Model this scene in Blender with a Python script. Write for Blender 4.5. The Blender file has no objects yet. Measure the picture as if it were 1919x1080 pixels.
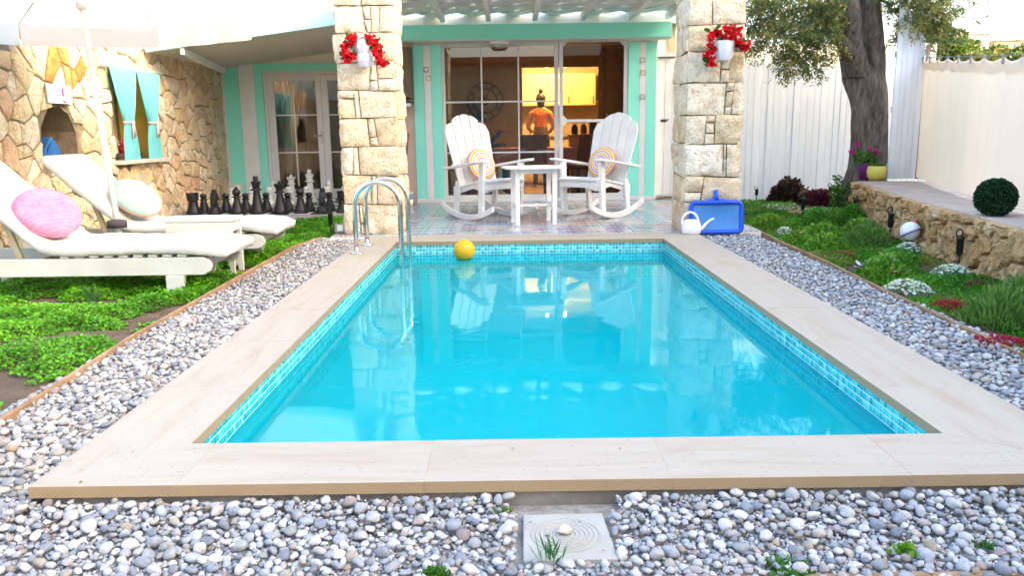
import bpy, math, random
import numpy as np
from mathutils import Vector, Matrix, noise as mnoise

# ------------------------------------------------------------------ camera, sky, sun, exposure
SC = bpy.context.scene
COL = SC.collection
PI = math.pi
random.seed(7)
rng = np.random.default_rng(7)

cam_data = bpy.data.cameras.new("camera")
cam = bpy.data.objects.new("camera", cam_data)
COL.objects.link(cam)
SC.camera = cam
cam_data.sensor_fit = 'HORIZONTAL'
cam_data.sensor_width = 36.0
cam_data.lens = 36.0 * 1520.0 / 1919.0
cam_data.clip_start = 0.05
cam_data.clip_end = 2000.0
_p, _y, _r = math.radians(10.971), math.radians(0.022), math.radians(-0.771)
_f = Vector((math.sin(_y) * math.cos(_p), math.cos(_y) * math.cos(_p), -math.sin(_p)))
_rt = Vector((math.cos(_y), -math.sin(_y), 0))
_up = _rt.cross(_f)
_R = math.cos(_r) * _rt + math.sin(_r) * _up
_U = -math.sin(_r) * _rt + math.cos(_r) * _up
cam.matrix_world = Matrix(((_R.x, _U.x, -_f.x, 0), (_R.y, _U.y, -_f.y, 0), (_R.z, _U.z, -_f.z, 1.0), (0, 0, 0, 1)))

SUN_EL = math.radians(14)
SUN_AZ = math.radians(108)      # compass bearing of the sun, from +Y clockwise: right and a little behind the viewer
world = bpy.data.worlds.new("World")
SC.world = world
world.use_nodes = True
_nt = world.node_tree
_nt.nodes.clear()
_sky = _nt.nodes.new("ShaderNodeTexSky")
_sky.sky_type = 'NISHITA'
_sky.sun_disc = False
_sky.sun_elevation = SUN_EL
_sky.sun_rotation = SUN_AZ
_sky.air_density = 0.75
_sky.dust_density = 6.0
_sky.ozone_density = 0.3
_bg = _nt.nodes.new("ShaderNodeBackground")
_bg.inputs['Strength'].default_value = 0.15
_wo = _nt.nodes.new("ShaderNodeOutputWorld")
_nt.links.new(_sky.outputs[0], _bg.inputs[0])
_nt.links.new(_bg.outputs[0], _wo.inputs[0])

sun_data = bpy.data.lights.new("sun", 'SUN')
sun_data.energy = 2.0
sun_data.angle = math.radians(0.6)
sun_data.color = (1.0, 0.70, 0.38)
sun = bpy.data.objects.new("sun", sun_data)
COL.objects.link(sun)
_sd = Vector((math.sin(SUN_AZ) * math.cos(SUN_EL), math.cos(SUN_AZ) * math.cos(SUN_EL), math.sin(SUN_EL)))
sun.rotation_euler = _sd.to_track_quat('Z', 'Y').to_euler()
sun.location = _sd * 60

vs = SC.view_settings
vs.view_transform = 'Standard'
vs.look = 'None'
vs.gamma = 1.0
vs.use_curve_mapping = False
vs.exposure = 3.48
cy = SC.cycles
cy.max_bounces = 10
cy.diffuse_bounces = 5
cy.glossy_bounces = 4
cy.transmission_bounces = 6
cy.transparent_max_bounces = 24
cy.caustics_reflective = False
cy.caustics_refractive = False
cy.sample_clamp_indirect = 6.0
try:
    cy.use_denoising = True
except Exception:
    pass

# ------------------------------------------------------------------ helpers
def set_props(o, label=None, cat=None, group=None, kind=None):
    if label: o["label"] = label
    if cat: o["category"] = cat
    if group: o["group"] = group
    if kind: o["kind"] = kind
    return o

def thing(name, label, cat, loc=(0, 0, 0), rz=0.0, group=None):
    o = bpy.data.objects.new(name, None)
    o.empty_display_size = 0.1
    COL.objects.link(o)
    o.location = loc
    o.rotation_euler = (0, 0, rz)
    return set_props(o, label, cat, group)

def link(name, me, mat=None, parent=None, loc=None, rot=None, scale=None):
    o = bpy.data.objects.new(name, me)
    COL.objects.link(o)
    if mat is not None and len(me.materials) == 0:
        me.materials.append(mat)
    if parent is not None: o.parent = parent
    if loc is not None: o.location = loc
    if rot is not None: o.rotation_euler = rot
    if scale is not None: o.scale = scale
    return o

def copy_tree(o, parent=None):
    c = o.copy()
    COL.objects.link(c)
    c.parent = parent
    for ch in list(o.children):
        copy_tree(ch, c)
    return c

def rotm(rx=0, ry=0, rz=0):
    from mathutils import Euler
    return Euler((rx, ry, rz)).to_matrix()

class MB:
    """collects polygons; build() makes ONE mesh object"""
    def __init__(s):
        s.v = []; s.f = []; s.c = []
    def add(s, vs_, fs, col=None):
        b = len(s.v)
        s.v.extend([tuple(p) for p in vs_])
        for f in fs:
            s.f.append([i + b for i in f]); s.c.append(col)
        return s
    def box(s, c, d, rot=None, col=None, taper=1.0):
        hx, hy, hz = d[0] / 2, d[1] / 2, d[2] / 2
        P = []
        for z in (-hz, hz):
            k = taper if z > 0 else 1.0
            for x, y in ((-hx, -hy), (hx, -hy), (hx, hy), (-hx, hy)):
                p = Vector((x * k, y * k, z))
                if rot is not None: p = rot @ p
                P.append(p + Vector(c))
        return s.add(P, [[3, 2, 1, 0], [4, 5, 6, 7], [0, 1, 5, 4], [1, 2, 6, 5], [2, 3, 7, 6], [3, 0, 4, 7]], col)
    def b2(s, a, b, col=None):
        return s.box([(a[i] + b[i]) / 2 for i in range(3)], [abs(b[i] - a[i]) for i in range(3)], None, col)
    def bar(s, a, b, w, t, up=(0, 0, 1), col=None, w2=None, t2=None):
        a = Vector(a); b = Vector(b); d = (b - a).normalized(); u = Vector(up)
        if abs(d.dot(u)) > 0.98: u = Vector((0, 1, 0))
        sd = d.cross(u).normalized(); u = sd.cross(d).normalized()
        w2 = w if w2 is None else w2; t2 = t if t2 is None else t2
        P = []
        for p, ww, tt in ((a, w, t), (b, w2, t2)):
            for x, y in ((-1, -1), (1, -1), (1, 1), (-1, 1)):
                P.append(p + sd * (x * ww / 2) + u * (y * tt / 2))
        return s.add(P, [[3, 2, 1, 0], [4, 5, 6, 7], [0, 1, 5, 4], [1, 2, 6, 5], [2, 3, 7, 6], [3, 0, 4, 7]], col)
    def tube(s, pts, r, n=8, col=None, closed=False, caps=True):
        pts = [Vector(p) for p in pts]; m = len(pts)
        if not isinstance(r, (list, tuple)): r = [r] * m
        d0 = (pts[1] - pts[0]).normalized()
        u = Vector((0, 0, 1)) if abs(d0.z) < 0.9 else Vector((1, 0, 0))
        x = d0.cross(u).normalized(); P = []
        for i in range(m):
            if closed: d = (pts[(i + 1) % m] - pts[i - 1]).normalized()
            elif i == 0: d = d0
            elif i == m - 1: d = (pts[i] - pts[i - 1]).normalized()
            else: d = (pts[i + 1] - pts[i - 1]).normalized()
            x = (x - d * x.dot(d)).normalized(); y = d.cross(x)
            for k in range(n):
                a = 2 * PI * k / n
                P.append(pts[i] + (x * math.cos(a) + y * math.sin(a)) * r[i])
        F = []
        for i in range(m if closed else m - 1):
            j = (i + 1) % m
            for k in range(n):
                k2 = (k + 1) % n
                F.append([i * n + k, i * n + k2, j * n + k2, j * n + k])
        if caps and not closed:
            F.append([k for k in range(n)][::-1]); F.append([(m - 1) * n + k for k in range(n)])
        return s.add(P, F, col)
    def lathe(s, prof, n=24, c=(0, 0, 0), col=None, rot=None, sx=1.0, sy=1.0):
        P = []; m = len(prof)
        for r, z in prof:
            for k in range(n):
                a = 2 * PI * k / n
                p = Vector((r * math.cos(a) * sx, r * math.sin(a) * sy, z))
                if rot is not None: p = rot @ p
                P.append(p + Vector(c))
        F = []
        for i in range(m - 1):
            for k in range(n):
                k2 = (k + 1) % n
                F.append([i * n + k, i * n + k2, (i + 1) * n + k2, (i + 1) * n + k])
        if prof[0][0] > 1e-5: F.append([k for k in range(n)][::-1])
        if prof[-1][0] > 1e-5: F.append([(m - 1) * n + k for k in range(n)])
        return s.add(P, F, col)
    def prism(s, poly, vec, col=None):
        v = Vector(vec); n = len(poly)
        P = [Vector(p) for p in poly] + [Vector(p) + v for p in poly]
        F = [list(range(n))[::-1], list(range(n, 2 * n))]
        for i in range(n):
            j = (i + 1) % n
            F.append([i, j, n + j, n + i])
        return s.add(P, F, col)
    def ell(s, c, r, seg=16, rings=10, rot=None, col=None):
        prof = [(max(math.sin(PI * i / rings), 1e-6), -math.cos(PI * i / rings)) for i in range(rings + 1)]
        b = len(s.v)
        s.lathe(prof, seg, (0, 0, 0), col)
        for i in range(b, len(s.v)):
            p = Vector((s.v[i][0] * r[0], s.v[i][1] * r[1], s.v[i][2] * r[2]))
            if rot is not None: p = rot @ p
            s.v[i] = tuple(p + Vector(c))
        return s
    def mesh(s, name, off=None):
        me = bpy.data.meshes.new(name)
        V = s.v
        if off is not None:
            V = [(a - off[0], b - off[1], c - off[2]) for a, b, c in V]
        me.from_pydata(V, [], s.f)
        if any(c is not None for c in s.c):
            at = me.attributes.new("Col", 'FLOAT_COLOR', 'FACE')
            arr = np.array([(*(c if c is not None else (1, 1, 1)), 1.0) for c in s.c], dtype=np.float32).ravel()
            at.data.foreach_set("color", arr)
        return me
    def build(s, name, mat, parent=None, smooth=False, bevel=0.0, world=False, loc=None, kind=None, fix=True, seg=2):
        off = None
        if world and parent is not None: off = tuple(parent.location)
        elif loc is not None and world: off = loc
        me = s.mesh(name, off)
        if fix:
            import bmesh
            bm = bmesh.new(); bm.from_mesh(me)
            bmesh.ops.remove_doubles(bm, verts=bm.verts, dist=1e-5)
            bmesh.ops.recalc_face_normals(bm, faces=bm.faces)
            bm.to_mesh(me); bm.free()
        if smooth: smooth_mesh(me)
        o = link(name, me, mat, parent, loc)
        if bevel:
            m = o.modifiers.new("bevel", 'BEVEL'); m.width = bevel; m.segments = seg; m.limit_method = 'ANGLE'; m.angle_limit = math.radians(35)
            m.use_clamp_overlap = True
        if kind: o["kind"] = kind
        return o

def smooth_mesh(me, angle=None):
    me.polygons.foreach_set("use_smooth", [True] * len(me.polygons))
    if angle:
        try: me.set_sharp_from_angle(angle=math.radians(angle))
        except Exception: pass

def fast_mesh(name, V, F, cols=None, smooth=False):
    """V (n,3), F (m,k) uniform polygons, cols (m,3) per face"""
    V = np.asarray(V, dtype=np.float32); F = np.asarray(F, dtype=np.int32)
    me = bpy.data.meshes.new(name)
    me.vertices.add(len(V)); me.vertices.foreach_set("co", V.ravel())
    m, k = F.shape
    me.loops.add(m * k); me.loops.foreach_set("vertex_index", F.ravel())
    me.polygons.add(m)
    me.polygons.foreach_set("loop_start", np.arange(m, dtype=np.int32) * k)
    try: me.polygons.foreach_set("loop_total", np.full(m, k, dtype=np.int32))
    except Exception: pass
    me.update(calc_edges=True)
    if cols is not None:
        at = me.attributes.new("Col", 'FLOAT_COLOR', 'FACE')
        c = np.ones((m, 4), dtype=np.float32); c[:, :3] = cols
        at.data.foreach_set("color", c.ravel())
    if smooth: me.polygons.foreach_set("use_smooth", np.ones(m, dtype=bool))
    return me

# ------------------------------------------------------------------ materials
MATS = {}
class NT:
    def __init__(s, name):
        s.m = bpy.data.materials.new(name); s.m.use_nodes = True
        s.t = s.m.node_tree; s.t.nodes.clear()
        s.out = s.n("ShaderNodeOutputMaterial")
    def n(s, typ, **kw):
        nd = s.t.nodes.new(typ)
        for k, v in kw.items():
            if k in nd.inputs.keys() if hasattr(nd.inputs, 'keys') else False: nd.inputs[k].default_value = v
            else: setattr(nd, k, v)
        return nd
    def l(s, a, b): s.t.links.new(a, b)
    def mix(s, fac, a, b, blend='MIX'):
        nd = s.t.nodes.new("ShaderNodeMix"); nd.data_type = 'RGBA'; nd.blend_type = blend
        for sock, v in ((nd.inputs[0], fac), (nd.inputs[6], a), (nd.inputs[7], b)):
            if hasattr(v, 'is_linked') or hasattr(v, 'links'): s.l(v, sock)
            elif isinstance(v, (int, float)): sock.default_value = v if sock == nd.inputs[0] else (v, v, v, 1)
            else: sock.default_value = (*v[:3], 1)
        return nd.outputs[2]
    def math(s, op, a, b=None, clamp=False):
        nd = s.t.nodes.new("ShaderNodeMath"); nd.operation = op; nd.use_clamp = clamp
        for i, v in enumerate((a, b)):
            if v is None: continue
            if isinstance(v, (int, float)): nd.inputs[i].default_value = v
            else: s.l(v, nd.inputs[i])
        return nd.outputs[0]
    def ramp(s, fac, stops, interp='LINEAR'):
        nd = s.t.nodes.new("ShaderNodeValToRGB"); cr = nd.color_ramp; cr.interpolation = interp
        while len(cr.elements) < len(stops): cr.elements.new(0.5)
        for e, (p, c) in zip(cr.elements, stops): e.position = p; e.color = (*c, 1)
        s.l(fac, nd.inputs[0]); return nd.outputs[0]
    def coord(s, which='Object', scale=(1, 1, 1), rot=(0, 0, 0)):
        tc = s.t.nodes.new("ShaderNodeTexCoord"); mp = s.t.nodes.new("ShaderNodeMapping")
        mp.inputs['Scale'].default_value = scale; mp.inputs['Rotation'].default_value = rot
        s.l(tc.outputs[which], mp.inputs[0]); return mp.outputs[0]
    def noise(s, vec, scale=5, detail=4, rough=0.55, dist=0.0):
        nd = s.t.nodes.new("ShaderNodeTexNoise"); nd.inputs['Scale'].default_value = scale
        nd.inputs['Detail'].default_value = detail; nd.inputs['Roughness'].default_value = rough; nd.inputs['Distortion'].default_value = dist
        s.l(vec, nd.inputs['Vector']); return nd.outputs['Fac'] if 'Fac' in nd.outputs else nd.outputs[0]
    def bump(s, h, strength=0.3, dist=0.01):
        nd = s.t.nodes.new("ShaderNodeBump"); nd.inputs['Strength'].default_value = strength; nd.inputs['Distance'].default_value = dist
        s.l(h, nd.inputs['Height']); return nd.outputs[0]
    def bsdf(s, color, rough=0.6, metal=0.0, normal=None, spec=0.5, sss=None):
        nd = s.t.nodes.new("ShaderNodeBsdfPrincipled")
        if isinstance(color, (tuple, list)): nd.inputs['Base Color'].default_value = (*color[:3], 1)
        else: s.l(color, nd.inputs['Base Color'])
        if isinstance(rough, (int, float)): nd.inputs['Roughness'].default_value = rough
        else: s.l(rough, nd.inputs['Roughness'])
        nd.inputs['Metallic'].default_value = metal
        nd.inputs['Specular IOR Level'].default_value = spec
        if normal is not None: s.l(normal, nd.inputs['Normal'])
        return nd.outputs[0]
    def end(s, sh):
        s.l(sh, s.out.inputs[0]); return s.m

def plain(name, c1, c2=None, scale=6, rough=0.55, bump=0.15, bdist=0.004, rnd=0.0, spec=0.4, metal=0.0, coord='Object', stretch=(1, 1, 1), bscale=None, detail=5):
    """painted / worn surface: two-tone noise, fine relief, slight per-object value change"""
    if name in MATS: return MATS[name]
    N = NT(name); v = N.coord(coord, stretch)
    c2 = c2 or tuple(x * 0.86 for x in c1)
    f = N.noise(v, scale, detail)
    col = N.mix(N.ramp(f, [(0.35, (0, 0, 0)), (0.7, (1, 1, 1))]), c1, c2)
    if rnd:
        oi = N.n("ShaderNodeObjectInfo")
        k = N.math('MULTIPLY_ADD', oi.outputs['Random'], rnd)
        k.node.inputs[2].default_value = 1.0 - rnd / 2
        h = N.n("ShaderNodeHueSaturation"); N.l(col, h.inputs['Color']); N.l(k, h.inputs['Value']); col = h.outputs[0]
    nb = N.bump(N.noise(v, bscale or scale * 8, 4), bump, bdist) if bump else None
    MATS[name] = N.end(N.bsdf(col, rough, metal, nb, spec)); return MATS[name]

def leafmat(name, tint=(1, 1, 1), trans=0.35, rough=0.5):
    """foliage: per-face colour attribute, light passes through the blade"""
    if name in MATS: return MATS[name]
    N = NT(name); a = N.n("ShaderNodeAttribute", attribute_name="Col")
    col = N.mix(1.0, a.outputs['Color'], tint, 'MULTIPLY')
    p = N.bsdf(col, rough, 0, None, 0.35)
    t = N.n("ShaderNodeBsdfTranslucent"); N.l(N.mix(1.0, col, (1.15, 1.25, 0.6), 'MULTIPLY'), t.inputs[0])
    mx = N.n("ShaderNodeMixShader"); mx.inputs[0].default_value = trans; N.l(p, mx.inputs[1]); N.l(t.outputs[0], mx.inputs[2])
    MATS[name] = N.end(mx.outputs[0]); return MATS[name]

def attrmat(name, rough=0.6, bump=0.2, bscale=60, bdist=0.003, spec=0.4, vary=0.25, vscale=25, coord='Object'):
    if name in MATS: return MATS[name]
    N = NT(name); a = N.n("ShaderNodeAttribute", attribute_name="Col"); v = N.coord(coord)
    f = N.noise(v, vscale, 4)
    col = N.mix(1.0, a.outputs['Color'], N.ramp(f, [(0.3, (1 - vary,) * 3), (0.7, (1 + vary * .4,) * 3)]), 'MULTIPLY')
    MATS[name] = N.end(N.bsdf(col, rough, 0, N.bump(N.noise(v, bscale, 3), bump, bdist) if bump else None, spec)); return MATS[name]

def stonemat(name, stops, scale=7, bump=0.6, spot=None, offset_world=True):
    """rubble / ashlar: each stone takes its own tone, blotches, pits and veins on it"""
    if name in MATS: return MATS[name]
    N = NT(name); v = N.coord('Object'); oi = N.n("ShaderNodeObjectInfo")
    ad = N.n("ShaderNodeVectorMath", operation='ADD'); N.l(v, ad.inputs[0])
    cb = N.n("ShaderNodeCombineXYZ"); r10 = N.math('MULTIPLY', oi.outputs['Random'], 37.0)
    for i in range(3): N.l(r10, cb.inputs[i])
    N.l(cb.outputs[0], ad.inputs[1]); v = ad.outputs[0]
    base = N.ramp(oi.outputs['Random'], stops)
    f1 = N.noise(v, scale, 6, 0.6); f2 = N.noise(v, scale * 5, 5, 0.65); f3 = N.noise(v, scale * 2.2, 4, 0.6, 1.2)
    col = N.mix(1.0, base, N.ramp(f1, [(0.3, (0.72, 0.66, 0.56)), (0.52, (1, 1, 1)), (0.75, (1.12, 1.1, 1.06))]), 'MULTIPLY')
    col = N.mix(N.ramp(f3, [(0.52, (0, 0, 0)), (0.68, (0.6, 0.6, 0.6))]), col, (0.50, 0.30, 0.14))
    col = N.mix(N.ramp(f2, [(0.57, (0, 0, 0)), (0.70, (0.6, 0.6, 0.6))]), col, (0.20, 0.14, 0.09))
    col = N.mix(N.ramp(f2, [(0.26, (0.6, 0.6, 0.6)), (0.38, (0, 0, 0))]), col, (0.62, 0.57, 0.47))
    h = N.math('ADD', N.math('MULTIPLY', f1, 1.5), N.math('ADD', f2, N.math('MULTIPLY', f3, 0.8)))
    MATS[name] = N.end(N.bsdf(col, 0.85, 0, N.bump(h, bump, 0.02), 0.2)); return MATS[name]

# palette
M_TEAL = plain('turquoise_paint', (0.28, 0.87, 0.71), (0.31, 0.88, 0.73), 3, 0.5, 0.15, rnd=0.06)
M_TEALD = M_TEAL
M_WHITE = plain('white_paint', (0.83, 0.83, 0.81), (0.77, 0.76, 0.73), 4, 0.5, 0.12, rnd=0.04)
M_WOODW = plain('white_painted_wood', (0.82, 0.81, 0.78), (0.74, 0.72, 0.68), 7, 0.5, 0.35, rnd=0.06, stretch=(1, 1, 1))
M_PVC = plain('white_window_profile', (0.72, 0.70, 0.70), (0.68, 0.66, 0.66), 2, 0.35, 0.0)
M_CREAM = plain('cream_plaster', (0.80, 0.76, 0.69), (0.74, 0.69, 0.61), 3, 0.8, 0.3, bdist=0.003)
M_SOFFIT = plain('soffit_boards', (0.74, 0.67, 0.57), (0.67, 0.60, 0.50), 2, 0.7, 0.2, stretch=(1, 6, 1))
M_PINKW = plain('pink_plaster', (0.68, 0.50, 0.40), (0.60, 0.43, 0.34), 2.5, 0.8, 0.3)
M_CONC = plain('concrete', (0.36, 0.33, 0.28), (0.22, 0.19, 0.15), 5, 0.9, 0.7, bdist=0.008)
M_BLACK = plain('black_plastic', (0.012, 0.012, 0.014), (0.02, 0.02, 0.022), 8, 0.42, 0.08)
M_CHROME = plain('polished_steel', (0.72, 0.72, 0.70), (0.62, 0.62, 0.60), 3, 0.12, 0.0, metal=1.0)
M_WPLAST = plain('white_plastic', (0.80, 0.80, 0.80), (0.74, 0.74, 0.74), 3, 0.35, 0.0)
M_BLUEP = plain('blue_plastic', (0.01, 0.09, 0.62), (0.01, 0.07, 0.52), 4, 0.35, 0.0)
M_WOOD = plain('weathered_wood', (0.36, 0.22, 0.12), (0.22, 0.13, 0.07), 6, 0.75, 0.4, stretch=(1, 1, 1), rnd=0.2)
M_SOIL = plain('soil', (0.085, 0.055, 0.035), (0.16, 0.11, 0.07), 5, 0.95, 0.9, bdist=0.02, bscale=60)
# ------------------------------------------------------------------ ground, pool
PX0, PX1, PY0, PY1 = -1.075, 1.429, 2.522, 7.497      # inner edge of the coping
OX0, OX1, OY0, OY1 = -1.416, 1.812, 2.210, 7.94        # outer edge
def struct(o): o["kind"] = "structure"; return o

def ground():
    N = NT('dry_ground'); v = N.coord('Object')
    f = N.noise(v, 0.08, 6); f2 = N.noise(v, 3, 5)
    c = N.mix(N.ramp(f, [(0.4, (0, 0, 0)), (0.6, (1, 1, 1))]), (0.16, 0.12, 0.07), (0.07, 0.10, 0.03))
    c = N.mix(N.ramp(f2, [(0.3, (0, 0, 0)), (0.8, (0.6, 0.6, 0.6))]), c, (0.22, 0.18, 0.12))
    m = N.end(N.bsdf(c, 0.95, 0, N.bump(f2, 0.6, 0.03), 0.2))
    a, b = 0.12, 900
    z = -0.13
    mb = MB()
    V = [(-b, -b, z), (b, -b, z), (b, b, z), (-b, b, z), (PX0 - a, PY0 - a, z), (PX1 + a, PY0 - a, z), (PX1 + a, PY1 + a, z), (PX0 - a, PY1 + a, z)]
    mb.add(V, [[0, 1, 5, 4], [1, 2, 6, 5], [2, 3, 7, 6], [3, 0, 4, 7]])
    struct(mb.build('ground', m))
ground()

def pool():
    depth = -0.90
    # shell: inside skin of mosaic, outer concrete rim
    N = NT('pool_mosaic_deep'); v = N.coord('Object')
    br = N.n("ShaderNodeTexBrick"); br.offset = 0.0; br.squash = 1.0
    br.inputs['Scale'].default_value = 1.0; br.inputs['Brick Width'].default_value = 0.0305; br.inputs['Row Height'].default_value = 0.0305
    br.inputs['Mortar Size'].default_value = 0.0022; br.inputs['Bias'].default_value = 0.0
    br.inputs['Color1'].default_value = (0.03, 0.70, 0.82, 1); br.inputs['Color2'].default_value = (0.05, 0.78, 0.86, 1); br.inputs['Mortar'].default_value = (0.10, 0.78, 0.86, 1)
    N.l(v, br.inputs['Vector'])
    m = N.end(N.bsdf(br.outputs[0], 0.25, 0, None, 0.5))
    mb = MB(); z1 = -0.034
    mb.add([(PX0, PY0, depth), (PX1, PY0, depth), (PX1, PY1, depth), (PX0, PY1, depth)], [[0, 1, 2, 3]])
    base = struct(mb.build('pool_floor', m, fix=False))
    w = 0.0
    mw = MB()
    c = [(PX0, PY0), (PX1, PY0), (PX1, PY1), (PX0, PY1)]
    # wall brick mapping needs (along, up): one mesh per wall turned by its object rotation
    for i in range(4):
        a, b = c[i], c[(i + 1) % 4]
        L = math.dist(a, b); ang = math.atan2(b[1] - a[1], b[0] - a[0])
        q = MB().add([(0, depth, 0), (L, depth, 0), (L, z1, 0), (0, z1, 0)], [[0, 1, 2, 3]])
        o = q.build('pool_wall', m, fix=False, loc=(a[0], a[1], 0))
        o.rotation_euler = (PI / 2, 0, ang); struct(o)
    # waterline mosaic: real tiles standing proud of the grout
    V, F, C = [], [], []
    pitch, g, pr = 0.0305, 0.0036, 0.0022
    rows = 11
    pal = np.array([(0.03, 0.46, 0.50), (0.05, 0.55, 0.58), (0.08, 0.62, 0.64), (0.02, 0.40, 0.47), (0.16, 0.68, 0.68)])
    gb = MB()
    for i in range(4):
        a_, b_ = Vector((*c[i], 0)), Vector((*c[(i + 1) % 4], 0)); n_ = Vector((-(b_ - a_).y, (b_ - a_).x, 0)).normalized() * .0003
        gb.add([a_ + n_ + Vector((0, 0, z1 - rows * pitch)), b_ + n_ + Vector((0, 0, z1 - rows * pitch)), b_ + n_ + Vector((0, 0, z1)), a_ + n_ + Vector((0, 0, z1))], [[0, 1, 2, 3]])
    gb.build('grout', plain('pale_grout', (.62, .80, .78), (.50, .70, .70), 20, .8, .2), base, fix=False)
    for i in range(4):
        a, b = Vector((*c[i], 0)), Vector((*c[(i + 1) % 4], 0))
        L = (b - a).length; d = (b - a) / L; nrm = Vector((-d.y, d.x, 0))
        for k in range(int(L / pitch)):
            for r in range(rows):
                s0 = k * pitch + g / 2; s1 = s0 + pitch - g
                t1 = z1 - r * pitch - g / 2; t0 = t1 - pitch + g
                bse = len(V); e = 0.0025
                for (s_, t_, p_) in ((s0, t0, 0), (s1, t0, 0), (s1, t1, 0), (s0, t1, 0), (s0 + e, t0 + e, pr), (s1 - e, t0 + e, pr), (s1 - e, t1 - e, pr), (s0 + e, t1 - e, pr)):
                    p = a + d * s_ + nrm * (p_ + 0.0005); V.append((p.x, p.y, t_))
                F += [[bse + 4, bse + 5, bse + 6, bse + 7], [bse, bse + 1, bse + 5, bse + 4], [bse + 1, bse + 2, bse + 6, bse + 5], [bse + 2, bse + 3, bse + 7, bse + 6], [bse + 3, bse, bse + 4, bse + 7]]
                cc = pal[rng.integers(0, 5)] * rng.uniform(0.85, 1.15)
                C += [cc] * 5
    me = fast_mesh('mosaic_tiles', np.array(V), np.array(F), np.clip(np.array(C), 0, 1))
    o = link('mosaic_tiles', me, attrmat('glass_mosaic', 0.18, 0, spec=0.6, vary=0.1), base); o["kind"] = "stuff"
    # grout-coloured skin behind the tiles is the wall itself; concrete shell below the coping
    mb = MB()
    t = 0.26; zt, zb = -0.0365, -0.30
    for (x0, x1, y0, y1) in ((OX0 + .03, OX1 - .03, OY0 + .03, PY0 - .001), (OX0 + .03, OX1 - .03, PY1 + .001, OY1 - .01), (OX0 + .03, PX0 - .001, PY0, PY1), (PX1 + .001, OX1 - .03, PY0, PY1)):
        mb.b2((x0, y0, zb), (x1, y1, zt))
    struct(mb.build('pool_shell', M_CONC))
    # main drain and pool light ring
    lt = thing('pool_light', 'round pale underwater pool light on the right pool wall', 'pool light', (PX1 - 0.004, 4.9, -0.36))
    q = MB(); q.lathe([(0.001, 0.0), (0.075, 0.0), (0.095, -0.018), (0.10, -0.018), (0.10, -0.035)], 28, rot=rotm(0, -PI / 2, 0))
    q.build('light_ring', plain('pool_light_ring', (0.55, 0.75, 0.78), None, 3, 0.3, 0), lt, True)
    q = MB(); q.lathe([(0.0001, 0.022), (0.045, 0.016), (0.07, 0.003)], 24, rot=rotm(0, -PI / 2, 0))
    q.build('lens', plain('pool_light_lens', (0.45, 0.75, 0.80), None, 3, 0.15, 0), lt, True)
    # water sheet
    N = NT('pool_water'); v = N.coord('Object')
    n1 = N.noise(v, 1.6, 2, 0.5, 0.4); n2 = N.noise(v, 9.0, 2, 0.5, 0.6)
    mk = N.ramp(N.noise(v, 0.9, 2), [(0.42, (0.12, 0.12, 0.12)), (0.62, (1, 1, 1))])
    h = N.math('ADD', N.math('MULTIPLY', n1, 0.9), N.math('MULTIPLY', N.math('MULTIPLY', n2, mk), 0.22))
    bp = N.bump(h, 0.17, 0.02)
    gl = N.n("ShaderNodeBsdfGlossy"); gl.inputs['Roughness'].default_value = 0.03; gl.inputs[0].default_value = (0.60, 0.93, 1.0, 1); N.l(bp, gl.inputs['Normal'])
    tr = N.n("ShaderNodeBsdfTransparent"); tr.inputs[0].default_value = (0.25, 0.95, 0.985, 1)
    fr = N.n("ShaderNodeFresnel"); fr.inputs['IOR'].default_value = 1.29; N.l(bp, fr.inputs['Normal'])
    df = N.n("ShaderNodeBsdfDiffuse"); df.inputs[0].default_value = (0.002, 0.49, 0.55, 1)      # suspended chalk makes the water a little milky
    m0 = N.n("ShaderNodeMixShader"); m0.inputs[0].default_value = 0.50; N.l(tr.outputs[0], m0.inputs[1]); N.l(df.outputs[0], m0.inputs[2])
    mx = N.n("ShaderNodeMixShader"); N.l(fr.outputs[0], mx.inputs[0]); N.l(m0.outputs[0], mx.inputs[1]); N.l(gl.outputs[0], mx.inputs[2])
    m = N.end(mx.outputs[0])
    q = MB().add([(PX0, PY0, -0.127), (PX1, PY0, -0.127), (PX1, PY1, -0.127), (PX0, PY1, -0.127)], [[0, 1, 2, 3]])
    struct(q.build('water', m, fix=False))
pool()

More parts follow.
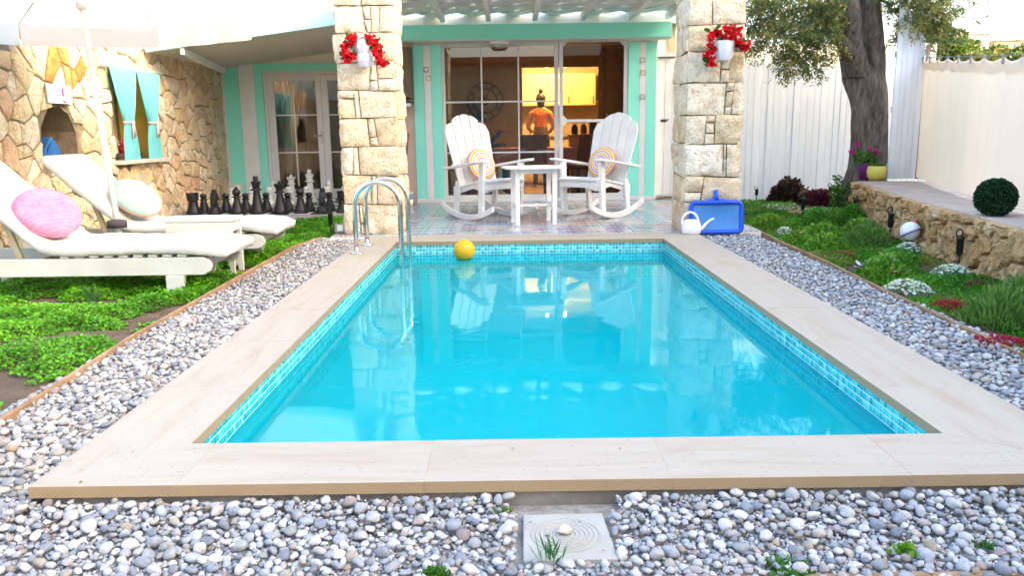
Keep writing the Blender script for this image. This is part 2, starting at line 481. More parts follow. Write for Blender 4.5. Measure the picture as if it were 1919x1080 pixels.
def coping():
    N = NT('travertine'); v = N.coord('Object', (1.2, 9, 4)); oi = N.n("ShaderNodeObjectInfo")
    ad = N.n("ShaderNodeVectorMath", operation='ADD'); cb = N.n("ShaderNodeCombineXYZ"); r = N.math('MULTIPLY', oi.outputs['Random'], 23.0)
    for i in range(3): N.l(r, cb.inputs[i])
    N.l(v, ad.inputs[0]); N.l(cb.outputs[0], ad.inputs[1]); v2 = ad.outputs[0]
    f = N.noise(v2, 1.6, 6, 0.6, 0.6); f2 = N.noise(v2, 8, 6, 0.7); f3 = N.noise(v2, 0.7, 3)
    c = N.ramp(f, [(0.25, (0.35, 0.275, 0.195)), (0.45, (0.385, 0.325, 0.25)), (0.6, (0.40, 0.35, 0.28)), (0.8, (0.375, 0.315, 0.245))])
    c = N.mix(N.ramp(f2, [(0.62, (0, 0, 0)), (0.75, (0.55, 0.55, 0.55))]), c, (0.36, 0.26, 0.17))
    c = N.mix(N.ramp(f3, [(0.35, (0.35, 0.35, 0.35)), (0.6, (0, 0, 0))]), c, (0.41, 0.37, 0.315))
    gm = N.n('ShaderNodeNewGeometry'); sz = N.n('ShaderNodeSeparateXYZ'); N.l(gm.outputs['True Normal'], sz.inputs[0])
    c = N.mix(N.math('LESS_THAN', sz.outputs[2], .5), c, N.mix(f2, (0.38, 0.27, 0.155), (0.29, 0.20, 0.11)))     # upright faces mixed to a darker brown than the top
    w_ = N.coord('Object', (30, 70, 30)); vp = N.n('ShaderNodeTexVoronoi'); vp.inputs['Scale'].default_value = 1.0; N.l(w_, vp.inputs['Vector'])
    pit = N.math('MULTIPLY', N.math('LESS_THAN', vp.outputs['Distance'], .16), N.math('GREATER_THAN', N.noise(N.coord('Object'), 9, 3), .52))
    c = N.mix(N.math('MULTIPLY', pit, .55), c, (0.20, 0.14, 0.09))
    st = N.noise(N.coord('Object'), 2.3, 5, .65, .8); c = N.mix(N.ramp(st, [(.56, (0, 0, 0)), (.72, (.30, .30, .30))]), c, (0.26, 0.19, 0.12))
    hb = N.math('SUBTRACT', N.math('ADD', f2, f), N.math('MULTIPLY', pit, 1.5))
    m = N.end(N.bsdf(c, 0.55, 0, N.bump(hb, 0.25, 0.004), 0.35))
    root = bpy.data.objects.new('pool_coping', None); COL.objects.link(root); root["kind"] = "structure"
    T = 0.036
    def slab(poly, along):
        # poly in plan; object origin in the slab so the veins run along it
        cx = sum(p[0] for p in poly) / len(poly); cyy = sum(p[1] for p in poly) / len(poly)
        ang = 0 if along == 'x' else PI / 2
        R = Matrix.Rotation(-ang, 2)
        P = []
        for p in poly:
            w = R @ Vector((p[0] - cx, p[1] - cyy)); P.append((w.x, w.y, -T))
        mb = MB().prism(P, (0, 0, T))
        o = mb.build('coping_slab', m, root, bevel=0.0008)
        o.location = (cx, cyy, random.uniform(-0.0004, 0.0004)); o.rotation_euler = (0, 0, ang)
    g = 0.0001
    ix0, ix1, iy0, iy1 = PX0 + .012, PX1 - .012, PY0 + .012, PY1 - .012
    # front row, mitred at the corners: joints as in the photo
    def row(axis, a0, a1, outer, inner, joints, m0, m1):
        js = [a0] + joints + [a1]
        for i in range(len(js) - 1):
            s, e = js[i] + g, js[i + 1] - g
            si = s if i or not m0 else m0 + g
            ei = e if i < len(js) - 2 or not m1 else m1 - g
            P = [(s, outer), (e, outer), (ei, inner), (si, inner)]
            if axis == 'y': P = [(b, a) for a, b in P]
            slab(P, axis)
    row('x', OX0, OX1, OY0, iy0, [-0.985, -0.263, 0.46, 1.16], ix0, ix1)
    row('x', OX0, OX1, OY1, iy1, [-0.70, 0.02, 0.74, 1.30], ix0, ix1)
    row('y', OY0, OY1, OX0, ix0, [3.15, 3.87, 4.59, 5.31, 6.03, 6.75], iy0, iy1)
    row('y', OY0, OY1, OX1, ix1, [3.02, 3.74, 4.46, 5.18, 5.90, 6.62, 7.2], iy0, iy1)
coping()

# ------------------------------------------------------------------ terrace of patterned tiles
def terrace():
    N = NT('patchwork_tile'); v = N.coord('Object'); oi = N.n("ShaderNodeObjectInfo")
    ab = N.n("ShaderNodeVectorMath", operation='ABSOLUTE'); N.l(v, ab.inputs[0])
    sp = N.n("ShaderNodeSeparateXYZ"); N.l(ab.outputs[0], sp.inputs[0])
    x, y = sp.outputs[0], sp.outputs[1]
    r = oi.outputs['Random']
    d1 = N.math('ADD', x, y); ln = N.n("ShaderNodeVectorMath", operation='LENGTH'); N.l(v, ln.inputs[0])
    k = N.math('ADD', N.math('MULTIPLY', N.math('FRACT', N.math('MULTIPLY', r, 7.3)), 60), 45)
    w1 = N.math('SINE', N.math('MULTIPLY', d1, k)); w2 = N.math('SINE', N.math('MULTIPLY', ln.outputs['Value'], N.math('MULTIPLY', k, 1.3)))
    w3 = N.math('SINE', N.math('MULTIPLY', N.math('MULTIPLY', x, y), 900))
    fl = N.math('ADD', N.math('MULTIPLY', w1, w2), N.math('MULTIPLY', w3, 0.5))
    ca = N.ramp(r, [(0, (0.55, 0.56, 0.58)), (0.2, (0.46, 0.54, 0.55)), (0.4, (0.54, 0.47, 0.50)), (0.6, (0.62, 0.58, 0.52)), (0.8, (0.42, 0.50, 0.62)), (1, (0.6, 0.5, 0.44))], 'CONSTANT')
    cbm = N.ramp(N.math('FRACT', N.math('MULTIPLY', r, 13.7)), [(0, (0.20, 0.17, 0.28)), (0.25, (0.16, 0.28, 0.31)), (0.5, (0.34, 0.22, 0.20)), (0.75, (0.18, 0.21, 0.31)), (0.9, (0.5, 0.45, 0.3))], 'CONSTANT')
    c = N.mix(N.ramp(fl, [(0.35, (0, 0, 0)), (0.45, (1, 1, 1))]), ca, cbm)
    m = N.end(N.bsdf(c, 0.22, 0, None, 0.5))
    root = bpy.data.objects.new('terrace_floor', None); COL.objects.link(root); root["kind"] = "structure"
    X0, X1, Y0, Y1 = -1.78, 2.47, 7.95, 11.70
    q = MB().b2((X0, Y0, -0.12), (X1, Y1, -0.008)); q.build('terrace_screed', M_CREAM, root)
    P = 0.25; me = None
    for i in range(17):
        for j in range(15):
            if me is None:
                t = MB().box((0, 0, 0), (P - 0.004, P - 0.004, 0.008)); o = t.build('floor_tile', m, root, bevel=0.0015, seg=1); me = o
            else:
                o = me.copy(); COL.objects.link(o)
            o.location = (X0 + P / 2 + i * P, Y0 + P / 2 + j * P, -0.0037 + random.uniform(-.0006, .0006))
    # paved strip in front of the left door where the chess set stands
    q = MB().b2((-4.34, 10.0, -0.12), (-1.79, 12.58, -0.004)); 
    struct(q.build('courtyard_floor', plain('grey_paving', (0.40, 0.38, 0.34), (0.30, 0.28, 0.25), 4, 0.7, 0.3)))
    # chess board squares lie on it
    cbd = thing('chess_board', 'black and white giant chess board lying under the chess pieces', 'chess board', (-3.08, 11.2, 0.0))
    mats = (plain('board_black', (0.03, 0.03, 0.035), None, 5, 0.6, 0.1), plain('board_white', (0.62, 0.64, 0.62), None, 5, 0.6, 0.1))
    base = {}
    S = 0.272
    for i in range(8):
        for j in range(8):
            kk = (i + j) % 2
            if kk not in base:
                o = MB().box((0, 0, 0), (S - .003, S - .003, .006)).build('board_square', mats[kk], cbd); base[kk] = o
            else:
                o = base[kk].copy(); COL.objects.link(o)
            o.location = ((i - 3.5) * S, (j - 3.5) * 0.24, 0.0025); o.scale = (1, .24 / S, 1)
terrace()

# ------------------------------------------------------------------ rubble stones from clipped Voronoi cells
def clip(poly, a, b, c):
    """keep a*x+b*y<=c"""
    out = []
    n = len(poly)
    for i in range(n):
        p, q = poly[i], poly[(i + 1) % n]
        dp, dq = a * p[0] + b * p[1] - c, a * q[0] + b * q[1] - c
        if dp <= 0: out.append(p)
        if (dp < 0 < dq) or (dq < 0 < dp):
            t = dp / (dp - dq); out.append((p[0] + (q[0] - p[0]) * t, p[1] + (q[1] - p[1]) * t))
    return out

def cells(pts, x0, x1, z0f, z1f, gap, holes=()):
    pts = np.array(pts); res = []
    for i, p in enumerate(pts):
        d = np.hypot(pts[:, 0] - p[0], pts[:, 1] - p[1]); idx = np.argsort(d)[1:26]
        poly = [(x0, z0f), (x1, z0f), (x1, z1f), (x0, z1f)]
        for j in idx:
            q = pts[j]; a, b = q[0] - p[0], q[1] - p[1]; L = math.hypot(a, b); a /= L; b /= L
            c = a * (p[0] + q[0]) / 2 + b * (p[1] + q[1]) / 2 - gap / 2
            poly = clip(poly, a, b, c)
            if len(poly) < 3: break
        if len(poly) < 3: continue
        dead = False
        for H in holes:      # convex opening, counter-clockwise
            best, be = -1e9, None
            for k in range(len(H)):
                u, w = H[k], H[(k + 1) % len(H)]; ex, ez = w[0] - u[0], w[1] - u[1]; L = math.hypot(ex, ez)
                nx, nz = ez / L, -ex / L       # outward
                dd = nx * (p[0] - u[0]) + nz * (p[1] - u[1])
                if dd > best: best, be = dd, (nx, nz, nx * u[0] + nz * u[1])
            if best < 0: dead = True; break
            poly = clip(poly, -be[0], -be[1], -be[2] - 0.004)
            if len(poly) < 3: dead = True; break
        if dead or len(poly) < 3: continue
        ar = 0.5 * abs(sum(poly[k][0] * poly[(k + 1) % len(poly)][1] - poly[(k + 1) % len(poly)][0] * poly[k][1] for k in range(len(poly))))
        if ar < 0.0012: continue
        res.append(poly)
    return res

def jitter_pts(x0, x1, z0, z1, sx, sz, jit, seed):
    r = random.Random(seed); P = []; row = 0; z = z0 + sz * 0.4
    while z < z1 + sz * .3:
        x = x0 + (sx * .5 if row % 2 else 0)
        while x < x1 + sx * .4:
            P.append((x + r.uniform(-jit, jit) * sx, z + r.uniform(-jit, jit) * sz)); x += sx * r.uniform(0.65, 1.4)
        z += sz * r.uniform(.85, 1.1); row += 1
    return P

def stone_mesh(name, poly, proud, rnd, corner=0.22):
    """local (u, v, out) stone: rounded outline, pillowed uneven face"""
    cx = sum(p[0] for p in poly) / len(poly); cz = sum(p[1] for p in poly) / len(poly)
    # drop short edges, round corners
    P = []
    n = len(poly)
    for i in range(n):
        a, b = poly[i], poly[(i + 1) % n]
        L = math.dist(a, b)
        k = min(corner, 0.45)
        P.append((a[0] + (b[0] - a[0]) * k, a[1] + (b[1] - a[1]) * k))
        if L > 0.09: P.append(((a[0] + b[0]) / 2 + rnd.uniform(-.006, .006), (a[1] + b[1]) / 2 + rnd.uniform(-.006, .006)))
        P.append((b[0] + (a[0] - b[0]) * k, b[1] + (a[1] - b[1]) * k))
    n = len(P); V = []; F = []
    ox, oz = rnd.uniform(-.15, .15), rnd.uniform(-.15, .15)
    for sc, dp in ((1.0, -0.03), (0.985, proud * .45), (0.88, proud * .9), (0.5, proud * 1.05)):
        for (x, z) in P:
            dn = dp + (rnd.uniform(-.32, .26) * proud if dp > 0 else 0)
            dx, dz = x - cx, z - cz
            V.append((dx * sc + (ox * .1 * (1 - sc)), dz * sc + oz * .1 * (1 - sc), dn))
    V.append((0, 0, proud * rnd.uniform(.8, 1.25)))
    for r in range(3):
        for i in range(n):
            j = (i + 1) % n; F.append([r * n + i, r * n + j, (r + 1) * n + j, (r + 1) * n + i])
    for i in range(n): F.append([3 * n + i, 3 * n + (i + 1) % n, 4 * n])
    me = bpy.data.meshes.new(name); me.from_pydata(V, [], F)
    smooth_mesh(me, 32)
    return me, (cx, cz)

def hewn_mesh(name, q, proud, rnd):
    """rough-hewn block face: four corners, broken edges, uneven bed"""
    cx = sum(p[0] for p in q) / 4; cz = sum(p[1] for p in q) / 4
    w = max(math.dist(q[0], q[1]), .02); h = max(math.dist(q[1], q[2]), .02)
    nu, nv = max(4, min(14, int(w / .03))), max(4, min(12, int(h / .03)))
    s = rnd.uniform(0, 90); tu, tv = rnd.uniform(-.012, .012), rnd.uniform(-.012, .012)
    V = []; F = []
    for j in range(nv + 1):
        for i in range(nu + 1):
            u, v = i / nu, j / nv
            # pull the outermost ring close to the border so the arris stays tight
            u = u if i in (0, nu) else (.04 + .92 * u); v = v if j in (0, nv) else (.04 + .92 * v)
            x = (1 - v) * ((1 - u) * q[0][0] + u * q[1][0]) + v * ((1 - u) * q[3][0] + u * q[2][0])
            z = (1 - v) * ((1 - u) * q[0][1] + u * q[1][1]) + v * ((1 - u) * q[3][1] + u * q[2][1])
            n1 = mnoise.noise((x * 14 + s, z * 14, s)); n2 = mnoise.noise((x * 34 + s, z * 34, s + 5))
            e = min(u * w, (1 - u) * w, v * h, (1 - v) * h)
            rim = i in (0, nu) or j in (0, nv)
            if rim:      # chipped outline
                a = .008 * n1 + .004 * n2 - .003
                x += (cx - x) / (abs(cx - x) + .05) * -a if i in (0, nu) else 0; z += (cz - z) / (abs(cz - z) + .05) * -a if j in (0, nv) else 0
            d = proud * (1 - .75 * math.exp(-e / .010)) + .010 * n1 * min(1, e / .02) + .006 * n2 + tu * (u - .5) * 2 + tv * (v - .5) * 2
            V.append((x - cx, z - cz, d))
    W = nu + 1
    for j in range(nv):
        for i in range(nu): a = j * W + i; F.append([a, a + 1, a + W + 1, a + W])
    ring = [i for i in range(W)] + [j * W + nu for j in range(1, nv + 1)] + [nv * W + i for i in range(nu - 1, -1, -1)] + [j * W for j in range(nv - 1, 0, -1)]
    b = len(V)
    for k in ring: V.append((V[k][0] * .985, V[k][1] * .985, -.03))
    n = len(ring)
    for k in range(n): F.append([ring[(k + 1) % n], ring[k], b + k, b + (k + 1) % n])
    me = bpy.data.meshes.new(name); me.from_pydata(V, [], F); smooth_mesh(me, 40)
    return me, (cx, cz)

def lay_stones(polys, mat, parent, origin, ux, uz, proud=0.025, seed=1, name='stone', corner=0.22):
    """origin + u*ux + v*uz, outward = ux x uz"""
    r = random.Random(seed); ux = Vector(ux); uz = Vector(uz); no = ux.cross(uz).normalized()
    R = Matrix((ux, uz, no)).transposed().to_euler()
    out = []
    for p in polys:
        # keep orientation counter-clockwise
        A = sum(p[k][0] * p[(k + 1) % len(p)][1] - p[(k + 1) % len(p)][0] * p[k][1] for k in range(len(p)))
        if A < 0: p = p[::-1]
        me, c = hewn_mesh(name, p, proud * r.uniform(.7, 1.5), r) if corner == 'hewn' else stone_mesh(name, p, proud * r.uniform(.7, 1.4), r, corner)
        w = Vector(origin) + ux * c[0] + uz * c[1] - (parent.location if parent else Vector())
        out.append(link(name, me, mat, parent, w, R))
    return out

M_RUB = stonemat('rubble_limestone', [(0.0, (0.76, 0.60, 0.38)), (0.16, (0.80, 0.68, 0.48)), (0.32, (0.66, 0.48, 0.30)), (0.46, (0.82, 0.73, 0.56)), (0.6, (0.66, 0.44, 0.31)), (0.72, (0.76, 0.60, 0.36)), (0.86, (0.64, 0.54, 0.41)), (1.0, (0.83, 0.75, 0.60))], 9, 0.7)
M_RUBR = stonemat('retaining_stone', [(0.0, (0.62, 0.40, 0.19)), (0.3, (0.70, 0.50, 0.27)), (0.6, (0.58, 0.35, 0.15)), (1.0, (0.72, 0.54, 0.31))], 14, 1.0)
M_ASH = stonemat('pillar_limestone', [(0.0, (0.76, 0.61, 0.41)), (0.3, (0.80, 0.69, 0.52)), (0.6, (0.74, 0.58, 0.38)), (0.85, (0.82, 0.74, 0.60)), (1.0, (0.77, 0.64, 0.46))], 8, 0.9)
M_MORT = plain('lime_mortar', (0.30, 0.23, 0.15), (0.18, 0.13, 0.08), 12, 0.95, 0.9, bdist=0.01)
M_PMORT = plain('pale_mortar', (0.50, 0.40, 0.27), (0.34, 0.26, 0.16), 14, 0.95, 0.9, bdist=0.01)
M_ORANGE = stonemat('orange_stone', [(0.0, (0.62, 0.17, 0.03)), (0.4, (0.66, 0.26, 0.07)), (1.0, (0.62, 0.34, 0.14))], 12, 0.7)

WX = -4.35
def left_wall():
    t = thing('rubble_wall', 'yellowish rubble stone garden wall behind the sun loungers, with niche and curtained window', 'stone wall', (WX, 8, 0))
    Y0, Y1 = 5.8, 12.62
    zt = lambda y: 1.74 if y < 7.35 else (1.86 if y < 8.3 else 2.3)
    # in the wall plane u runs towards -Y?  u = +Y reversed so that outward = +X : ux=(0,1,0), uz=(0,0,1) -> +X
    arch = [(7.64, 0.80), (8.30, 0.80), (8.30, 1.05), (8.20, 1.22), (8.02, 1.30), (7.84, 1.26), (7.70, 1.10)]
    win = [(9.08, 0.74), (10.12, 0.74), (10.12, 1.72), (9.08, 1.72)]
    pts = [p for p in jitter_pts(Y0, Y1, -0.1, 2.3, 0.235, 0.185, 0.46, 5) if p[1] < zt(p[0]) - .02]
    pl = []
    for (lo, hi, top) in ((Y0, 7.35, 1.74), (7.35, 8.3, 1.86), (8.3, Y1, 2.3)):
        sub = [p for p in pts if lo - .3 < p[0] < hi + .3]
        pl += [c for c in cells(sub, lo, hi, -0.12, top, 0.015, (arch, win)) if lo <= sum(q[0] for q in c) / len(c) <= hi]
    st = lay_stones(pl, M_RUB, t, (WX, 0, 0), (0, 1, 0), (0, 0, 1), 0.022, 3, 'stone', 0.06)
    for o in st:      # the rust-orange stones above the niche
        w = o.location + t.location
        if 8.0 < w.y < 8.55 and 1.48 < w.z < 1.80: o.data.materials[0] = M_ORANGE
    # backing with openings, as strips; recesses behind the openings
    mb = MB(); th = 0.45; xb = WX - th; xf = WX - 0.004
    def blk(y0, y1, z0, z1): mb.b2((xb, y0, z0), (xf, y1, z1))
    blk(Y0, 7.35, -.15, 1.73); blk(7.35, 7.64, -.15, 1.85); blk(7.64, 8.30, -.15, .80); blk(8.30, 9.08, -.15, 1.85)
    blk(9.08, 10.12, -.15, .74); blk(9.08, 10.12, 1.72, 2.29); blk(10.12, Y1, -.15, 2.29); blk(8.30, 9.08, 1.85, 2.29)
    # arch head: triangles between arch and block
    hd = [(7.64, 1.85), (7.64, 0.80), (7.70, 1.10), (7.84, 1.26), (8.02, 1.30), (8.20, 1.22), (8.30, 1.05), (8.30, 1.85)]
    mb.prism([(xf, y, z) for y, z in hd], (-th + .002, 0, 0))
    mb.build('wall_core', M_MORT, t, world=True)
    q = MB(); q.b2((xb - .03, 7.5, .7), (xb - .002, 8.45, 1.5)); q.b2((xb - .03, 9.0, .6), (xb - .002, 10.2, 1.8)); q.build('niche_back', M_RUB, t, world=True)
    # sill of the curtained window
    q = MB(); q.b2((WX - .2, 8.98, .69), (WX + .12, 10.22, .735)); q.build('sill', plain('stone_sill', (0.66, 0.58, 0.5), (0.56, 0.48, 0.4), 8, .8, .4), t, world=True, bevel=.006)
    # ochre plaster reveal
    q = MB(); ml = plain('ochre_plaster', (0.66, 0.38, 0.05), (0.5, 0.3, 0.06), 5, .8, .3)
    q.b2((WX - .40, 9.082, .742), (WX - .02, 9.11, 1.715)); q.b2((WX - .40, 10.09, .742), (WX - .02, 10.118, 1.715)); q.b2((WX - .42, 9.11, .742), (WX - .39, 9.45, 1.715)); q.b2((WX - .42, 9.62, .742), (WX - .385, 9.78, 1.6))
    q.build('reveal', ml, t, world=True)
    # window box front under the sill opening
    q = MB(); q.b2((WX - .36, 9.12, .742), (WX - .15, 10.08, .80)); q.build('inner_ledge', plain('ledge_dark', (.2, .12, .08), None, 6, .8, .3), t, world=True)
    q = MB(); q.b2((WX - .42, 7.645, .802), (WX - .01, 8.295, .82)); q.build('niche_shelf', plain('shelf_wood', (.3, .22, .15), None, 6, .8, .3), t, world=True)
left_wall()

def pillar(name, label, x0, x1, y0, depth, zs, splits, seed):
    t = thing(name, label, 'stone pillar', ((x0 + x1) / 2, y0 + depth / 2, 0))
    r = random.Random(seed)
    MB().b2((x0 + .03, y0 + .03, -0.1), (x1 - .03, y0 + depth - .03, zs[-1])).build('pillar_core', M_PMORT, t, world=True)
    def face(origin, ux, w, zs_, spl, sd):
        polys = []
        rr = random.Random(sd)
        tl = [z + (rr.uniform(-.014, .014) if 0 < n_ < len(zs_) - 1 else 0) for n_, z in enumerate(zs_)]; tr_ = [z + (rr.uniform(-.014, .014) if 0 < n_ < len(zs_) - 1 else 0) for n_, z in enumerate(zs_)]
        for k in range(len(zs_) - 1):
            z0, z1 = zs_[k] + .003, zs_[k + 1] - .003
            lo = (tl[k] + .003, tr_[k] + .003); hi = (tl[k + 1] - .003, tr_[k + 1] - .003)
            zl = lambda x, e: e[0] + (e[1] - e[0]) * x / w
            cuts = [(0.0, 0.0)] + [(c * w + rr.uniform(-.022, .022), c * w + rr.uniform(-.022, .022)) for c in spl[k % len(spl)]] + [(w, w)]
            for i in range(len(cuts) - 1):
                g0 = .003 if i else 0; g1 = .003 if i < len(cuts) - 2 else 0
                a0, a1, b0, b1 = cuts[i][0] + g0, cuts[i][1] + g0, cuts[i + 1][0] - g1, cuts[i + 1][1] - g1
                c4 = [(a0, zl(a0, lo)), (b0, zl(b0, lo)), (b1, zl(b1, hi)), (a1, zl(a1, hi))]
                chip = lambda p: (p[0] + rr.uniform(-.004, .004), p[1] + rr.uniform(-.004, .004))
                width = (b0 + b1 - a0 - a1) / 2
                if width < .02: continue
                parts_ = rr.choice((1, 2, 2, 3)) if width < .09 else (rr.choice((1, 1, 1, 2)) if width < .2 else 1)
                fs = [0] + sorted(rr.uniform(.25, .75) if parts_ == 2 else (q_ + 1) / parts_ + rr.uniform(-.1, .1) for q_ in range(parts_ - 1)) + [1]
                for q_ in range(parts_):
                    f0, f1 = fs[q_] + (.012 if q_ else 0), fs[q_ + 1] - (.012 if q_ < parts_ - 1 else 0)
                    lp = lambda A, B, f: (A[0] + (B[0] - A[0]) * f, A[1] + (B[1] - A[1]) * f)
                    polys.append([chip(lp(c4[0], c4[3], f0)), chip(lp(c4[1], c4[2], f0)), chip(lp(c4[1], c4[2], f1)), chip(lp(c4[0], c4[3], f1))])
        lay_stones(polys, M_ASH, t, origin, ux, (0, 0, 1), 0.022, sd, 'stone', 'hewn')
    w, d = x1 - x0, depth
    face((x0, y0, 0), (1, 0, 0), w, zs, splits, seed)
    alt = [s for s in ([.55], [.3, .38], [.62], [], [.45])]
    face((x1, y0, 0), (0, 1, 0), d, zs, alt, seed + 1)
    face((x0, y0 + d, 0), (0, -1, 0), d, zs, alt[::-1], seed + 2)
    face((x1, y0 + d, 0), (-1, 0, 0), w, zs, splits[::-1], seed + 3)
    return t
pillar('stone_pillar', 'left square pillar of pale limestone blocks behind the pool ladder', -1.66, -1.10, 8.12, 0.55,
       [-.10, .01, .30, .585, .865, 1.14, 1.41, 1.67, 1.94, 2.19, 2.46, 2.72],
       [[.5], [.25, .34], [.52, .62], [.22, .30], [.5, .62], [.30, .38], [.55, .70], [.62], [.5, .60, .78], [.45], [.6]], 11)
pillar('stone_pillar', 'right square pillar of pale limestone blocks behind the watering can and blue net', 1.70, 2.23, 7.96, 0.55,
       [-.10, -.01, .28, .54, .86, 1.12, 1.43, 1.71, 1.96, 2.22, 2.48, 2.72],
       [[.5], [.66], [.33], [.66, .78], [.36, .52], [.72, .80], [.6, .74], [.62, .75], [.4], [.6], [.5]], 23)

# ------------------------------------------------------------------ retaining wall on the right with its cap
RW = [(4.18, 9.85), (3.62, 7.4), (3.27, 5.2), (3.12, 3.4), (3.12, 1.0)]
def retaining():
    t = thing('retaining_wall', 'low ochre rubble retaining wall with a flat cap along the right bed', 'stone wall', (3.6, 6.5, 0))
    CZ = 0.35
    core = MB(); cap_polys = []
    for i in range(len(RW) - 1):
        a, b = Vector((*RW[i], 0)), Vector((*RW[i + 1], 0)); d = (b - a); L = d.length; d.normalize()
        pts = jitter_pts(0, L, -0.1, CZ - .02, 0.15, 0.14, 0.45, 40 + i)
        pl = cells(pts, 0, L, -0.14, CZ - .008, 0.014)
        if i < 3:
            lay_stones(pl, M_RUBR, t, a, d, (0, 0, 1), 0.055, 50 + i, 'stone', 0.07)
        n = Vector((-d.y, d.x, 0))        # points +X side (behind)
        if n.x < 0: n = -n
        core.prism([a + Vector((0, 0, -.15)), b + Vector((0, 0, -.15)), b + n * .95 + Vector((0, 0, -.15)), a + n * .95 + Vector((0, 0, -.15))], (0, 0, CZ - .045 + .15))
        # cap slabs: two rows deep joined as a run of slabs
        nn = max(2, int(L / .62))
        for k in range(nn):
            p, q = a + d * (L * k / nn + .002), a + d * (L * (k + 1) / nn - .002)
            f = n * random.uniform(.004, .02)
            m = MB().prism([p + f + Vector((0, 0, CZ - .045)), q + f + Vector((0, 0, CZ - .045)), q + n * .97 + Vector((0, 0, CZ - .045)), p + n * .97 + Vector((0, 0, CZ - .045))], (0, 0, .045))
            m.build('cap_slab', plain('cap_concrete', (0.50, 0.42, 0.36), (0.38, 0.31, 0.26), 4, .85, .5, bdist=.006, rnd=.12), t, world=True, bevel=.008)
    # end face near the tree
    a = Vector((*RW[0], 0))
    pl = cells(jitter_pts(0, .9, -.1, .3, .17, .15, .33, 77), 0, .9, -.14, .305, .012)
    lay_stones(pl, M_RUBR, t, a + Vector((.9, .12, 0)), Vector((-.9, -.12, 0)).normalized(), (0, 0, 1), .035, 78)
    core.build('wall_core', M_MORT, t, world=True)
retaining()

# ------------------------------------------------------------------ white plank fences
def fences():
    t = thing('plank_fence', 'tall white vertical plank fence behind the olive tree', 'fence', (4.2, 12.0, 0))
    x = 2.48; k = 0; m = plain('white_fence_paint', (0.78, 0.83, 0.88), (0.71, 0.76, 0.82), 3, .55, .3, rnd=.07, stretch=(6, 6, .7))
    while x < 6.1:
        w = random.uniform(.088, .104)
        if x > 2.45:
            q = MB().b2((x, 12.0 + random.uniform(0, .004), -.1), (x + w - .004, 12.025, 2.16 + random.uniform(-.012, .012)))
            q.build('plank', m, t, world=True, bevel=.003, seg=1)
        x += w; k += 1
    for z in (.3, 1.15, 1.95): MB().b2((2.4, 12.027, z - .04), (6.1, 12.06, z + .04)).build('rail', m, t, world=True)
    t2 = thing('plank_fence', 'narrow white plank panel with sloping top beside the olive trunk and yellow pot', 'fence', (4.85, 10.15, .35))
    for i in range(5):
        f = i / 5; w = .074
        a = Vector((4.68 + i * w, 10.12 + i * .012, .352)); top = 2.5 - f * .5
        MB().prism([(a.x, a.y, .352), (a.x + w - .003, a.y + .011, .352), (a.x + w - .003, a.y + .011, top - .08), (a.x, a.y, top)], (0, .022, 0)).build('plank', m, t2, world=True)
    for z in (.5, 1.2, 1.85): MB().bar((4.68, 10.165, z), (5.05, 10.225, z), .03, .07).build('rail', m, t2, world=True)
fences()

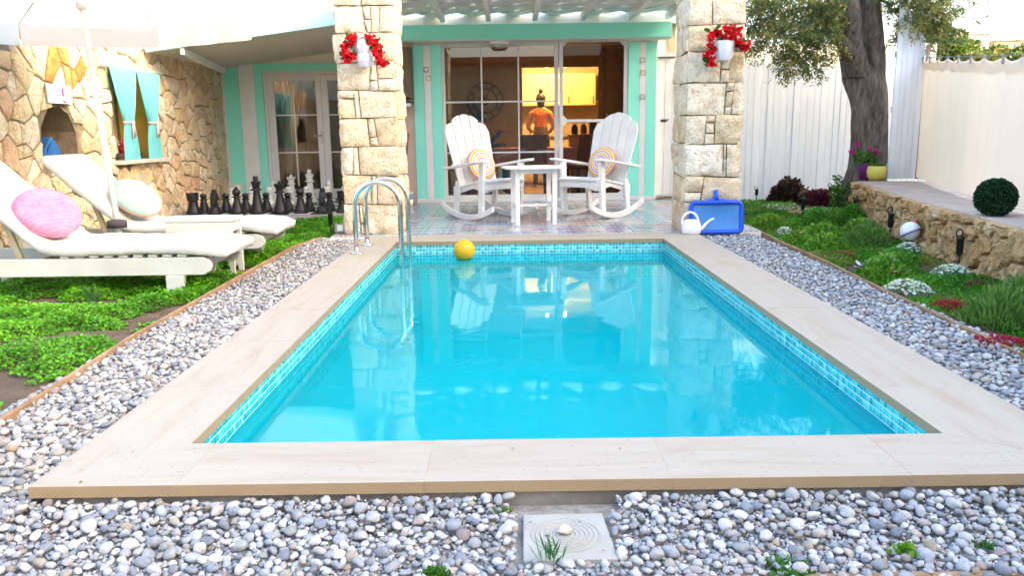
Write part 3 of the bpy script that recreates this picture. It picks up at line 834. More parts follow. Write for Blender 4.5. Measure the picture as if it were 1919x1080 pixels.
def screen():
    t = thing('fabric_screen', 'cream fabric privacy screen hung on a wire above the retaining wall', 'privacy screen', (4.4, 8, .35))
    # bottom line, top line (x, y, zb, zt)
    K = [(5.02, 10.15, .36, 1.77), (4.55, 8.7, .36, 1.66), (4.12, 7.3, .36, 1.55), (3.80, 6.0, .36, 1.455), (3.55, 4.6, .36, 1.46), (3.42, 3.2, .36, 1.46), (3.40, 1.0, .36, 1.46), (3.40, -2.0, .0, 1.5)]
    V = []; F = []; n = 0; rows = 9
    P = []
    for i in range(len(K) - 1):
        m = 26
        for k in range(m): P.append([K[i][j] + (K[i + 1][j] - K[i][j]) * k / m for j in range(4)])
    P.append(list(K[-1]))
    for i, (x, y, zb, zt_) in enumerate(P):
        sag = 0.035 * abs(math.sin(i * PI / 9.0))
        for r in range(rows):
            f = r / (rows - 1); z = zb + .02 + (zt_ - sag - zb) * f
            wv = .012 * math.sin(i * .9 + 1.3 * math.sin(i * .21)) * (1 - .5 * f) + .008 * math.sin(i * .37 + f * 3)
            V.append((x + wv, y + wv * .2, z))
    for i in range(len(P) - 1):
        for r in range(rows - 1):
            a = i * rows + r; F.append([a, a + rows, a + rows + 1, a + 1])
    N = NT('cream_canvas'); v = N.coord('Object', (1, 1, 1)); f = N.noise(v, 3, 4)
    c = N.mix(f, (0.82, 0.76, 0.67), (0.86, 0.81, 0.73))
    wv = N.bump(N.noise(N.coord('Object', (1, 1, .3)), 40, 3), .25, .004)
    p = N.bsdf(c, .9, 0, wv, .1); tr = N.n("ShaderNodeBsdfTranslucent"); N.l(N.mix(1.0, c, (1.0, .90, .74), 'MULTIPLY'), tr.inputs[0])
    mx = N.n("ShaderNodeMixShader"); mx.inputs[0].default_value = .5; N.l(p, mx.inputs[1]); N.l(tr.outputs[0], mx.inputs[2])
    m = N.end(mx.outputs[0])
    mb = MB(); mb.add(V, F); o = mb.build('fabric', m, t, True, world=True)
    # hem strip folded over the wire
    mb = MB(); Vh = []; Fh = []
    for i, (x, y, zb, zt_) in enumerate(P):
        sag = 0.035 * abs(math.sin(i * PI / 9.0))
        wv = .012 * math.sin(i * .9 + 1.3 * math.sin(i * .21)) * .5 + .008 * math.sin(i * .37 + 3)
        Vh += [(x + wv - .008, y, zt_ - sag + .004 - .085), (x + wv - .008, y, zt_ - sag + .026)]
    for i in range(len(P) - 1): Fh.append([2 * i, 2 * i + 2, 2 * i + 3, 2 * i + 1])
    mb.add(Vh, Fh); mb.build('hem', m, t, True, world=True)
    MB().tube([(x - .004, y, zt_ + .035) for x, y, zb, zt_ in P[::6]], .005, 6).build('wire', plain('steel_wire', (.25, .27, .25), None, 3, .5, 0, metal=.6), t, world=True)
    for i in range(0, 150, 9):
        x, y, zb, zt_ = P[i]
        MB().b2((x - .012, y - .008, zt_ - .03), (x + .006, y + .008, zt_ + .045)).build('clip', plain('clip_grey', (.35, .36, .36), None, 3, .5, 0), t, world=True)
    MB().tube([(5.03, 10.1, .35), (5.04, 10.1, 1.95)], .022, 10).build('post', plain('pink_post', (.50, .36, .31), None, 4, .6, .1), t, world=True, smooth=True)
    MB().tube([(3.42, 3.2, .35), (3.42, 3.2, 1.55)], .022, 10).build('post', MATS['pink_post'], t, world=True, smooth=True)
screen()
# ------------------------------------------------------------------ the house behind the terrace
def glassmat(name, tint=(0.92, 0.95, 0.93), ior=1.5, rough=0.0):
    if name in MATS: return MATS[name]
    N = NT(name)
    tr = N.n("ShaderNodeBsdfTransparent"); tr.inputs[0].default_value = (*tint, 1)
    gl = N.n("ShaderNodeBsdfGlossy"); gl.inputs['Roughness'].default_value = rough
    fr = N.n("ShaderNodeFresnel"); fr.inputs['IOR'].default_value = ior
    mx = N.n("ShaderNodeMixShader"); N.l(fr.outputs[0], mx.inputs[0]); N.l(tr.outputs[0], mx.inputs[1]); N.l(gl.outputs[0], mx.inputs[2])
    MATS[name] = N.end(mx.outputs[0]); return MATS[name]
M_GLASS = glassmat('window_glass', (0.86, 0.86, 0.84), 1.75)

FY = 11.75
def house():
    t = thing('pool_house', 'single storey house with turquoise and white trim behind the terrace', 'house', (0, FY, 0))
    W = dict(parent=t, world=True)
    # --- right part: facade around the sliding door
    q = MB()
    q.b2((-1.34, FY, 0), (-.945, FY + .15, 2.45)); q.b2((1.672, FY, 0), (2.09, FY + .15, 2.45)); q.b2((-.945, FY, 2.262), (1.672, FY + .15, 2.45))
    q.build('wall', M_CREAM, **W)
    MB().b2((-2.05, FY + .02, -.02), (-1.342, FY + .16, 2.45)).build('wall', M_PINKW, **W)
    MB().b2((-2.05, FY + .16, -.02), (-1.93, 12.62, 2.45)).build('wall', M_PINKW, **W)
    for (a, b, m) in ((-1.34, -1.195, M_TEAL), (-1.192, -1.092, M_WHITE), (-1.089, -.945, M_TEAL), (1.675, 1.838, M_TEAL), (1.841, 1.92, M_WHITE), (1.923, 2.07, M_TEAL)):
        MB().b2((a, FY - .022, .055), (b, FY - .001, 2.19)).build('trim_board', m, bevel=.003, **W)
    MB().b2((-1.34, FY - .03, 0.0), (-.945, FY - .001, .053)).build('plinth', M_WHITE, bevel=.003, **W)
    MB().b2((1.675, FY - .03, 0.0), (2.09, FY - .001, .053)).build('plinth', M_WHITE, bevel=.003, **W)
    MB().b2((-.945, FY - .04, 0.0), (1.672, FY + .16, .045)).build('threshold', M_WHITE, bevel=.003, **W)
    # small square wall ornaments on the white boards
    for (x, z, c) in ((-1.155, 1.86, (.62, .25, .2)), (-1.125, 1.74, (.62, .5, .25)), (1.87, 1.95, (.5, .55, .5)), (1.885, 1.78, (.6, .55, .35)), (1.878, 1.45, (.55, .5, .45))):
        d = MB(); s = .03
        for (dx, dz, w, h) in ((0, s, 2 * s, .014), (0, -s, 2 * s, .014), (s, 0, .014, 2 * s), (-s, 0, .014, 2 * s)): d.box((x + dx, FY - .027, z + dz), (w, .008, h))
        d.build('ornament', plain('ornament_%d' % int(z * 100), c, None, 5, .6, .1), **W)
    # sliding window with glazing bars
    wf = MB(); f = .045
    x0, x1, z0, z1 = -.944, .70, .047, 2.26
    wf.b2((x0, FY + .02, z0), (x0 + f, FY + .09, z1)); wf.b2((x1 - .06, FY + .02, z0), (x1, FY + .09, z1))
    wf.b2((x0 + f, FY + .022, z1 - .10), (x1 - .06, FY + .088, z1)); wf.b2((x0 + f, FY + .022, z0), (x1 - .06, FY + .088, z0 + .05))
    win = wf.build('sliding_window', M_PVC, bevel=.004, **W)
    off = Vector(t.location)
    def sub(mb, name, mat, par, bevel=0): 
        o = mb.build(name, mat, None, bevel=bevel)
        o.data.transform(Matrix.Translation(-off)); o.parent = par; return o
    for x in (-.385, .135): sub(MB().b2((x - .011, FY + .03, z0 + .05), (x + .011, FY + .062, z1 - .10)), 'glazing_bar', M_PVC, win)
    for z in (1.41, .70): sub(MB().b2((x0 + f, FY + .032, z - .011), (x1 - .06, FY + .06, z + .011)), 'glazing_bar', M_PVC, win)
    xs = [x0 + f, -.385, .135, x1 - .06]; zs = [z0 + .05, .70, 1.41, z1 - .10]
    for i in range(3):
        for j in range(3):
            sub(MB().b2((xs[i], FY + .045 , zs[j]), (xs[i + 1], FY + .049, zs[j + 1])), 'pane', M_GLASS, win)
    # screen door
    d = MB(); x0, x1, z0, z1 = .705, 1.668, .05, 2.258; f = .055
    for (a, b, c, e) in ((x0, x0 + f, z0, z1), (x1 - f, x1, z0, z1), (x0 + f, x1 - f, z1 - f, z1), (x0 + f, x1 - f, z0, z0 + f), (x0 + f, x1 - f, 1.11, 1.15)):
        d.b2((a, FY - .012, c), (b, FY + .015, e))
    for (x, z, sx, sz) in ((x0 + f, z1 - f, 1, -1), (x1 - f, z1 - f, -1, -1), (x0 + f, 1.15, 1, 1), (x0 + f, 1.11, 1, -1), (x1 - f, 1.15, -1, 1), (x0 + f, z0 + f, 1, 1), (x1 - f, z0 + f, -1, 1)):
        d.prism([(x, FY - .010, z), (x + sx * .06, FY - .010, z), (x, FY - .010, z + sz * .06)], (0, .02, 0))
    door = d.build('screen_door', M_PVC, bevel=.004, **W)
    for (c, e) in ((z0 + f, 1.11), (1.15, z1 - f)): sub(MB().b2((x0 + f, FY + .001, c), (x1 - f, FY + .004, e)), 'pane', glassmat('fly_mesh', (.72, .70, .68), 1.3), door)
    sub(MB().b2((x0 + .015, FY - .035, 1.0), (x0 + .04, FY - .013, 1.22)), 'handle', M_PVC, door, .004)
    for k in range(3): sub(MB().tube([(x0 + .03, FY - .02, .95 + .12 * k), (x0 + .03, FY - .011, .95 + .12 * k)], .006, 8), 'screw', M_CHROME, door)
    # white boarded store door at the right end
    MB().b2((2.09, 11.93, -.02), (2.42, 11.98, 2.35)).build('wall', M_WHITE, **W)
    sd = MB().b2((2.10, 11.86, .03), (2.44, 11.88, 1.98)).build('store_door', M_WHITE, bevel=.003, **W)
    for k in range(3): sub(MB().b2((2.105 + k * .112, 11.845, .05), (2.105 + k * .112 + .108, 11.859, 1.95)), 'board', M_WHITE, sd, .003)
    ht = MB(); ht.b2((2.16, 11.83, 1.10), (2.24, 11.844, 1.135)); ht.tube([(2.22, 11.825, 1.10), (2.27, 11.815, 1.135)], .008, 8); sub(ht, 'latch', plain('dark_iron', (.05, .05, .055), None, 4, .5, .1), sd)
    MB().b2((2.05, 11.80, 2.0), (2.46, 11.95, 2.06)).build('ledge', M_WHITE, **W)
    # --- left part: recessed facade with glazed door, under the eave
    LY = 12.6
    q = MB()
    q.b2((-4.36, LY, -.02), (-3.705, LY + .15, 2.45)); q.b2((-3.705, LY, 1.93), (-1.93, LY + .15, 2.45)); q.b2((-2.06, LY, -.02), (-1.93, LY + .15, 1.93))
    q.build('wall', M_CREAM, **W)
    for (a, b, z0, z1, m) in ((-4.29, -4.065, 0.0, 1.99, M_TEAL), (-4.062, -3.835, 0.0, 2.12, M_WHITE), (-3.832, -3.705, 0.0, 1.93, M_TEAL), (-3.832, -1.95, 1.933, 2.04, M_TEAL)):
        MB().b2((a, LY - .022, z0), (b, LY - .001, z1)).build('trim_board', m, bevel=.003, **W)
    d = MB(); x0, x1, z1 = -3.70, -2.07, 1.928
    d.b2((x0, LY - .01, .0), (x0 + .05, LY + .06, z1)); d.b2((x1 - .05, LY - .01, 0), (x1, LY + .06, z1)); d.b2((x0 + .05, LY - .008, z1 - .05), (x1 - .05, LY + .058, z1))
    fr = d.build('door_frame', M_PVC, bevel=.004, **W)
    for (a, b, mids) in ((-3.648, -2.84, (-3.265,)), (-2.836, -2.122, (-2.48,))):
        q = MB(); s = .10
        q.b2((a, LY + .0, .01), (a + s, LY + .05, 1.875)); q.b2((b - .085, LY + .0, .01), (b, LY + .05, 1.875)); q.b2((a + s, LY + .002, 1.785), (b - .085, LY + .048, 1.875)); q.b2((a + s, LY + .002, .01), (b - .085, LY + .048, .16))
        lf = q.build('glazed_door', M_PVC, bevel=.004, **W)
        for x in mids: sub(MB().b2((x - .009, LY + .012, .16), (x + .009, LY + .034, 1.785)), 'glazing_bar', M_PVC, lf)
        for z in (1.28, .72): sub(MB().b2((a + s, LY + .013, z - .009), (b - .085, LY + .033, z + .009)), 'glazing_bar', M_PVC, lf)
        xs = [a + s, mids[0], b - .085]; zs = [.16, .72, 1.28, 1.785]
        for i in range(2):
            for j in range(3): sub(MB().b2((xs[i], LY + .021, zs[j]), (xs[i + 1], LY + .025, zs[j + 1])), 'pane', M_GLASS, lf)
    hd = MB(); hd.tube([(-2.86, LY - .045, .97), (-2.98, LY - .045, .97)], .009, 8); hd.b2((-2.875, LY - .045, .95), (-2.86, LY + 0, .99)); hd.b2((-2.88, LY - .012, .85), (-2.855, LY - .001, 1.05))
    hd.build('door_handle', plain('brushed_metal', (.6, .55, .5), None, 4, .3, 0, metal=.8), **W)
    # eave: soffit, fascia, verge, siding above
    def ez(x): return 2.02 + (x + 4.0) * 0.125
    P = [(-4.30, 10.0), (-1.72, 10.0), (-1.72, LY), (-4.30, LY)]
    q = MB().prism([(x, y, ez(x)) for x, y in P], (0, 0, .03)); q.build('soffit', M_SOFFIT, **W)
    mf = plain('pale_turquoise_paint', (.42, .66, .66), (.36, .60, .60), 3, .5, .15)
    q = MB().prism([(-4.30, 9.97, ez(-4.3) - .01), (-1.72, 9.97, ez(-1.72) - .01), (-1.72, 9.97, ez(-1.72) + .165), (-4.30, 9.97, ez(-4.3) + .06)], (0, .028, 0)); q.build('fascia', mf, **W)
    MB().bar((-3.88, 10.02, ez(-3.88) - .045), (-4.27, 12.58, ez(-4.27) - .045), .05, .085).build('verge_board', M_WHITE, bevel=.003, **W)
    x = -4.25
    while x < -1.75:
        zb = ez(x) + (.17 if x > -3.2 else .10)
        MB().b2((x, 10.0, zb), (x + .088, 10.02, 3.2)).build('siding_board', M_WHITE, **W); x += .091
    q = MB().prism([(-4.6, 10.02, 3.2), (-1.7, 10.02, 3.4), (-1.7, 13.4, 3.4), (-4.6, 13.4, 3.2)], (0, 0, .08)); q.build('roof', M_SOFFIT, **W)
    MB().b2((-1.93, FY + .05, 2.45), (2.5, 16.1, 2.6)).build('roof', M_WHITE, **W)
    # rooms behind the glass
    mi = plain('interior_wall', (.42, .33, .23), (.36, .28, .2), 2, .8, .1)
    mo = plain('interior_wall_olive', (.40, .33, .18), (.34, .27, .14), 2, .8, .2)
    q = MB(); q.b2((-1.40, FY + .15, -.02), (-1.30, 16.0, 2.44)); q.b2((2.26, FY + .15, -.02), (2.36, 16.0, 2.44)); q.b2((-1.30, 15.9, 0), (2.26, 16.0, 2.44)); q.build('interior_wall', mi, **W)
    MB().b2((-1.30, FY + .15, -.05), (2.26, 15.9, 0.0)).build('interior_floor', plain('interior_floor', (.30, .2, .13), None, 3, .35, 0), **W)
    MB().b2((-1.30, FY + .15, 2.38), (2.26, 15.9, 2.44)).build('interior_ceiling', plain('interior_ceiling', (.55, .5, .42), None, 3, .8, 0), **W)
    q = MB(); q.b2((-1.30, 14.0, 0), (.22, 14.12, 2.38)); q.b2((.22, 14.002, 2.04), (1.55, 14.118, 2.38)); q.b2((1.55, 14.0, 0), (2.26, 14.12, 2.38)); q.build('partition', mo, **W)
    q = MB(); q.b2((-4.30, 14.6, 0), (-1.95, 14.7, 2.4)); q.b2((-4.36, LY + .15, 0), (-4.30, 14.7, 2.4)); q.b2((-1.99, LY + .15, 0), (-1.93, 14.7, 2.4)); q.b2((-4.3, LY + .15, 2.4), (-1.99, 14.7, 2.45)); q.build('interior_wall', mi, **W)
    MB().b2((-4.3, LY + .15, -.05), (-1.99, 14.6, .0)).build('interior_floor', MATS['interior_floor'], **W)
house()

def pergola():
    t = thing('pergola', 'white lattice pergola roof with turquoise beam over the terrace', 'pergola', (0.3, 10, 2.2))
    W = dict(parent=t, world=True)
    MB().b2((-1.46, 11.44, 2.228), (2.22, 11.725, 2.425)).build('beam', M_TEAL, bevel=.004, **W)
    MB().b2((-1.46, 11.46, 2.215), (2.22, 11.72, 2.227)).build('beam_underside', M_CREAM, **W)
    MB().b2((-1.8, 8.70, 2.49), (2.4, 8.86, 2.72)).build('beam', M_WHITE, bevel=.004, **W)
    for x in (-1.52, -.90, -.27, .37, 1.03, 1.68, 2.2):
        MB().bar((x, 8.865, 2.535), (x, 11.72, 2.535), .065, .09).build('rafter', M_WOODW, bevel=.004, **W)
    # diagonal lattice boards
    x0, x1, y0, y1 = -1.6, 2.3, 8.87, 11.74
    pitch = .56; w = .30
    for sgn in (1, -1):
        c = -8
        k = -12
        while k < 24:
            s = k * pitch
            # line y - y0 = sgn*(x - x0) + s (sgn=1) ; y-y0 = -(x-x0)+s
            pts = []
            if sgn > 0:
                a = max(x0, x0 - s); b = min(x1, x0 + (y1 - y0) - s)
                if b - a > .1: pts = [(a, y0 + (a - x0) + s), (b, y0 + (b - x0) + s)]
            else:
                a = max(x0, x0 + s - (y1 - y0)); b = min(x1, x0 + s)
                if b - a > .1: pts = [(a, y0 - (a - x0) + s), (b, y0 - (b - x0) + s)]
            if pts:
                zz = lambda y: 2.589 + (.016 if sgn > 0 else 0)
                MB().bar((pts[0][0], pts[0][1], zz(pts[0][1])), (pts[1][0], pts[1][1], zz(pts[1][1])), w, .014).build('lattice_board', M_WOODW, **W)
            k += 1
    N = NT('shade_cloth'); tr = N.n("ShaderNodeBsdfTranslucent"); tr.inputs[0].default_value = (.34, .36, .34, 1); mx = N.n("ShaderNodeMixShader"); mx.inputs[0].default_value = .7; N.l(N.bsdf((.8, .8, .78), .9), mx.inputs[1]); N.l(tr.outputs[0], mx.inputs[2])
    V = []; F = []; nx, ny = 24, 18
    for j in range(ny + 1):
        for i in range(nx + 1): x = -1.55 + 3.8 * i / nx; y = 8.9 + 2.8 * j / ny; V.append((x, y, 2.655 + .02 * math.sin(x * 5 + y) * math.sin(y * 3.1)))
    for j in range(ny):
        for i in range(nx): a = j * (nx + 1) + i; F.append([a, a + 1, a + nx + 2, a + nx + 1])
    MB().add(V, F).build('shade_cloth', N.end(mx.outputs[0]), t, True, world=True)
    l = thing('ceiling_lamp', 'white oval ceiling lamp under the turquoise beam', 'lamp', (-.13, 11.585, 2.214))
    MB().lathe([(0.0001, .0), (.135, 0), (.135, -.03), (.12, -.045)], 28).build('lamp_base', M_WPLAST, l, True)
    MB().lathe([(.118, -.045), (.10, -.075), (.05, -.09), (.0001, -.093)], 28).build('lamp_shade', plain('frosted_glass', (.45, .50, .44), None, 3, .3, 0), l, True)
pergola()

# ------------------------------------------------------------------ what shows through the glass
def interior():
    cl = thing('wall_clock', 'large round wrought clock on the wall behind the window', 'clock', (-.40, 13.97, 1.50))
    q = MB(); R = .30
    for r in (.30, .20, .055): q.tube([(r * math.cos(a * PI / 24), 0, r * math.sin(a * PI / 24)) for a in range(48)], .012, 6, closed=True)
    q.build('clock_frame', plain('clock_iron', (.06, .045, .035), None, 5, .5, .1), cl, True)
    for k in range(12):
        a = k * PI / 6; n = MB()
        for j in (-1, 0, 1)[: 1 + (k * 7) % 3]:
            p = Vector((math.cos(a), 0, math.sin(a))); s = Vector((-math.sin(a), 0, math.cos(a))) * (.022 * j)
            n.bar(p * .215 + s, p * .285 + s, .012, .01, (0, 1, 0))
        n.build('numeral', MATS['clock_iron'], cl)
    q = MB(); q.bar((0, -.01, 0), (.06, -.01, .15), .014, .008, (0, 1, 0)); q.bar((0, -.01, 0), (-.12, -.01, .02), .014, .008, (0, 1, 0)); q.build('clock_hands', MATS['clock_iron'], cl)
    # kitchen units
    mk = plain('cream_kitchen_front', (.68, .52, .26), (.62, .46, .22), 2, .4, 0)
    k = thing('wall_cabinets', 'row of cream kitchen wall cabinets in warm light behind the glass', 'kitchen cabinet', (.9, 15.7, 1.45))
    MB().b2((.24, 15.56, 1.45), (1.62, 15.9, 2.04)).build('carcass', mk, k, world=True)
    for i in range(3):
        d = MB().b2((.25 + i * .455, 15.535, 1.46), (.25 + i * .455 + .448, 15.557, 2.03)).build('cabinet_door', mk, k, world=True, bevel=.004)
        MB().b2((.25 + i * .455 + .40, 15.515, 1.5), (.25 + i * .455 + .415, 15.534, 1.62)).build('handle', M_CHROME, k, world=True)
    hd = thing('cooker_hood', 'narrow grey cooker hood hanging beside the kitchen cabinets', 'cooker hood', (1.78, 15.7, 1.55))
    MB().prism([(1.64, 15.50, 1.50), (1.98, 15.50, 1.50), (1.90, 15.60, 1.60), (1.72, 15.60, 1.60)], (0, .28, 0)).build('hood', plain('hood_grey', (.4, .34, .28), None, 3, .4, 0), hd, world=True)
    MB().b2((1.75, 15.62, 1.6), (1.87, 15.88, 2.3)).build('flue', MATS['hood_grey'], hd, world=True)
    b = thing('kitchen_counter', 'kitchen base units with worktop behind the standing woman', 'kitchen counter', (1.0, 15.6, 0))
    MB().b2((.24, 15.32, .02), (2.2, 15.9, .86)).build('carcass', plain('counter_front', (.46, .36, .25), None, 2, .5, 0), b, world=True)
    MB().b2((.23, 15.28, .862), (2.24, 15.9, .9)).build('worktop', plain('worktop', (.16, .12, .09), None, 6, .3, 0), b, world=True, bevel=.004)
    for i in range(4): MB().b2((.26 + i * .48, 15.302, .06), (.26 + i * .48 + .465, 15.318, .84)).build('cabinet_door', mk, b, world=True, bevel=.003)
    c2 = thing('kitchen_island', 'beige kitchen island full of jars and small appliances seen through the screen door', 'kitchen counter', (1.35, 13.6, 0))
    MB().b2((.98, 13.3, .01), (2.0, 13.75, .90)).build('carcass', plain('island_front', (.52, .38, .26), None, 2, .6, 0), c2, world=True)
    MB().b2((.96, 13.28, .902), (2.02, 13.77, .93)).build('worktop', MATS['worktop'], c2, world=True, bevel=.004)
    cols = [((.05, .04, .03), 'dark kettle with round lid on the kitchen island', 'kettle'), ((.3, .08, .05), 'red storage jar on the kitchen island', 'jar'), ((.10, .10, .09), 'black toaster on the kitchen island', 'toaster'), ((.32, .26, .18), 'tan storage jar on the kitchen island', 'jar'), ((.06, .05, .05), 'black coffee machine on the kitchen island', 'coffee machine')]
    for i, (c, lb, ct) in enumerate(cols):
        x = 1.06 + i * .145; m = plain('kitchen_item_%d' % i, c, None, 4, .4, 0)
        if i in (2, 4): q = MB().box((0, 0, .08 + .02 * i), (.11, .14, .16 + .04 * i)); q.box((0, -.03, .17 + .04 * i), (.07, .05, .02))
        else: q = MB().lathe([(.045, 0), (.055, .04), (.05, .12), (.03, .15), (.03, .165), (.0001, .17)], 16)
        o = q.build(ct.replace(' ', '_'), m, None, True if i not in (2, 4) else False, bevel=.01 if i in (2, 4) else 0); o.location = (x, 13.45, .931); set_props(o, lb, ct)
    # curtains of the screen door
    for (x, lb) in ((1.36, 'narrow orange brown curtain left of its pair behind the screen door'), (1.60, 'narrow orange brown curtain at the right edge of the screen door')):
        P = []; n = 22
        mb = MB(); V = []; F = []
        for i in range(n + 1):
            for zz in (0.05, 1.2, 2.15): V.append((x - .06 + .12 * i / n, 12.12 + .02 * math.sin(i * 1.4) + .004 * math.sin(zz * 5 + i), zz))
        for i in range(n):
            for r in range(2): F.append([i * 3 + r, i * 3 + 3 + r, i * 3 + 4 + r, i * 3 + 1 + r])
        mb.add(V, F); N_ = plain('amber_curtain', (.62, .30, .07), (.40, .15, .03), 14, .8, .2)
        o = mb.build('curtain', N_, None, True, world=True, loc=(x, 12.12, .05)); set_props(o, lb, 'curtain')
        sm = o.modifiers.new('thickness', 'SOLIDIFY'); sm.thickness = .004
    # sheer curtain behind the left door
    mb = MB(); V = []; F = []
    for i in range(41):
        for zz in range(5):
            f = zz / 4; w = .10 + .32 * f ** 2
            V.append((-3.52 + w * i / 40, 12.85 + .018 * math.sin(i * 1.1), .05 + 1.78 * f))
    for i in range(40):
        for r in range(4): F.append([i * 5 + r, i * 5 + 5 + r, i * 5 + 6 + r, i * 5 + 1 + r])
    mb.add(V, F); o = mb.build('curtain', plain('sheer_curtain', (.60, .56, .50), None, 6, .8, .1), None, True, world=True, loc=(-3.4, 12.85, .05)); set_props(o, 'pale gathered curtain behind the glazed door near the chess set', 'curtain')
    o.modifiers.new('thickness', 'SOLIDIFY').thickness = .004
    # dining table with pink cloth, maroon chairs
    tb = thing('dining_table', 'dining table with legs behind the window', 'table', (.35, 12.95, 0))
    for sx in (-1, 1):
        for sy in (-1, 1): MB().bar((sx * .5, sy * .3, 0), (sx * .5, sy * .3, .70), .06, .06).build('leg', M_WOODW, tb)
    MB().box((0, 0, .715), (1.2, .74, .03)).build('tabletop', M_WOODW, tb)
    mb = MB(); V = []; F = []; n = 64
    for i in range(n):
        a = 2 * PI * i / n; e = 1 / max(abs(math.cos(a)) / .63, abs(math.sin(a)) / .40)
        for (s, z) in ((.6, .735), (1.0, .735), (1.015 + .03 * math.sin(i * 1.3), .62), (1.03 + .05 * math.sin(i * 1.3), .47)): V.append((e * s * math.cos(a), e * s * math.sin(a), z))
    for i in range(n):
        j = (i + 1) % n
        for r in range(3): F.append([i * 4 + r, j * 4 + r, j * 4 + r + 1, i * 4 + r + 1])
    F.append([i * 4 for i in range(n)])
    mb.add(V, F); o = mb.build('tablecloth', plain('pink_cloth', (.50, .12, .14), (.55, .25, .22), 7, .8, .2), None, True, loc=(.35, 12.95, 0)); set_props(o, 'pink cloth draped over the dining table behind the window', 'tablecloth')
    ch = None
    for (x, y, rz, lb) in ((.98, 12.75, -1.2, 'maroon dining chair seen through the screen door beside the table'), (.35, 12.35, PI, 'maroon dining chair in front of the dining table behind the window'), (-.50, 12.9, 1.5, 'maroon dining chair under the seated person behind the window')):
        if ch is None:
            ch = thing('dining_chair', lb, 'chair'); mc = plain('maroon_fabric', (.16, .03, .035), (.12, .02, .025), 8, .8, .2)
            MB().box((0, 0, .44), (.42, .42, .06)).build('seat', mc, ch, bevel=.015)
            MB().box((0, .20, .72), (.40, .045, .44), rotm(-.12)).build('backrest', mc, ch, bevel=.015)
            for sx in (-1, 1):
                for sy in (-1, 1): MB().bar((sx * .18, sy * .18, 0), (sx * .17, sy * .17, .42), .035, .035).build('leg', M_BLACK, ch)
            o = ch
        else: o = copy_tree(ch)
        o.location = (x, y, 0.001); o.rotation_euler = (0, 0, rz); o['label'] = lb; o['group'] = 'dining chairs behind the window'
    # glowing bulbs of the kitchen pendants
    me_ = NT('lit_bulb'); em = me_.n("ShaderNodeEmission"); em.inputs[0].default_value = (1, .72, .32, 1); em.inputs[1].default_value = 2.2; mbulb = me_.end(em.outputs[0])
    for (x, y, lb) in ((.66, 14.6, 'left lit kitchen pendant bulb under the warm ceiling'), (.98, 14.6, 'right lit kitchen pendant bulb beside the door post')):
        p = thing('pendant_lamp', lb, 'lamp', (x, y, 2.38))
        MB().tube([(0, 0, 0), (0, 0, -.20)], .006, 6).build('cord', M_BLACK, p)
        MB().lathe([(.012, -.19), (.03, -.21), (.05, -.25)], 16).build('lamp_holder', plain('brass', (.5, .33, .1), None, 4, .3, 0, metal=.9), p, True)
        MB().ell((0, 0, -.27), (.035, .035, .042), 14, 8).build('bulb', mbulb, p, True)
        ld = bpy.data.lights.new('pendant_light', 'POINT'); ld.energy = 24; ld.color = (1, .60, .22); ld.shadow_soft_size = .04
        lo = bpy.data.objects.new('pendant_light', ld); COL.objects.link(lo); lo.parent = p; lo.location = (0, 0, -.07)
interior()

# ------------------------------------------------------------------ beyond the garden
def hill():
    def h(x, y):
        s = min(1, max(0, (y - 22) / 70)); k = 1 / (1 + math.exp(-(x + 5) / 14))
        return -.13 + (9.3 * s ** .8) * (0.35 + .65 * k) + 0.6 * mnoise.noise((x * .06, y * .06, 1.3)) * s
    V = []; F = []; nx, ny = 60, 46
    for j in range(ny):
        for i in range(nx): x = -120 + 300 * i / (nx - 1); y = 20 + 260 * (j / (ny - 1)) ** 1.4; V.append((x, y, h(x, y) - (.03 if j else .3)))
    for j in range(ny - 1):
        for i in range(nx - 1): a = j * nx + i; F.append([a, a + 1, a + nx + 1, a + nx])
    m = plain('hillside_scrub', (.12, .11, .045), (.055, .085, .025), .25, .95, .8, bdist=.3, bscale=1.5)
    o = MB().add(V, F).build('hillside', m, None, True, fix=False); struct(o)
    return h
HILL = hill()

def far_house(name, label, x0, x1, y0, d, z0, z1, c, win, roof):
    t = thing(name, label, 'house', ((x0 + x1) / 2, y0, z0))
    m = plain(name + '_render', c, None, .4, .8, .1)
    MB().b2((x0, y0, z0 - 3), (x1, y0 + d, z1)).build('wall', m, t, world=True)
    MB().b2((x0 - .2, y0 - .2, z1 + .002), (x1 + .2, y0 + d + .2, z1 + .16)).build('roof', plain('flat_roof', (.6, .5, .42), None, 1, .8, 0), t, world=True)
    for (wx, wz, ww, wh) in win:
        w = MB().b2((wx, y0 - .05, wz), (wx + ww, y0 + .02, wz + wh)).build('window', plain('far_window', (.10, .12, .14), None, 1, .2, 0), t, world=True)
    if roof: 
        q = MB(); cx = x0 + (x1 - x0) * .38; q.tube([(cx, y0 + 1.5, z1 + .1), (cx, y0 + 1.5, z1 + .9)], .06, 8); q.tube([(cx - .5, y0 + 1.5, z1 + .55), (cx + .5, y0 + 1.5, z1 + .55)], .32, 10); q.build('water_tank', plain('tank', (.4, .42, .44), None, 1, .5, 0), t, world=True)
far_house('white_house', 'white flat-roofed house on the hill behind the trees, left of two', 47.2, 51.4, 90, 8, 8.4, 10.5, (.42, .40, .38), [(48, 9.2, .5, .8), (49.2, 9.2, .5, .8), (50.4, 9.2, .5, .8)], False)
far_house('beige_house', 'beige flat-roofed house on the hill with rooftop tank, right of two', 53.3, 58.5, 92, 8, 8.2, 10.0, (.34, .23, .16), [(54.3, 8.9, .4, .7), (55.4, 8.9, .4, .7), (56.8, 8.9, .5, .8)], True)

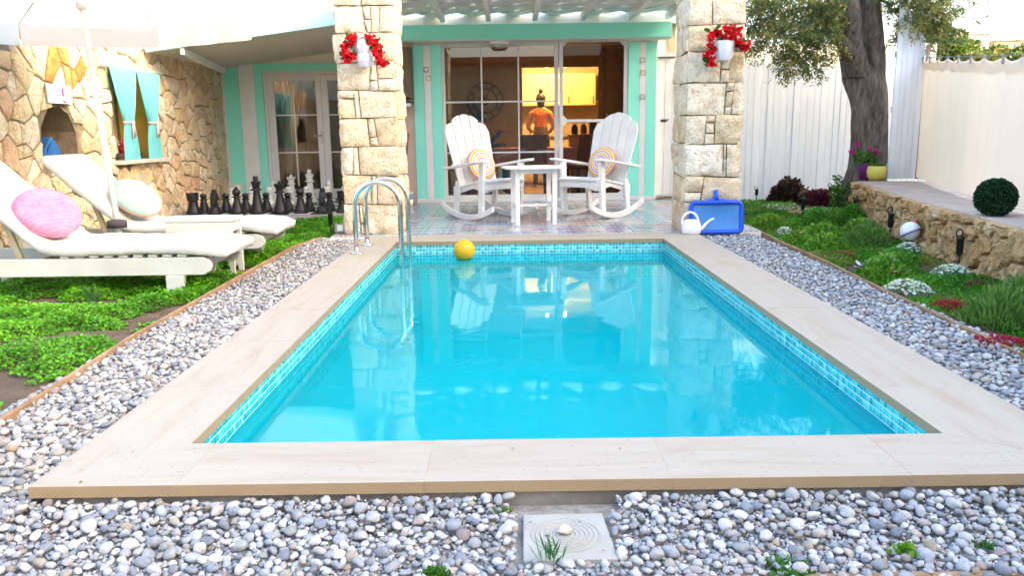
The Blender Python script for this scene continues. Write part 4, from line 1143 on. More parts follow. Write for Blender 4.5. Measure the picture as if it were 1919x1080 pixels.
def sun_blocker():
    t = thing('sun_blocker_house', 'unseen two storey white house added beyond the fabric screen to block the sun', 'house', (12.5, 1, 0))
    x0, x1, y0, y1 = 9.2, 16, -8, 7.4  # added out of view so its bulk keeps the sun off the garden
    MB().b2((x0, y0, -.13), (x1, y1, 6.0)).build('wall', M_WHITE, t, world=True)
    MB().prism([(x0 - .4, y0 - .4, 6.002), (x0 - .4, y1 + .2, 6.002), (x0 + 3.4, y1 + .2, 7.6), (x0 + 3.4, y0 - .4, 7.6)], (0, 0, .15)).build('roof', plain('red_tiles', (.35, .12, .06), (.25, .08, .04), 4, .8, .6), t, world=True)
    MB().prism([(x1 + .4, y0 - .4, 6.002), (x1 + .4, y1 + .2, 6.002), (x0 + 3.42, y1 + .2, 7.6), (x0 + 3.42, y0 - .4, 7.6)], (0, 0, .15)).build('roof', MATS['red_tiles'], t, world=True)
    for y in (-6, -3, 0, 3, 6):
        for z in (1.0, 3.9): 
            MB().b2((x0 - .03, y - .5, z), (x0 + .01, y + .5, z + 1.3)).build('window', plain('far_window', (.10, .12, .14), None, 1, .2, 0), t, world=True)
            MB().b2((x0 - .10, y - .6, z - .08), (x0 - .002, y + .6, z - .005)).build('sill', M_WHITE, t, world=True)
sun_blocker()
bw = thing('sun_blocker_shed', 'unseen shed added beyond the fabric screen, roof sloped to shape the fence shadow', 'shed', (8.1, 9.4, -.13))  # added out of view; its profile limits the sunlight reaching the fence
MB().prism([(8.0, 7.6, -.13), (8.0, 11.25, -.13), (8.0, 11.25, 1.93), (8.0, 10.4, 3.13), (8.0, 7.6, 3.28)], (.9, 0, 0)).build('wall', M_CREAM, bw, world=True)
MB().prism([(7.95, 11.3, 1.885), (7.95, 10.4, 3.134), (7.95, 7.55, 3.285), (7.95, 7.55, 3.345), (7.95, 10.43, 3.195), (7.95, 11.35, 1.945)], (1.0, 0, 0)).build('roof', M_CONC, bw, world=True)

def rear_house():
    t = thing('rear_house', 'rubble stone house on the far side of the garden, mirrored in the window glass', 'house', (-1, -5, 0))
    N = NT('rubble_far'); v = N.coord('Object', (1, 1, 1.25)); vo = N.n("ShaderNodeTexVoronoi"); vo.inputs['Scale'].default_value = 3.6; N.l(v, vo.inputs['Vector'])
    ve = N.n("ShaderNodeTexVoronoi", feature='DISTANCE_TO_EDGE'); ve.inputs['Scale'].default_value = 3.6; N.l(v, ve.inputs['Vector'])
    c = N.mix(vo.outputs['Color'], (.36, .25, .15), (.50, .40, .27)); c = N.mix(N.ramp(ve.outputs['Distance'], [(0, (1, 1, 1)), (.05, (0, 0, 0))]), c, (.10, .07, .04))
    m = N.end(N.bsdf(c, .9, 0, N.bump(ve.outputs['Distance'], .8, .05), .2))
    MB().b2((-8, -12, -.13), (7, -9, 3.6)).build('wall', m, t, world=True)
    MB().b2((-8.3, -12.3, 3.602), (7.3, -8.6, 3.8)).build('roof', MATS['red_tiles'], t, world=True)
    for x in (-5, -1.5, 2.5):
        MB().b2((x - .6, -9.03, .9), (x + .6, -8.97, 2.2)).build('window', MATS['far_window'], t, world=True)
rear_house()
# ------------------------------------------------------------------ furniture on the terrace
def rings_mat(name, bands, k=1.0, center=(0, 0, 0), rough=.85):
    N = NT(name); v = N.coord('Object'); ln = N.n("ShaderNodeVectorMath", operation='LENGTH')
    mp = N.n("ShaderNodeVectorMath", operation='MULTIPLY'); N.l(v, mp.inputs[0]); mp.inputs[1].default_value = (1, 1, 0); N.l(mp.outputs[0], ln.inputs[0])
    wob = N.math('MULTIPLY', N.noise(v, 40, 2), .012)
    d = N.math('MULTIPLY', N.math('ADD', ln.outputs['Value'], wob), 1 / k)
    c = N.ramp(d, bands, 'CONSTANT')
    w = N.n("ShaderNodeTexWave"); w.inputs['Scale'].default_value = 30; w.wave_type = 'RINGS'; N.l(v, w.inputs[0])
    return N.end(N.bsdf(c, rough, 0, N.bump(N.math('ADD', N.noise(v, 120, 2), w.outputs['Fac']), .5, .004), .15))

def round_cushion(name, label, loc, rot, R, T, mat, welt=None):
    t = thing(name, label, 'cushion', loc); t.rotation_euler = rot
    prof = []
    for i in range(15):
        a = -PI / 2 + PI * i / 14
        prof.append((max(R * (abs(math.cos(a)) ** .45), 1e-5), T / 2 * math.sin(a) * (1.0)))
    MB().lathe(prof, 40).build('pad', mat, t, True)
    MB().tube([(R * .995 * math.cos(2 * PI * k / 40), R * .995 * math.sin(2 * PI * k / 40), 0) for k in range(40)], .006, 6, closed=True).build('piping', welt or mat, t, True)
    return t

def rocking_chair(label):
    t = thing('rocking_chair', label, 'rocking chair')
    m = M_WOODW; bv = .004
    for s in (-1, 1):
        P = []; n = 18
        for i in range(n + 1):
            y = -.50 + 1.02 * i / n; P.append((y, .16 * ((y - .0) / .5) ** 2 * .72))
        poly = [(s * .285, y, z) for y, z in P] + [(s * .285, y, z + .055) for y, z in P[::-1]]
        mb = MB(); xs = s * .285
        V = []; F = []
        for y, z in P:
            for (dx, dz) in ((-.016, 0), (.016, 0), (.016, .06), (-.016, .06)): V.append((xs + dx, y, z + dz))
        for i in range(n):
            for k in range(4): F.append([i * 4 + k, i * 4 + (k + 1) % 4, i * 4 + 4 + (k + 1) % 4, i * 4 + 4 + k])
        F += [[0, 1, 2, 3], [n * 4 + 3, n * 4 + 2, n * 4 + 1, n * 4]]
        mb.add(V, F); mb.build('rocker', m, t, bevel=bv)
        MB().bar((xs - s * .034, -.235, .045), (xs - s * .034, -.265, .60), .034, .085, (0, 1, 0)).build('leg', m, t, bevel=bv)
        MB().bar((xs - s * .034, .26, .06), (xs - s * .034, .20, .40), .034, .075, (0, 1, 0)).build('leg', m, t, bevel=bv)
        q = MB(); q.prism([(xs - s * .072, -.30, .30), (xs - s * .072, -.05, .335), (xs - s * .072, .34, .24), (xs - s * .072, .34, .34), (xs - s * .072, -.30, .43)], (s * .018, 0, 0)); q.build('side_rail', m, t, bevel=bv)
        # arm with rounded front
        A = [(-.40, .60), (-.33, .605), (.36, .555)]
        q = MB(); w = .058; cx = s * .295
        pl = [(cx - w * .55, .40, 0), (cx - w, .0, 0), (cx - w, -.34, 0), (cx - w * .6, -.40, 0), (cx + w * .6, -.40, 0), (cx + w, -.34, 0), (cx + w, .0, 0), (cx + w * .55, .40, 0)]
        q.prism([(x, y, .622 - .10 * (y + .4) / .8) for x, y, z in pl][::-1], (0, 0, .024)); q.build('arm', m, t, bevel=bv)
    for i in range(7):
        f = i / 6; y = -.315 + .075 * i; z = .437 - .085 * f + (.0 if i else -.012)
        MB().box((0, y, z), (.50, .066, .02), rotm(-.15 + (.5 if i == 0 else 0))).build('seat_slat', m, t, bevel=bv)
    MB().box((0, -.31, .37), (.49, .02, .075)).build('front_rail', m, t, bevel=bv)
    hs = [.70, .785, .815, .785, .70]
    for i in range(5):
        x0 = (i - 2) * .100; x1 = (i - 2) * .118; wb, wt = .092, .108
        L = hs[i]; base = Vector((0, .175, .345)); d = Vector((0, .335, .94)).normalized()
        def pt(x, l): p = base + d * l; return (x, p.y, p.z)
        e = (hs[min(i + 1, 4)] - hs[max(i - 1, 0)]) * .5
        poly = [pt(x0 - wb / 2, 0), pt(x0 + wb / 2, 0), pt(x1 + wt / 2, L + (e * .5 if i not in (0, 4) else (-.085 if i == 4 else .035))), pt(x1 + wt * .2, L + .012 + e * .2), pt(x1 - wt * .2, L + .012 - e * .2), pt(x1 - wt / 2, L - (e * .5 if i not in (0, 4) else (-.035 if i == 4 else .085)))]
        nrm = Vector((0, d.z, -d.y)) * .02
        MB().prism(poly, nrm).build('back_slat', m, t, bevel=bv)
    for (z, y, w) in ((.56, .275, .56), (.36, .205, .48), (.93, .405, .50)): MB().box((0, y, z), (w, .022, .05), rotm(-.34)).build('back_brace', m, t, bevel=bv)
    return t
c1 = rocking_chair('white rocking chair on the left of the terrace table, facing right')
c1.location = (-.26, 9.50, .0012); c1.scale = (1.07,) * 3; c1.rotation_euler = (0, 0, math.radians(36)); c1['group'] = 'rocking chairs on the terrace'
c2 = copy_tree(c1); c2.location = (1.0, 9.55, .0012); c2.rotation_euler = (0, 0, math.radians(-40)); c2['label'] = 'white rocking chair on the right of the terrace table, facing left'
MAND = rings_mat('mandala_print', [(0, (.8, .35, .08)), (.06, (.72, .70, .66)), (.13, (.62, .22, .55)), (.22, (.74, .72, .70)), (.32, (.62, .20, .52)), (.40, (.72, .70, .64)), (.50, (.74, .52, .05)), (.59, (.76, .74, .70)), (.66, (.60, .25, .55)), (.74, (.75, .70, .55)), (.82, (.72, .48, .03)), (.92, (.74, .66, .5)), (.97, (.62, .25, .30))], .19)
MROSE = plain('rose_piping', (.60, .30, .26), None, 8, .85, .2)
for c, lb, sg in ((c1, 'round yellow and pink ringed cushion on the left rocking chair', 1), (c2, 'round yellow and pink ringed cushion on the right rocking chair', -1)):
    a = c.rotation_euler.z
    loc = Vector(c.location) + Matrix.Rotation(a, 3, 'Z') @ Vector((0, .135, .615))
    cu = round_cushion('cushion', lb, loc, (0, 0, 0), .19, .11, MAND, MROSE)
    cu.rotation_mode = 'QUATERNION'
    nrm = Matrix.Rotation(a, 3, 'Z') @ Vector((0, -.94, .34)); cu.rotation_quaternion = nrm.to_track_quat('Z', 'Y')
    cu['group'] = 'cushions on the rocking chairs'

def side_table():
    t = thing('side_table', 'white slatted wooden side table between the two rocking chairs', 'table', (.25, 8.86, .0012), math.radians(8))
    m = M_WOODW
    R = .33
    for i in range(6):
        x0, x1 = -.33 + i * .11 + .003, -.33 + (i + 1) * .11 - .003
        def lim(x): return .33 if abs(x) < .2 else .33 - (abs(x) - .2) * .95
        poly = [(x0, -lim(x0), .602), (x1, -lim(x1), .602), (x1, lim(x1), .602), (x0, lim(x0), .602)]
        MB().prism(poly, (0, 0, .018)).build('top_slat', m, t, bevel=.003)
    for sx in (-1, 1):
        for sy in (-1, 1): MB().bar((sx * .20, sy * .17, 0), (sx * .20, sy * .17, .60), .046, .026, (0, 1, 0)).build('leg', m, t, bevel=.003)
        MB().box((sx * .20, 0, .575), (.022, .37, .045)).build('apron', m, t, bevel=.003)
        MB().box((sx * .20, 0, .20), (.022, .31, .05)).build('stretcher', m, t, bevel=.003)
    MB().box((0, 0, .20), (.376, .05, .022)).build('stretcher', m, t, bevel=.003)
    for sy in (-1, 1): MB().box((0, sy * .20, .575), (.38, .022, .045)).build('apron', m, t, bevel=.003)
side_table()

# ------------------------------------------------------------------ sun loungers, parasol
M_MATT = plain('white_mattress_cloth', (.62, .59, .55), (.55, .52, .47), 5, .9, .35, bdist=.006, bscale=14)
M_RAIL = plain('white_lounger_paint', (.58, .57, .50), (.50, .48, .41), 4, .5, .2, rnd=.04)
def lounger(label, foot_x, y0, gz, seed):
    t = thing('sun_lounger', label, 'sun lounger', (foot_x, y0, gz)); t['group'] = 'white sun loungers on the left bed'
    W = .62; r = random.Random(seed); bv = .005
    for y in (0.0, W - .036):
        poly = [(-1.98, y, .14), (-.06, y, .14), (-.015, y, .165), (0, y, .20), (-.015, y, .238), (-.06, y, .26), (-1.98, y, .26)]
        MB().prism(poly, (0, .036, 0)).build('side_rail', M_RAIL, t, bevel=bv)
        for x in (-.25, -1.72):
            MB().prism([(x - .062, y - .012, .139), (x + .062, y - .012, .139), (x + .035, y - .012, .02), (x + .0, y - .012, 0), (x - .062, y - .012, 0)], (0, .058, 0)).build('leg', M_RAIL, t, bevel=bv)
    for x in (-.12, -1.05, -1.9): MB().box((x, W / 2, .20), (.05, W - .076, .07)).build('cross_rail', M_RAIL, t, bevel=bv)
    for i in range(9): MB().box((-.20 - i * .098, W / 2, .272), (.06, W - .02, .018)).build('slat', M_RAIL, t, bevel=.003)
    a = math.radians(42); px, pz = -1.04, .285
    ca, sa = math.cos(a), math.sin(a)
    mw = plain('cream_lounger_wood', (.52, .42, .26), (.44, .34, .2), 5, .6, .3)
    for y in (.06, W - .10):
        MB().bar((px, y + .02, pz), (px - .90 * ca, y + .02, pz + .90 * sa), .035, .045).build('backrest_bar', mw, t, bevel=bv)
        MB().bar((px - .55 * ca, y + .055, pz + .55 * sa - .03), (px - .28, y + .055, .20), .028, .04).build('strut', mw, t, bevel=bv)
    for i in range(8):
        l = .10 + i * .108; MB().box((px - l * ca + .004 * sa, W / 2, pz + l * sa + .004 * ca), (.062, W - .06, .014), rotm(0, a, 0)).build('slat', mw, t, bevel=.003)
    MB().bar((px - .28, .08, .20), (px - .28, W - .08, .20), .03, .04).build('strut_bar', mw, t, bevel=bv)
    # mattress swept along the bent lying surface
    T = .082; path = []
    for i in range(34): path.append((.10 - i * (1.14 / 33), .322 - (.030 * max(0, (.10 - i * (1.14 / 33)) + .10) / .2)))
    R = .16; cx, cz = px, .335
    for i in range(1, 7): 
        b = a * i / 6; path.append((-1.04 - R * math.sin(b), .322 + R * (1 - math.cos(b))))
    lx, lz = path[-1]
    for i in range(1, 24): path.append((lx - ca * .79 * i / 23, lz + sa * .79 * i / 23))
    V = []; F = []; n = 28; rr = .045
    m = len(path)
    for i, (x, z) in enumerate(path):
        i0, i1 = max(i - 1, 0), min(i + 1, m - 1)
        dx, dz = path[i1][0] - path[i0][0], path[i1][1] - path[i0][1]; L = math.hypot(dx, dz); nx, nz = -dz / L, dx / L
        if nz < 0: nx, nz = -nx, -nz
        endk = 1.0
        e = min(i, m - 1 - i)
        if e < 3: endk = (.80, .92, .98)[e]
        hw = (W / 2 + .015) * (1 if i > 5 else (.90 + .1 * i / 5))
        for k in range(n):
            an = 2 * PI * k / n
            cc, ss = math.cos(an), math.sin(an)
            u = hw * math.copysign(abs(cc) ** .28, cc); w = T / 2 * endk * math.copysign(abs(ss) ** .55, ss)
            if w < 0 and abs(u) > hw * .8: w -= .010 + .004 * math.sin(i * .23 + seed)     # cloth hangs at the edge
            wr = .009 * mnoise.noise((x * 6, u * 5, seed)) + .006 * mnoise.noise((x * 17, u * 9, seed + 3)) - .012 * max(0, 1 - abs(x + 1.16) / .10) * (1 if w > 0 else 0)
            V.append((x + nx * (w + wr), W / 2 + u, z + nz * (w + wr) + .0))
    for i in range(m - 1):
        for k in range(n): F.append([i * n + k, i * n + (k + 1) % n, (i + 1) * n + (k + 1) % n, (i + 1) * n + k])
    F.append(list(range(n))); F.append([(m - 1) * n + k for k in range(n)][::-1])
    MB().add(V, F).build('mattress', M_MATT, t, True)
    return t
lounger('front white sun lounger with cream mattress and pink cushion', -2.0, 5.35, -.06, 1)
lounger('rear white sun lounger with cream mattress and mint cushion', -2.01, 6.58, -.06, 2)

def furry(name, c1, c2):
    N = NT(name); v = N.coord('Object', (1, 1, 1)); f = N.noise(v, 14, 5, .65); w = N.n("ShaderNodeTexWave"); w.wave_type = 'RINGS'; w.inputs['Scale'].default_value = 14; w.inputs['Distortion'].default_value = 4; w.inputs['Detail'].default_value = 3; N.l(v, w.inputs[0])
    c = N.mix(N.ramp(N.math('ADD', N.math('MULTIPLY', f, .85), N.math('MULTIPLY', w.outputs['Fac'], .15)), [(.3, (0, 0, 0)), (.7, (1, 1, 1))]), c1, c2)
    return N.end(N.bsdf(c, .9, 0, N.bump(N.math('ADD', N.math('MULTIPLY', w.outputs['Fac'], .3), N.noise(v, 70, 4)), .6, .008), .1))
pk = round_cushion('cushion', 'round pink knitted cushion on the front sun lounger', (-3.17, 5.56, .49), (0, 0, 0), .21, .14, furry('pink_knit', (.48, .15, .26), (.52, .24, .33)))
pk.rotation_mode = 'QUATERNION'; pk.rotation_quaternion = Vector((.50, -.42, .62)).to_track_quat('Z', 'Y')
mt = round_cushion('cushion', 'round mint and coral cushion on the rear sun lounger', (-3.12, 6.80, .49), (0, 0, 0), .205, .11, furry('mint_cloth', (.22, .33, .30), (.27, .36, .33)), plain('coral_edge', (.55, .18, .11), None, 8, .85, .2))
mt.rotation_mode = 'QUATERNION'; mt.rotation_quaternion = Vector((.55, -.32, .62)).to_track_quat('Z', 'Y')

def low_table():
    t = thing('low_table', 'small white low table between the two sun loungers', 'table', (-2.38, 6.27, -.06))
    MB().box((0, 0, .425), (.54, .26, .03)).build('tabletop', M_RAIL, t, bevel=.005)
    for sy in (-1, 1): MB().box((0, sy * .115, .37), (.50, .02, .078)).build('apron', M_RAIL, t, bevel=.004)
    for sx in (-1, 1):
        MB().box((sx * .24, 0, .37), (.02, .20, .078)).build('apron', M_RAIL, t, bevel=.004)
        for sy in (-1, 1): MB().box((sx * .235, sy * .10, .205), (.04, .025, .41)).build('leg', M_RAIL, t, bevel=.004)
low_table()

def parasol():
    t = thing('parasol', 'large white octagonal parasol over the sun loungers', 'parasol', (-3.02, 6.25, -.06))
    off = t.location
    N = NT('parasol_canvas'); v = N.coord('Object'); c = N.mix(N.noise(v, 4, 4), (.80, .76, .69), (.74, .70, .63))
    p = N.bsdf(c, .9, 0, N.bump(N.noise(v, 120, 2), .15, .002), .1); tr = N.n("ShaderNodeBsdfTranslucent"); N.l(c, tr.inputs[0])
    mx = N.n("ShaderNodeMixShader"); mx.inputs[0].default_value = .7; N.l(p, mx.inputs[1]); N.l(tr.outputs[0], mx.inputs[2]); mc = N.end(mx.outputs[0])
    C = Vector((-3.30, 6.2, 0)); R = 1.45; zr, za, zb = 1.975, 2.46, 1.785
    ang = [math.radians(84.5 + 45 * k) for k in range(8)]
    tilt = lambda q: Vector((q[0], q[1], q[2]))
    rim = [C + Vector((R * math.cos(a), R * math.sin(a), zr)) for a in ang]
    apex = C + Vector((0, 0, za))
    V = []; F = []; ns, nr = 6, 7
    for k in range(8):
        A, B = rim[k], rim[(k + 1) % 8]; b = len(V)
        for i in range(nr + 1):
            for j in range(ns + 1):
                e = A.lerp(B, j / ns); q = apex.lerp(e, i / nr)
                s = math.sin(PI * j / ns) * (i / nr)
                q = q + Vector((0, 0, -.03 * s - .035 * math.sin(PI * i / nr)))
                V.append(q)
        for i in range(nr):
            for j in range(ns): a = b + i * (ns + 1) + j; F.append([a, a + 1, a + ns + 2, a + ns + 1])
    MB().add(V, F).build('canopy', mc, t, True, world=True)
    for k in range(8):
        A, B = rim[k], rim[(k + 1) % 8]; V = []; F = []
        out = ((A + B) / 2 - C); out.z = 0; out.normalize()
        for j in range(13):
            f = j / 12; e = A.lerp(B, f)
            top = e + Vector((0, 0, -.03 * math.sin(PI * f))); bot = e + out * (.018 * math.sin(f * 14 + k)); bot.z = zb - .008 * math.sin(PI * f)
            V += [top + out * .004, (top + bot) / 2 + out * (.01 * math.sin(f * 9 + k)), bot]
        for j in range(12):
            for r_ in range(2): F.append([j * 3 + r_, j * 3 + 3 + r_, j * 3 + 4 + r_, j * 3 + 1 + r_])
        MB().add(V, F).build('valance', mc, t, True, world=True)
    mw = plain('white_parasol_metal', (.74, .73, .70), None, 3, .45, 0)
    base = Vector((-3.02, 6.25, -.06)); top = Vector((-3.13, 6.2, 2.46))
    for k in range(8):
        hub = base.lerp(top, .955)
        MB().bar(hub, rim[k] + Vector((0, 0, -.008)), .010, .010).build('rib', mw, t, world=True)
        mid = hub.lerp(rim[k], .5); low = base.lerp(top, .80)
        MB().bar(low, mid + Vector((0, 0, -.01)), .012, .016).build('strut', mw, t, world=True)
    MB().tube([base + Vector((0, 0, .05)), top], .0235, 14).build('pole', mw, t, True, world=True)
    lo = base.lerp(top, .80); MB().lathe([(.026, -.05), (.04, -.03), (.04, .03), (.026, .05)], 14, lo).build('hub', mw, t, True, world=True)
    mb_ = plain('dark_rubber', (.045, .038, .042), None, 6, .7, .2)
    MB().lathe([(.0001, .012), (.26, .012), (.27, .03), (.27, .075), (.25, .09), (.05, .095), (.05, .30)], 30, base).build('base', plain('grey_base', (.20, .2, .2), None, 6, .8, .3), t, True, world=True)
    cpos = base.lerp(top, .158); MB().lathe([(.028, -.035), (.072, -.03), (.074, .02), (.06, .028), (.03, .035)], 20, cpos).build('collar', mb_, t, True, world=True)
parasol()

# ------------------------------------------------------------------ giant chess set
def chess():
    def body(top, base_r=.098):
        return [(.0001, 0), (base_r, 0), (base_r * 1.02, .018), (base_r * .86, .035), (base_r * .80, .052)] + top
    def prof(kind):
        if kind == 'pawn': return body([(.050, .10), (.036, .145), (.034, .158), (.052, .165), (.050, .175), (.030, .182), (.042, .205), (.043, .222), (.034, .240), (.0001, .25)], .078)
        if kind == 'rook': return body([(.062, .10), (.054, .155), (.054, .17), (.072, .182), (.072, .25), (.055, .25), (.055, .225), (.0001, .225)], .10)
        if kind == 'bishop': return body([(.055, .11), (.038, .18), (.036, .205), (.060, .213), (.058, .223), (.034, .23), (.052, .262), (.050, .288), (.030, .318), (.012, .33), (.016, .34), (.0001, .348)], .095)
        if kind == 'queen': return body([(.060, .12), (.042, .21), (.038, .255), (.066, .264), (.064, .276), (.042, .282), (.044, .31), (.062, .355), (.050, .358), (.040, .372), (.014, .388), (.018, .402), (.0001, .415)], .102)
        if kind == 'king': return body([(.062, .13), (.044, .24), (.042, .29), (.072, .30), (.070, .313), (.045, .32), (.046, .35), (.062, .40), (.060, .412), (.0001, .415)], .105)
        if kind == 'knight': return body([(.070, .062), (.060, .085), (.0001, .088)], .098)
    cache = {}
    def piece(kind, white, loc, label):
        key = (kind, white); m = MATS['chess_white'] if white else MATS['chess_black']
        if key not in cache:
            t = thing('chess_' + kind, label, 'chess piece')
            MB().lathe(prof(kind), 22).build('body', m, t, True)
            smooth_mesh(t.children[0].data, 40)
            if kind == 'king':
                MB().lathe([(.03, .414), (.034, .43), (.030, .447), (.034, .475), (.0001, .478)], 14).build('crown', m, t, True)
            if kind == 'queen':
                for k in range(8): a = k * PI / 4; MB().ell((.058 * math.cos(a), .058 * math.sin(a), .36), (.013, .013, .016), 8, 6).build('crown_point', m, t, True)
            if kind == 'rook':
                for k in range(6): a = k * PI / 3; MB().box((.063 * math.cos(a), .063 * math.sin(a), .262), (.022, .036, .026), rotm(0, 0, a)).build('merlon', m, t)
            if kind == 'knight':
                # head in profile: local Y forward
                P = [(-.055, .085), (.060, .085), (.050, .13), (.020, .165), (.035, .185), (.085, .17), (.098, .19), (.092, .215), (.055, .255), (.035, .275), (.018, .315), (-.002, .285), (-.035, .27), (-.062, .21), (-.070, .14)]
                q = MB(); n = len(P)
                V = []
                for (dx, k) in ((-.034, .90), (-.024, 1.0), (.024, 1.0), (.034, .90)):
                    cy_, cz_ = 0.0, .19
                    for (y, z) in P: V.append((dx, cy_ + (y - cy_) * k, cz_ + (z - cz_) * k))
                F = [list(range(n)), list(range(3 * n, 4 * n))[::-1]]
                for r_ in range(3):
                    for i in range(n): j = (i + 1) % n; F.append([r_ * n + i, r_ * n + j, (r_ + 1) * n + j, (r_ + 1) * n + i])
                q.add(V, F); q.build('head', m, t, bevel=.006)
                for sx in (-1, 1): MB().prism([(sx * .012, -.01, .275), (sx * .026, -.01, .275), (sx * .02, -.005, .325)], (0, .02, 0)).build('ear', m, t)
            cache[key] = t
        else:
            t = copy_tree(cache[key]); t['label'] = label
        t.location = loc; t.rotation_euler = (0, 0, PI if white else 0); t['group'] = 'giant %s chess pieces' % ('white' if white else 'black')
    plain('chess_black', (.012, .012, .014), (.018, .018, .02), 6, .38, .06)
    plain('chess_white', (.74, .74, .70), (.66, .66, .6), 6, .45, .06)
    S, T = .272, .24; ox, oy = -3.08 - 3.5 * S, 11.2 - 3.5 * T
    back = ['rook', 'knight', 'bishop', 'king', 'queen', 'bishop', 'knight', 'rook']
    side = ['at the left end of', 'left of the bishop in', 'left of the king in', 'tallest, in the middle of', 'beside the king in', 'right of the queen in', 'second from the pillar in', 'nearest the stone pillar in']
    ordn = ['first', 'second', 'third', 'fourth', 'fifth', 'sixth', 'seventh', 'eighth']
    rr = random.Random(4)
    j = lambda: rr.uniform(-.012, .012)
    for i in range(8):
        piece(back[i], False, (ox + i * S + j(), oy + j(), .0058), 'black giant chess %s %s the front black row' % (back[i], side[i]))
        piece('pawn', False, (ox + i * S + .04 + j(), oy + T + j(), .0058), 'black giant chess pawn, %s from the left in its row' % ordn[i])
    backw = ['rook', 'knight', 'bishop', 'queen', 'king', 'bishop', 'knight', 'rook']
    for i in range(8):
        piece(backw[i], True, (ox + i * S + j(), oy + 7 * T + j(), .0058), 'white giant chess %s, %s from the left in the rear row by the door' % (backw[i], ordn[i]))
        piece('pawn', True, (ox + i * S + j(), oy + 6 * T + j(), .0058), 'white giant chess pawn, %s from the left before the rear row' % ordn[i])
chess()

# ------------------------------------------------------------------ pool ladder, ball, net, watering can
def ladder():
    t = thing('pool_ladder', 'polished steel pool ladder with two arched handrails at the left corner', 'pool ladder', (-1.12, 7.05, 0))
    for y in (6.79, 7.31):
        xl, xr, zc, R = -1.305, -.925, .405, .19
        P = [(xl, y, .002), (xl, y, .2), (xl, y, zc)]
        for i in range(1, 16): a = PI - PI * i / 16; P.append(((xl + xr) / 2 + R * math.cos(a), y, zc + R * math.sin(a)))
        P += [(xr, y, zc), (xr, y, .1), (xr, y, -.3), (xr, y, -.95), (xr - .03, y, -1.0), (-1.07, y, -1.02)]
        MB().tube(P, .0215, 16).build('handrail', M_CHROME, t, True, world=True)
        MB().lathe([(.0001, .0025), (.056, .0025), (.056, .008), (.03, .018), (.022, .02)], 24, (xl, y, 0)).build('flange', M_CHROME, t, True, world=True)
    for z in (-.26, -.52, -.78):
        MB().box((-.925, 7.05, z), (.09, .49, .025)).build('tread', M_CHROME, t, world=True, bevel=.006)
        for y in (6.79, 7.31): MB().tube([(-.97, y, z), (-.88, y, z)], .028, 10).build('tread_clamp', M_BLACK, t, True, world=True)
ladder()
b = MB().ell((0, 0, 0), (.096, .096, .096), 40, 24).build('ball', plain('yellow_ball', (.72, .39, .004), (.66, .34, .004), 3, .35, .03), None, True)
b.location = (-.42, 7.2, -.045); set_props(b, 'yellow ball floating at the far end of the pool', 'ball')

def net():
    t = thing('pool_skimmer_net', 'blue pool skimmer net leaning on the foot of the right pillar', 'skimmer net', (2.0, 7.855, -.015), 0)
    lean = .12
    def rr(w, h, r, z0):
        P = []
        for (cx, cz, a0) in ((w - r, h - r, 0), (-w + r, h - r, 90), (-w + r, r, 180), (w - r, r, 270)):
            for k in range(6): a = math.radians(a0 + 18 * k); P.append((cx + r * math.cos(a), lean * (cz + r * math.sin(a)), z0 + cz + r * math.sin(a)))
        return P
    MB().tube(rr(.245, .285, .045, .02), .023, 10, closed=True).build('rim', M_BLUEP, t, True)
    q = MB(); q.prism([(-.21, lean * .30, .30), (.21, lean * .30, .30), (.05, lean * .36, .345), (-.05, lean * .36, .345)], (0, -.03, 0)); q.build('brace', M_BLUEP, t, bevel=.006)
    MB().tube([(-.005, lean * .34 - .012, .33), (-.005, lean * .40 - .012, .37), (-.005, lean * .46 - .012, .425)], [.030, .022, .024], 14).build('socket', M_BLUEP, t, True)
    V = []; F = []; n = 12
    for i in range(n + 1):
        for k in range(n + 1):
            u, w = i / n, k / n; x = -.232 + .464 * u; z = .032 + .265 * w
            V.append((x, lean * z + .028 * math.sin(PI * u) * math.sin(PI * w), z))
    for i in range(n):
        for k in range(n): a = i * (n + 1) + k; F.append([a, a + 1, a + n + 2, a + n + 1])
    N = NT('blue_netting'); v = N.coord('Object', (1, 1, 1)); p = N.bsdf((.05, .25, .62), .6); tr = N.n("ShaderNodeBsdfTransparent"); mx = N.n("ShaderNodeMixShader")
    ck = N.math('MULTIPLY', N.math('SINE', N.math('MULTIPLY', (sx := N.n("ShaderNodeSeparateXYZ")).outputs[0], 900)), N.math('SINE', N.math('MULTIPLY', sx.outputs[2], 900))); N.l(v, sx.inputs[0])
    N.l(N.math('GREATER_THAN', ck, -.6), mx.inputs[0]); N.l(tr.outputs[0], mx.inputs[1]); N.l(p, mx.inputs[2])
    MB().add(V, F).build('netting', N.end(mx.outputs[0]), t, True)
net()

def can():
    t = thing('watering_can', 'small white plastic watering can with arched handle and curved spout', 'watering can', (1.745, 7.80, .001), 0)
    MB().lathe([(.0001, 0), (.085, 0), (.092, .01), (.094, .05), (.086, .10), (.070, .128), (.060, .135), (.055, .131), (.0001, .12)], 28, sx=1.0, sy=.8).build('body', M_WPLAST, t, True)
    P = []
    for i in range(15): a = math.radians(200 - 222 * i / 14); P.append((-.015 + .078 * math.cos(a), 0, .112 + .095 * math.sin(a)))
    MB().tube(P, [.011] * 15, 10).build('handle', M_WPLAST, t, True)
    MB().tube([(.07, 0, .03), (.11, 0, .055), (.145, 0, .10), (.185, 0, .132), (.215, 0, .142)], [.024, .019, .014, .011, .010], 12).build('spout', M_WPLAST, t, True)
can()

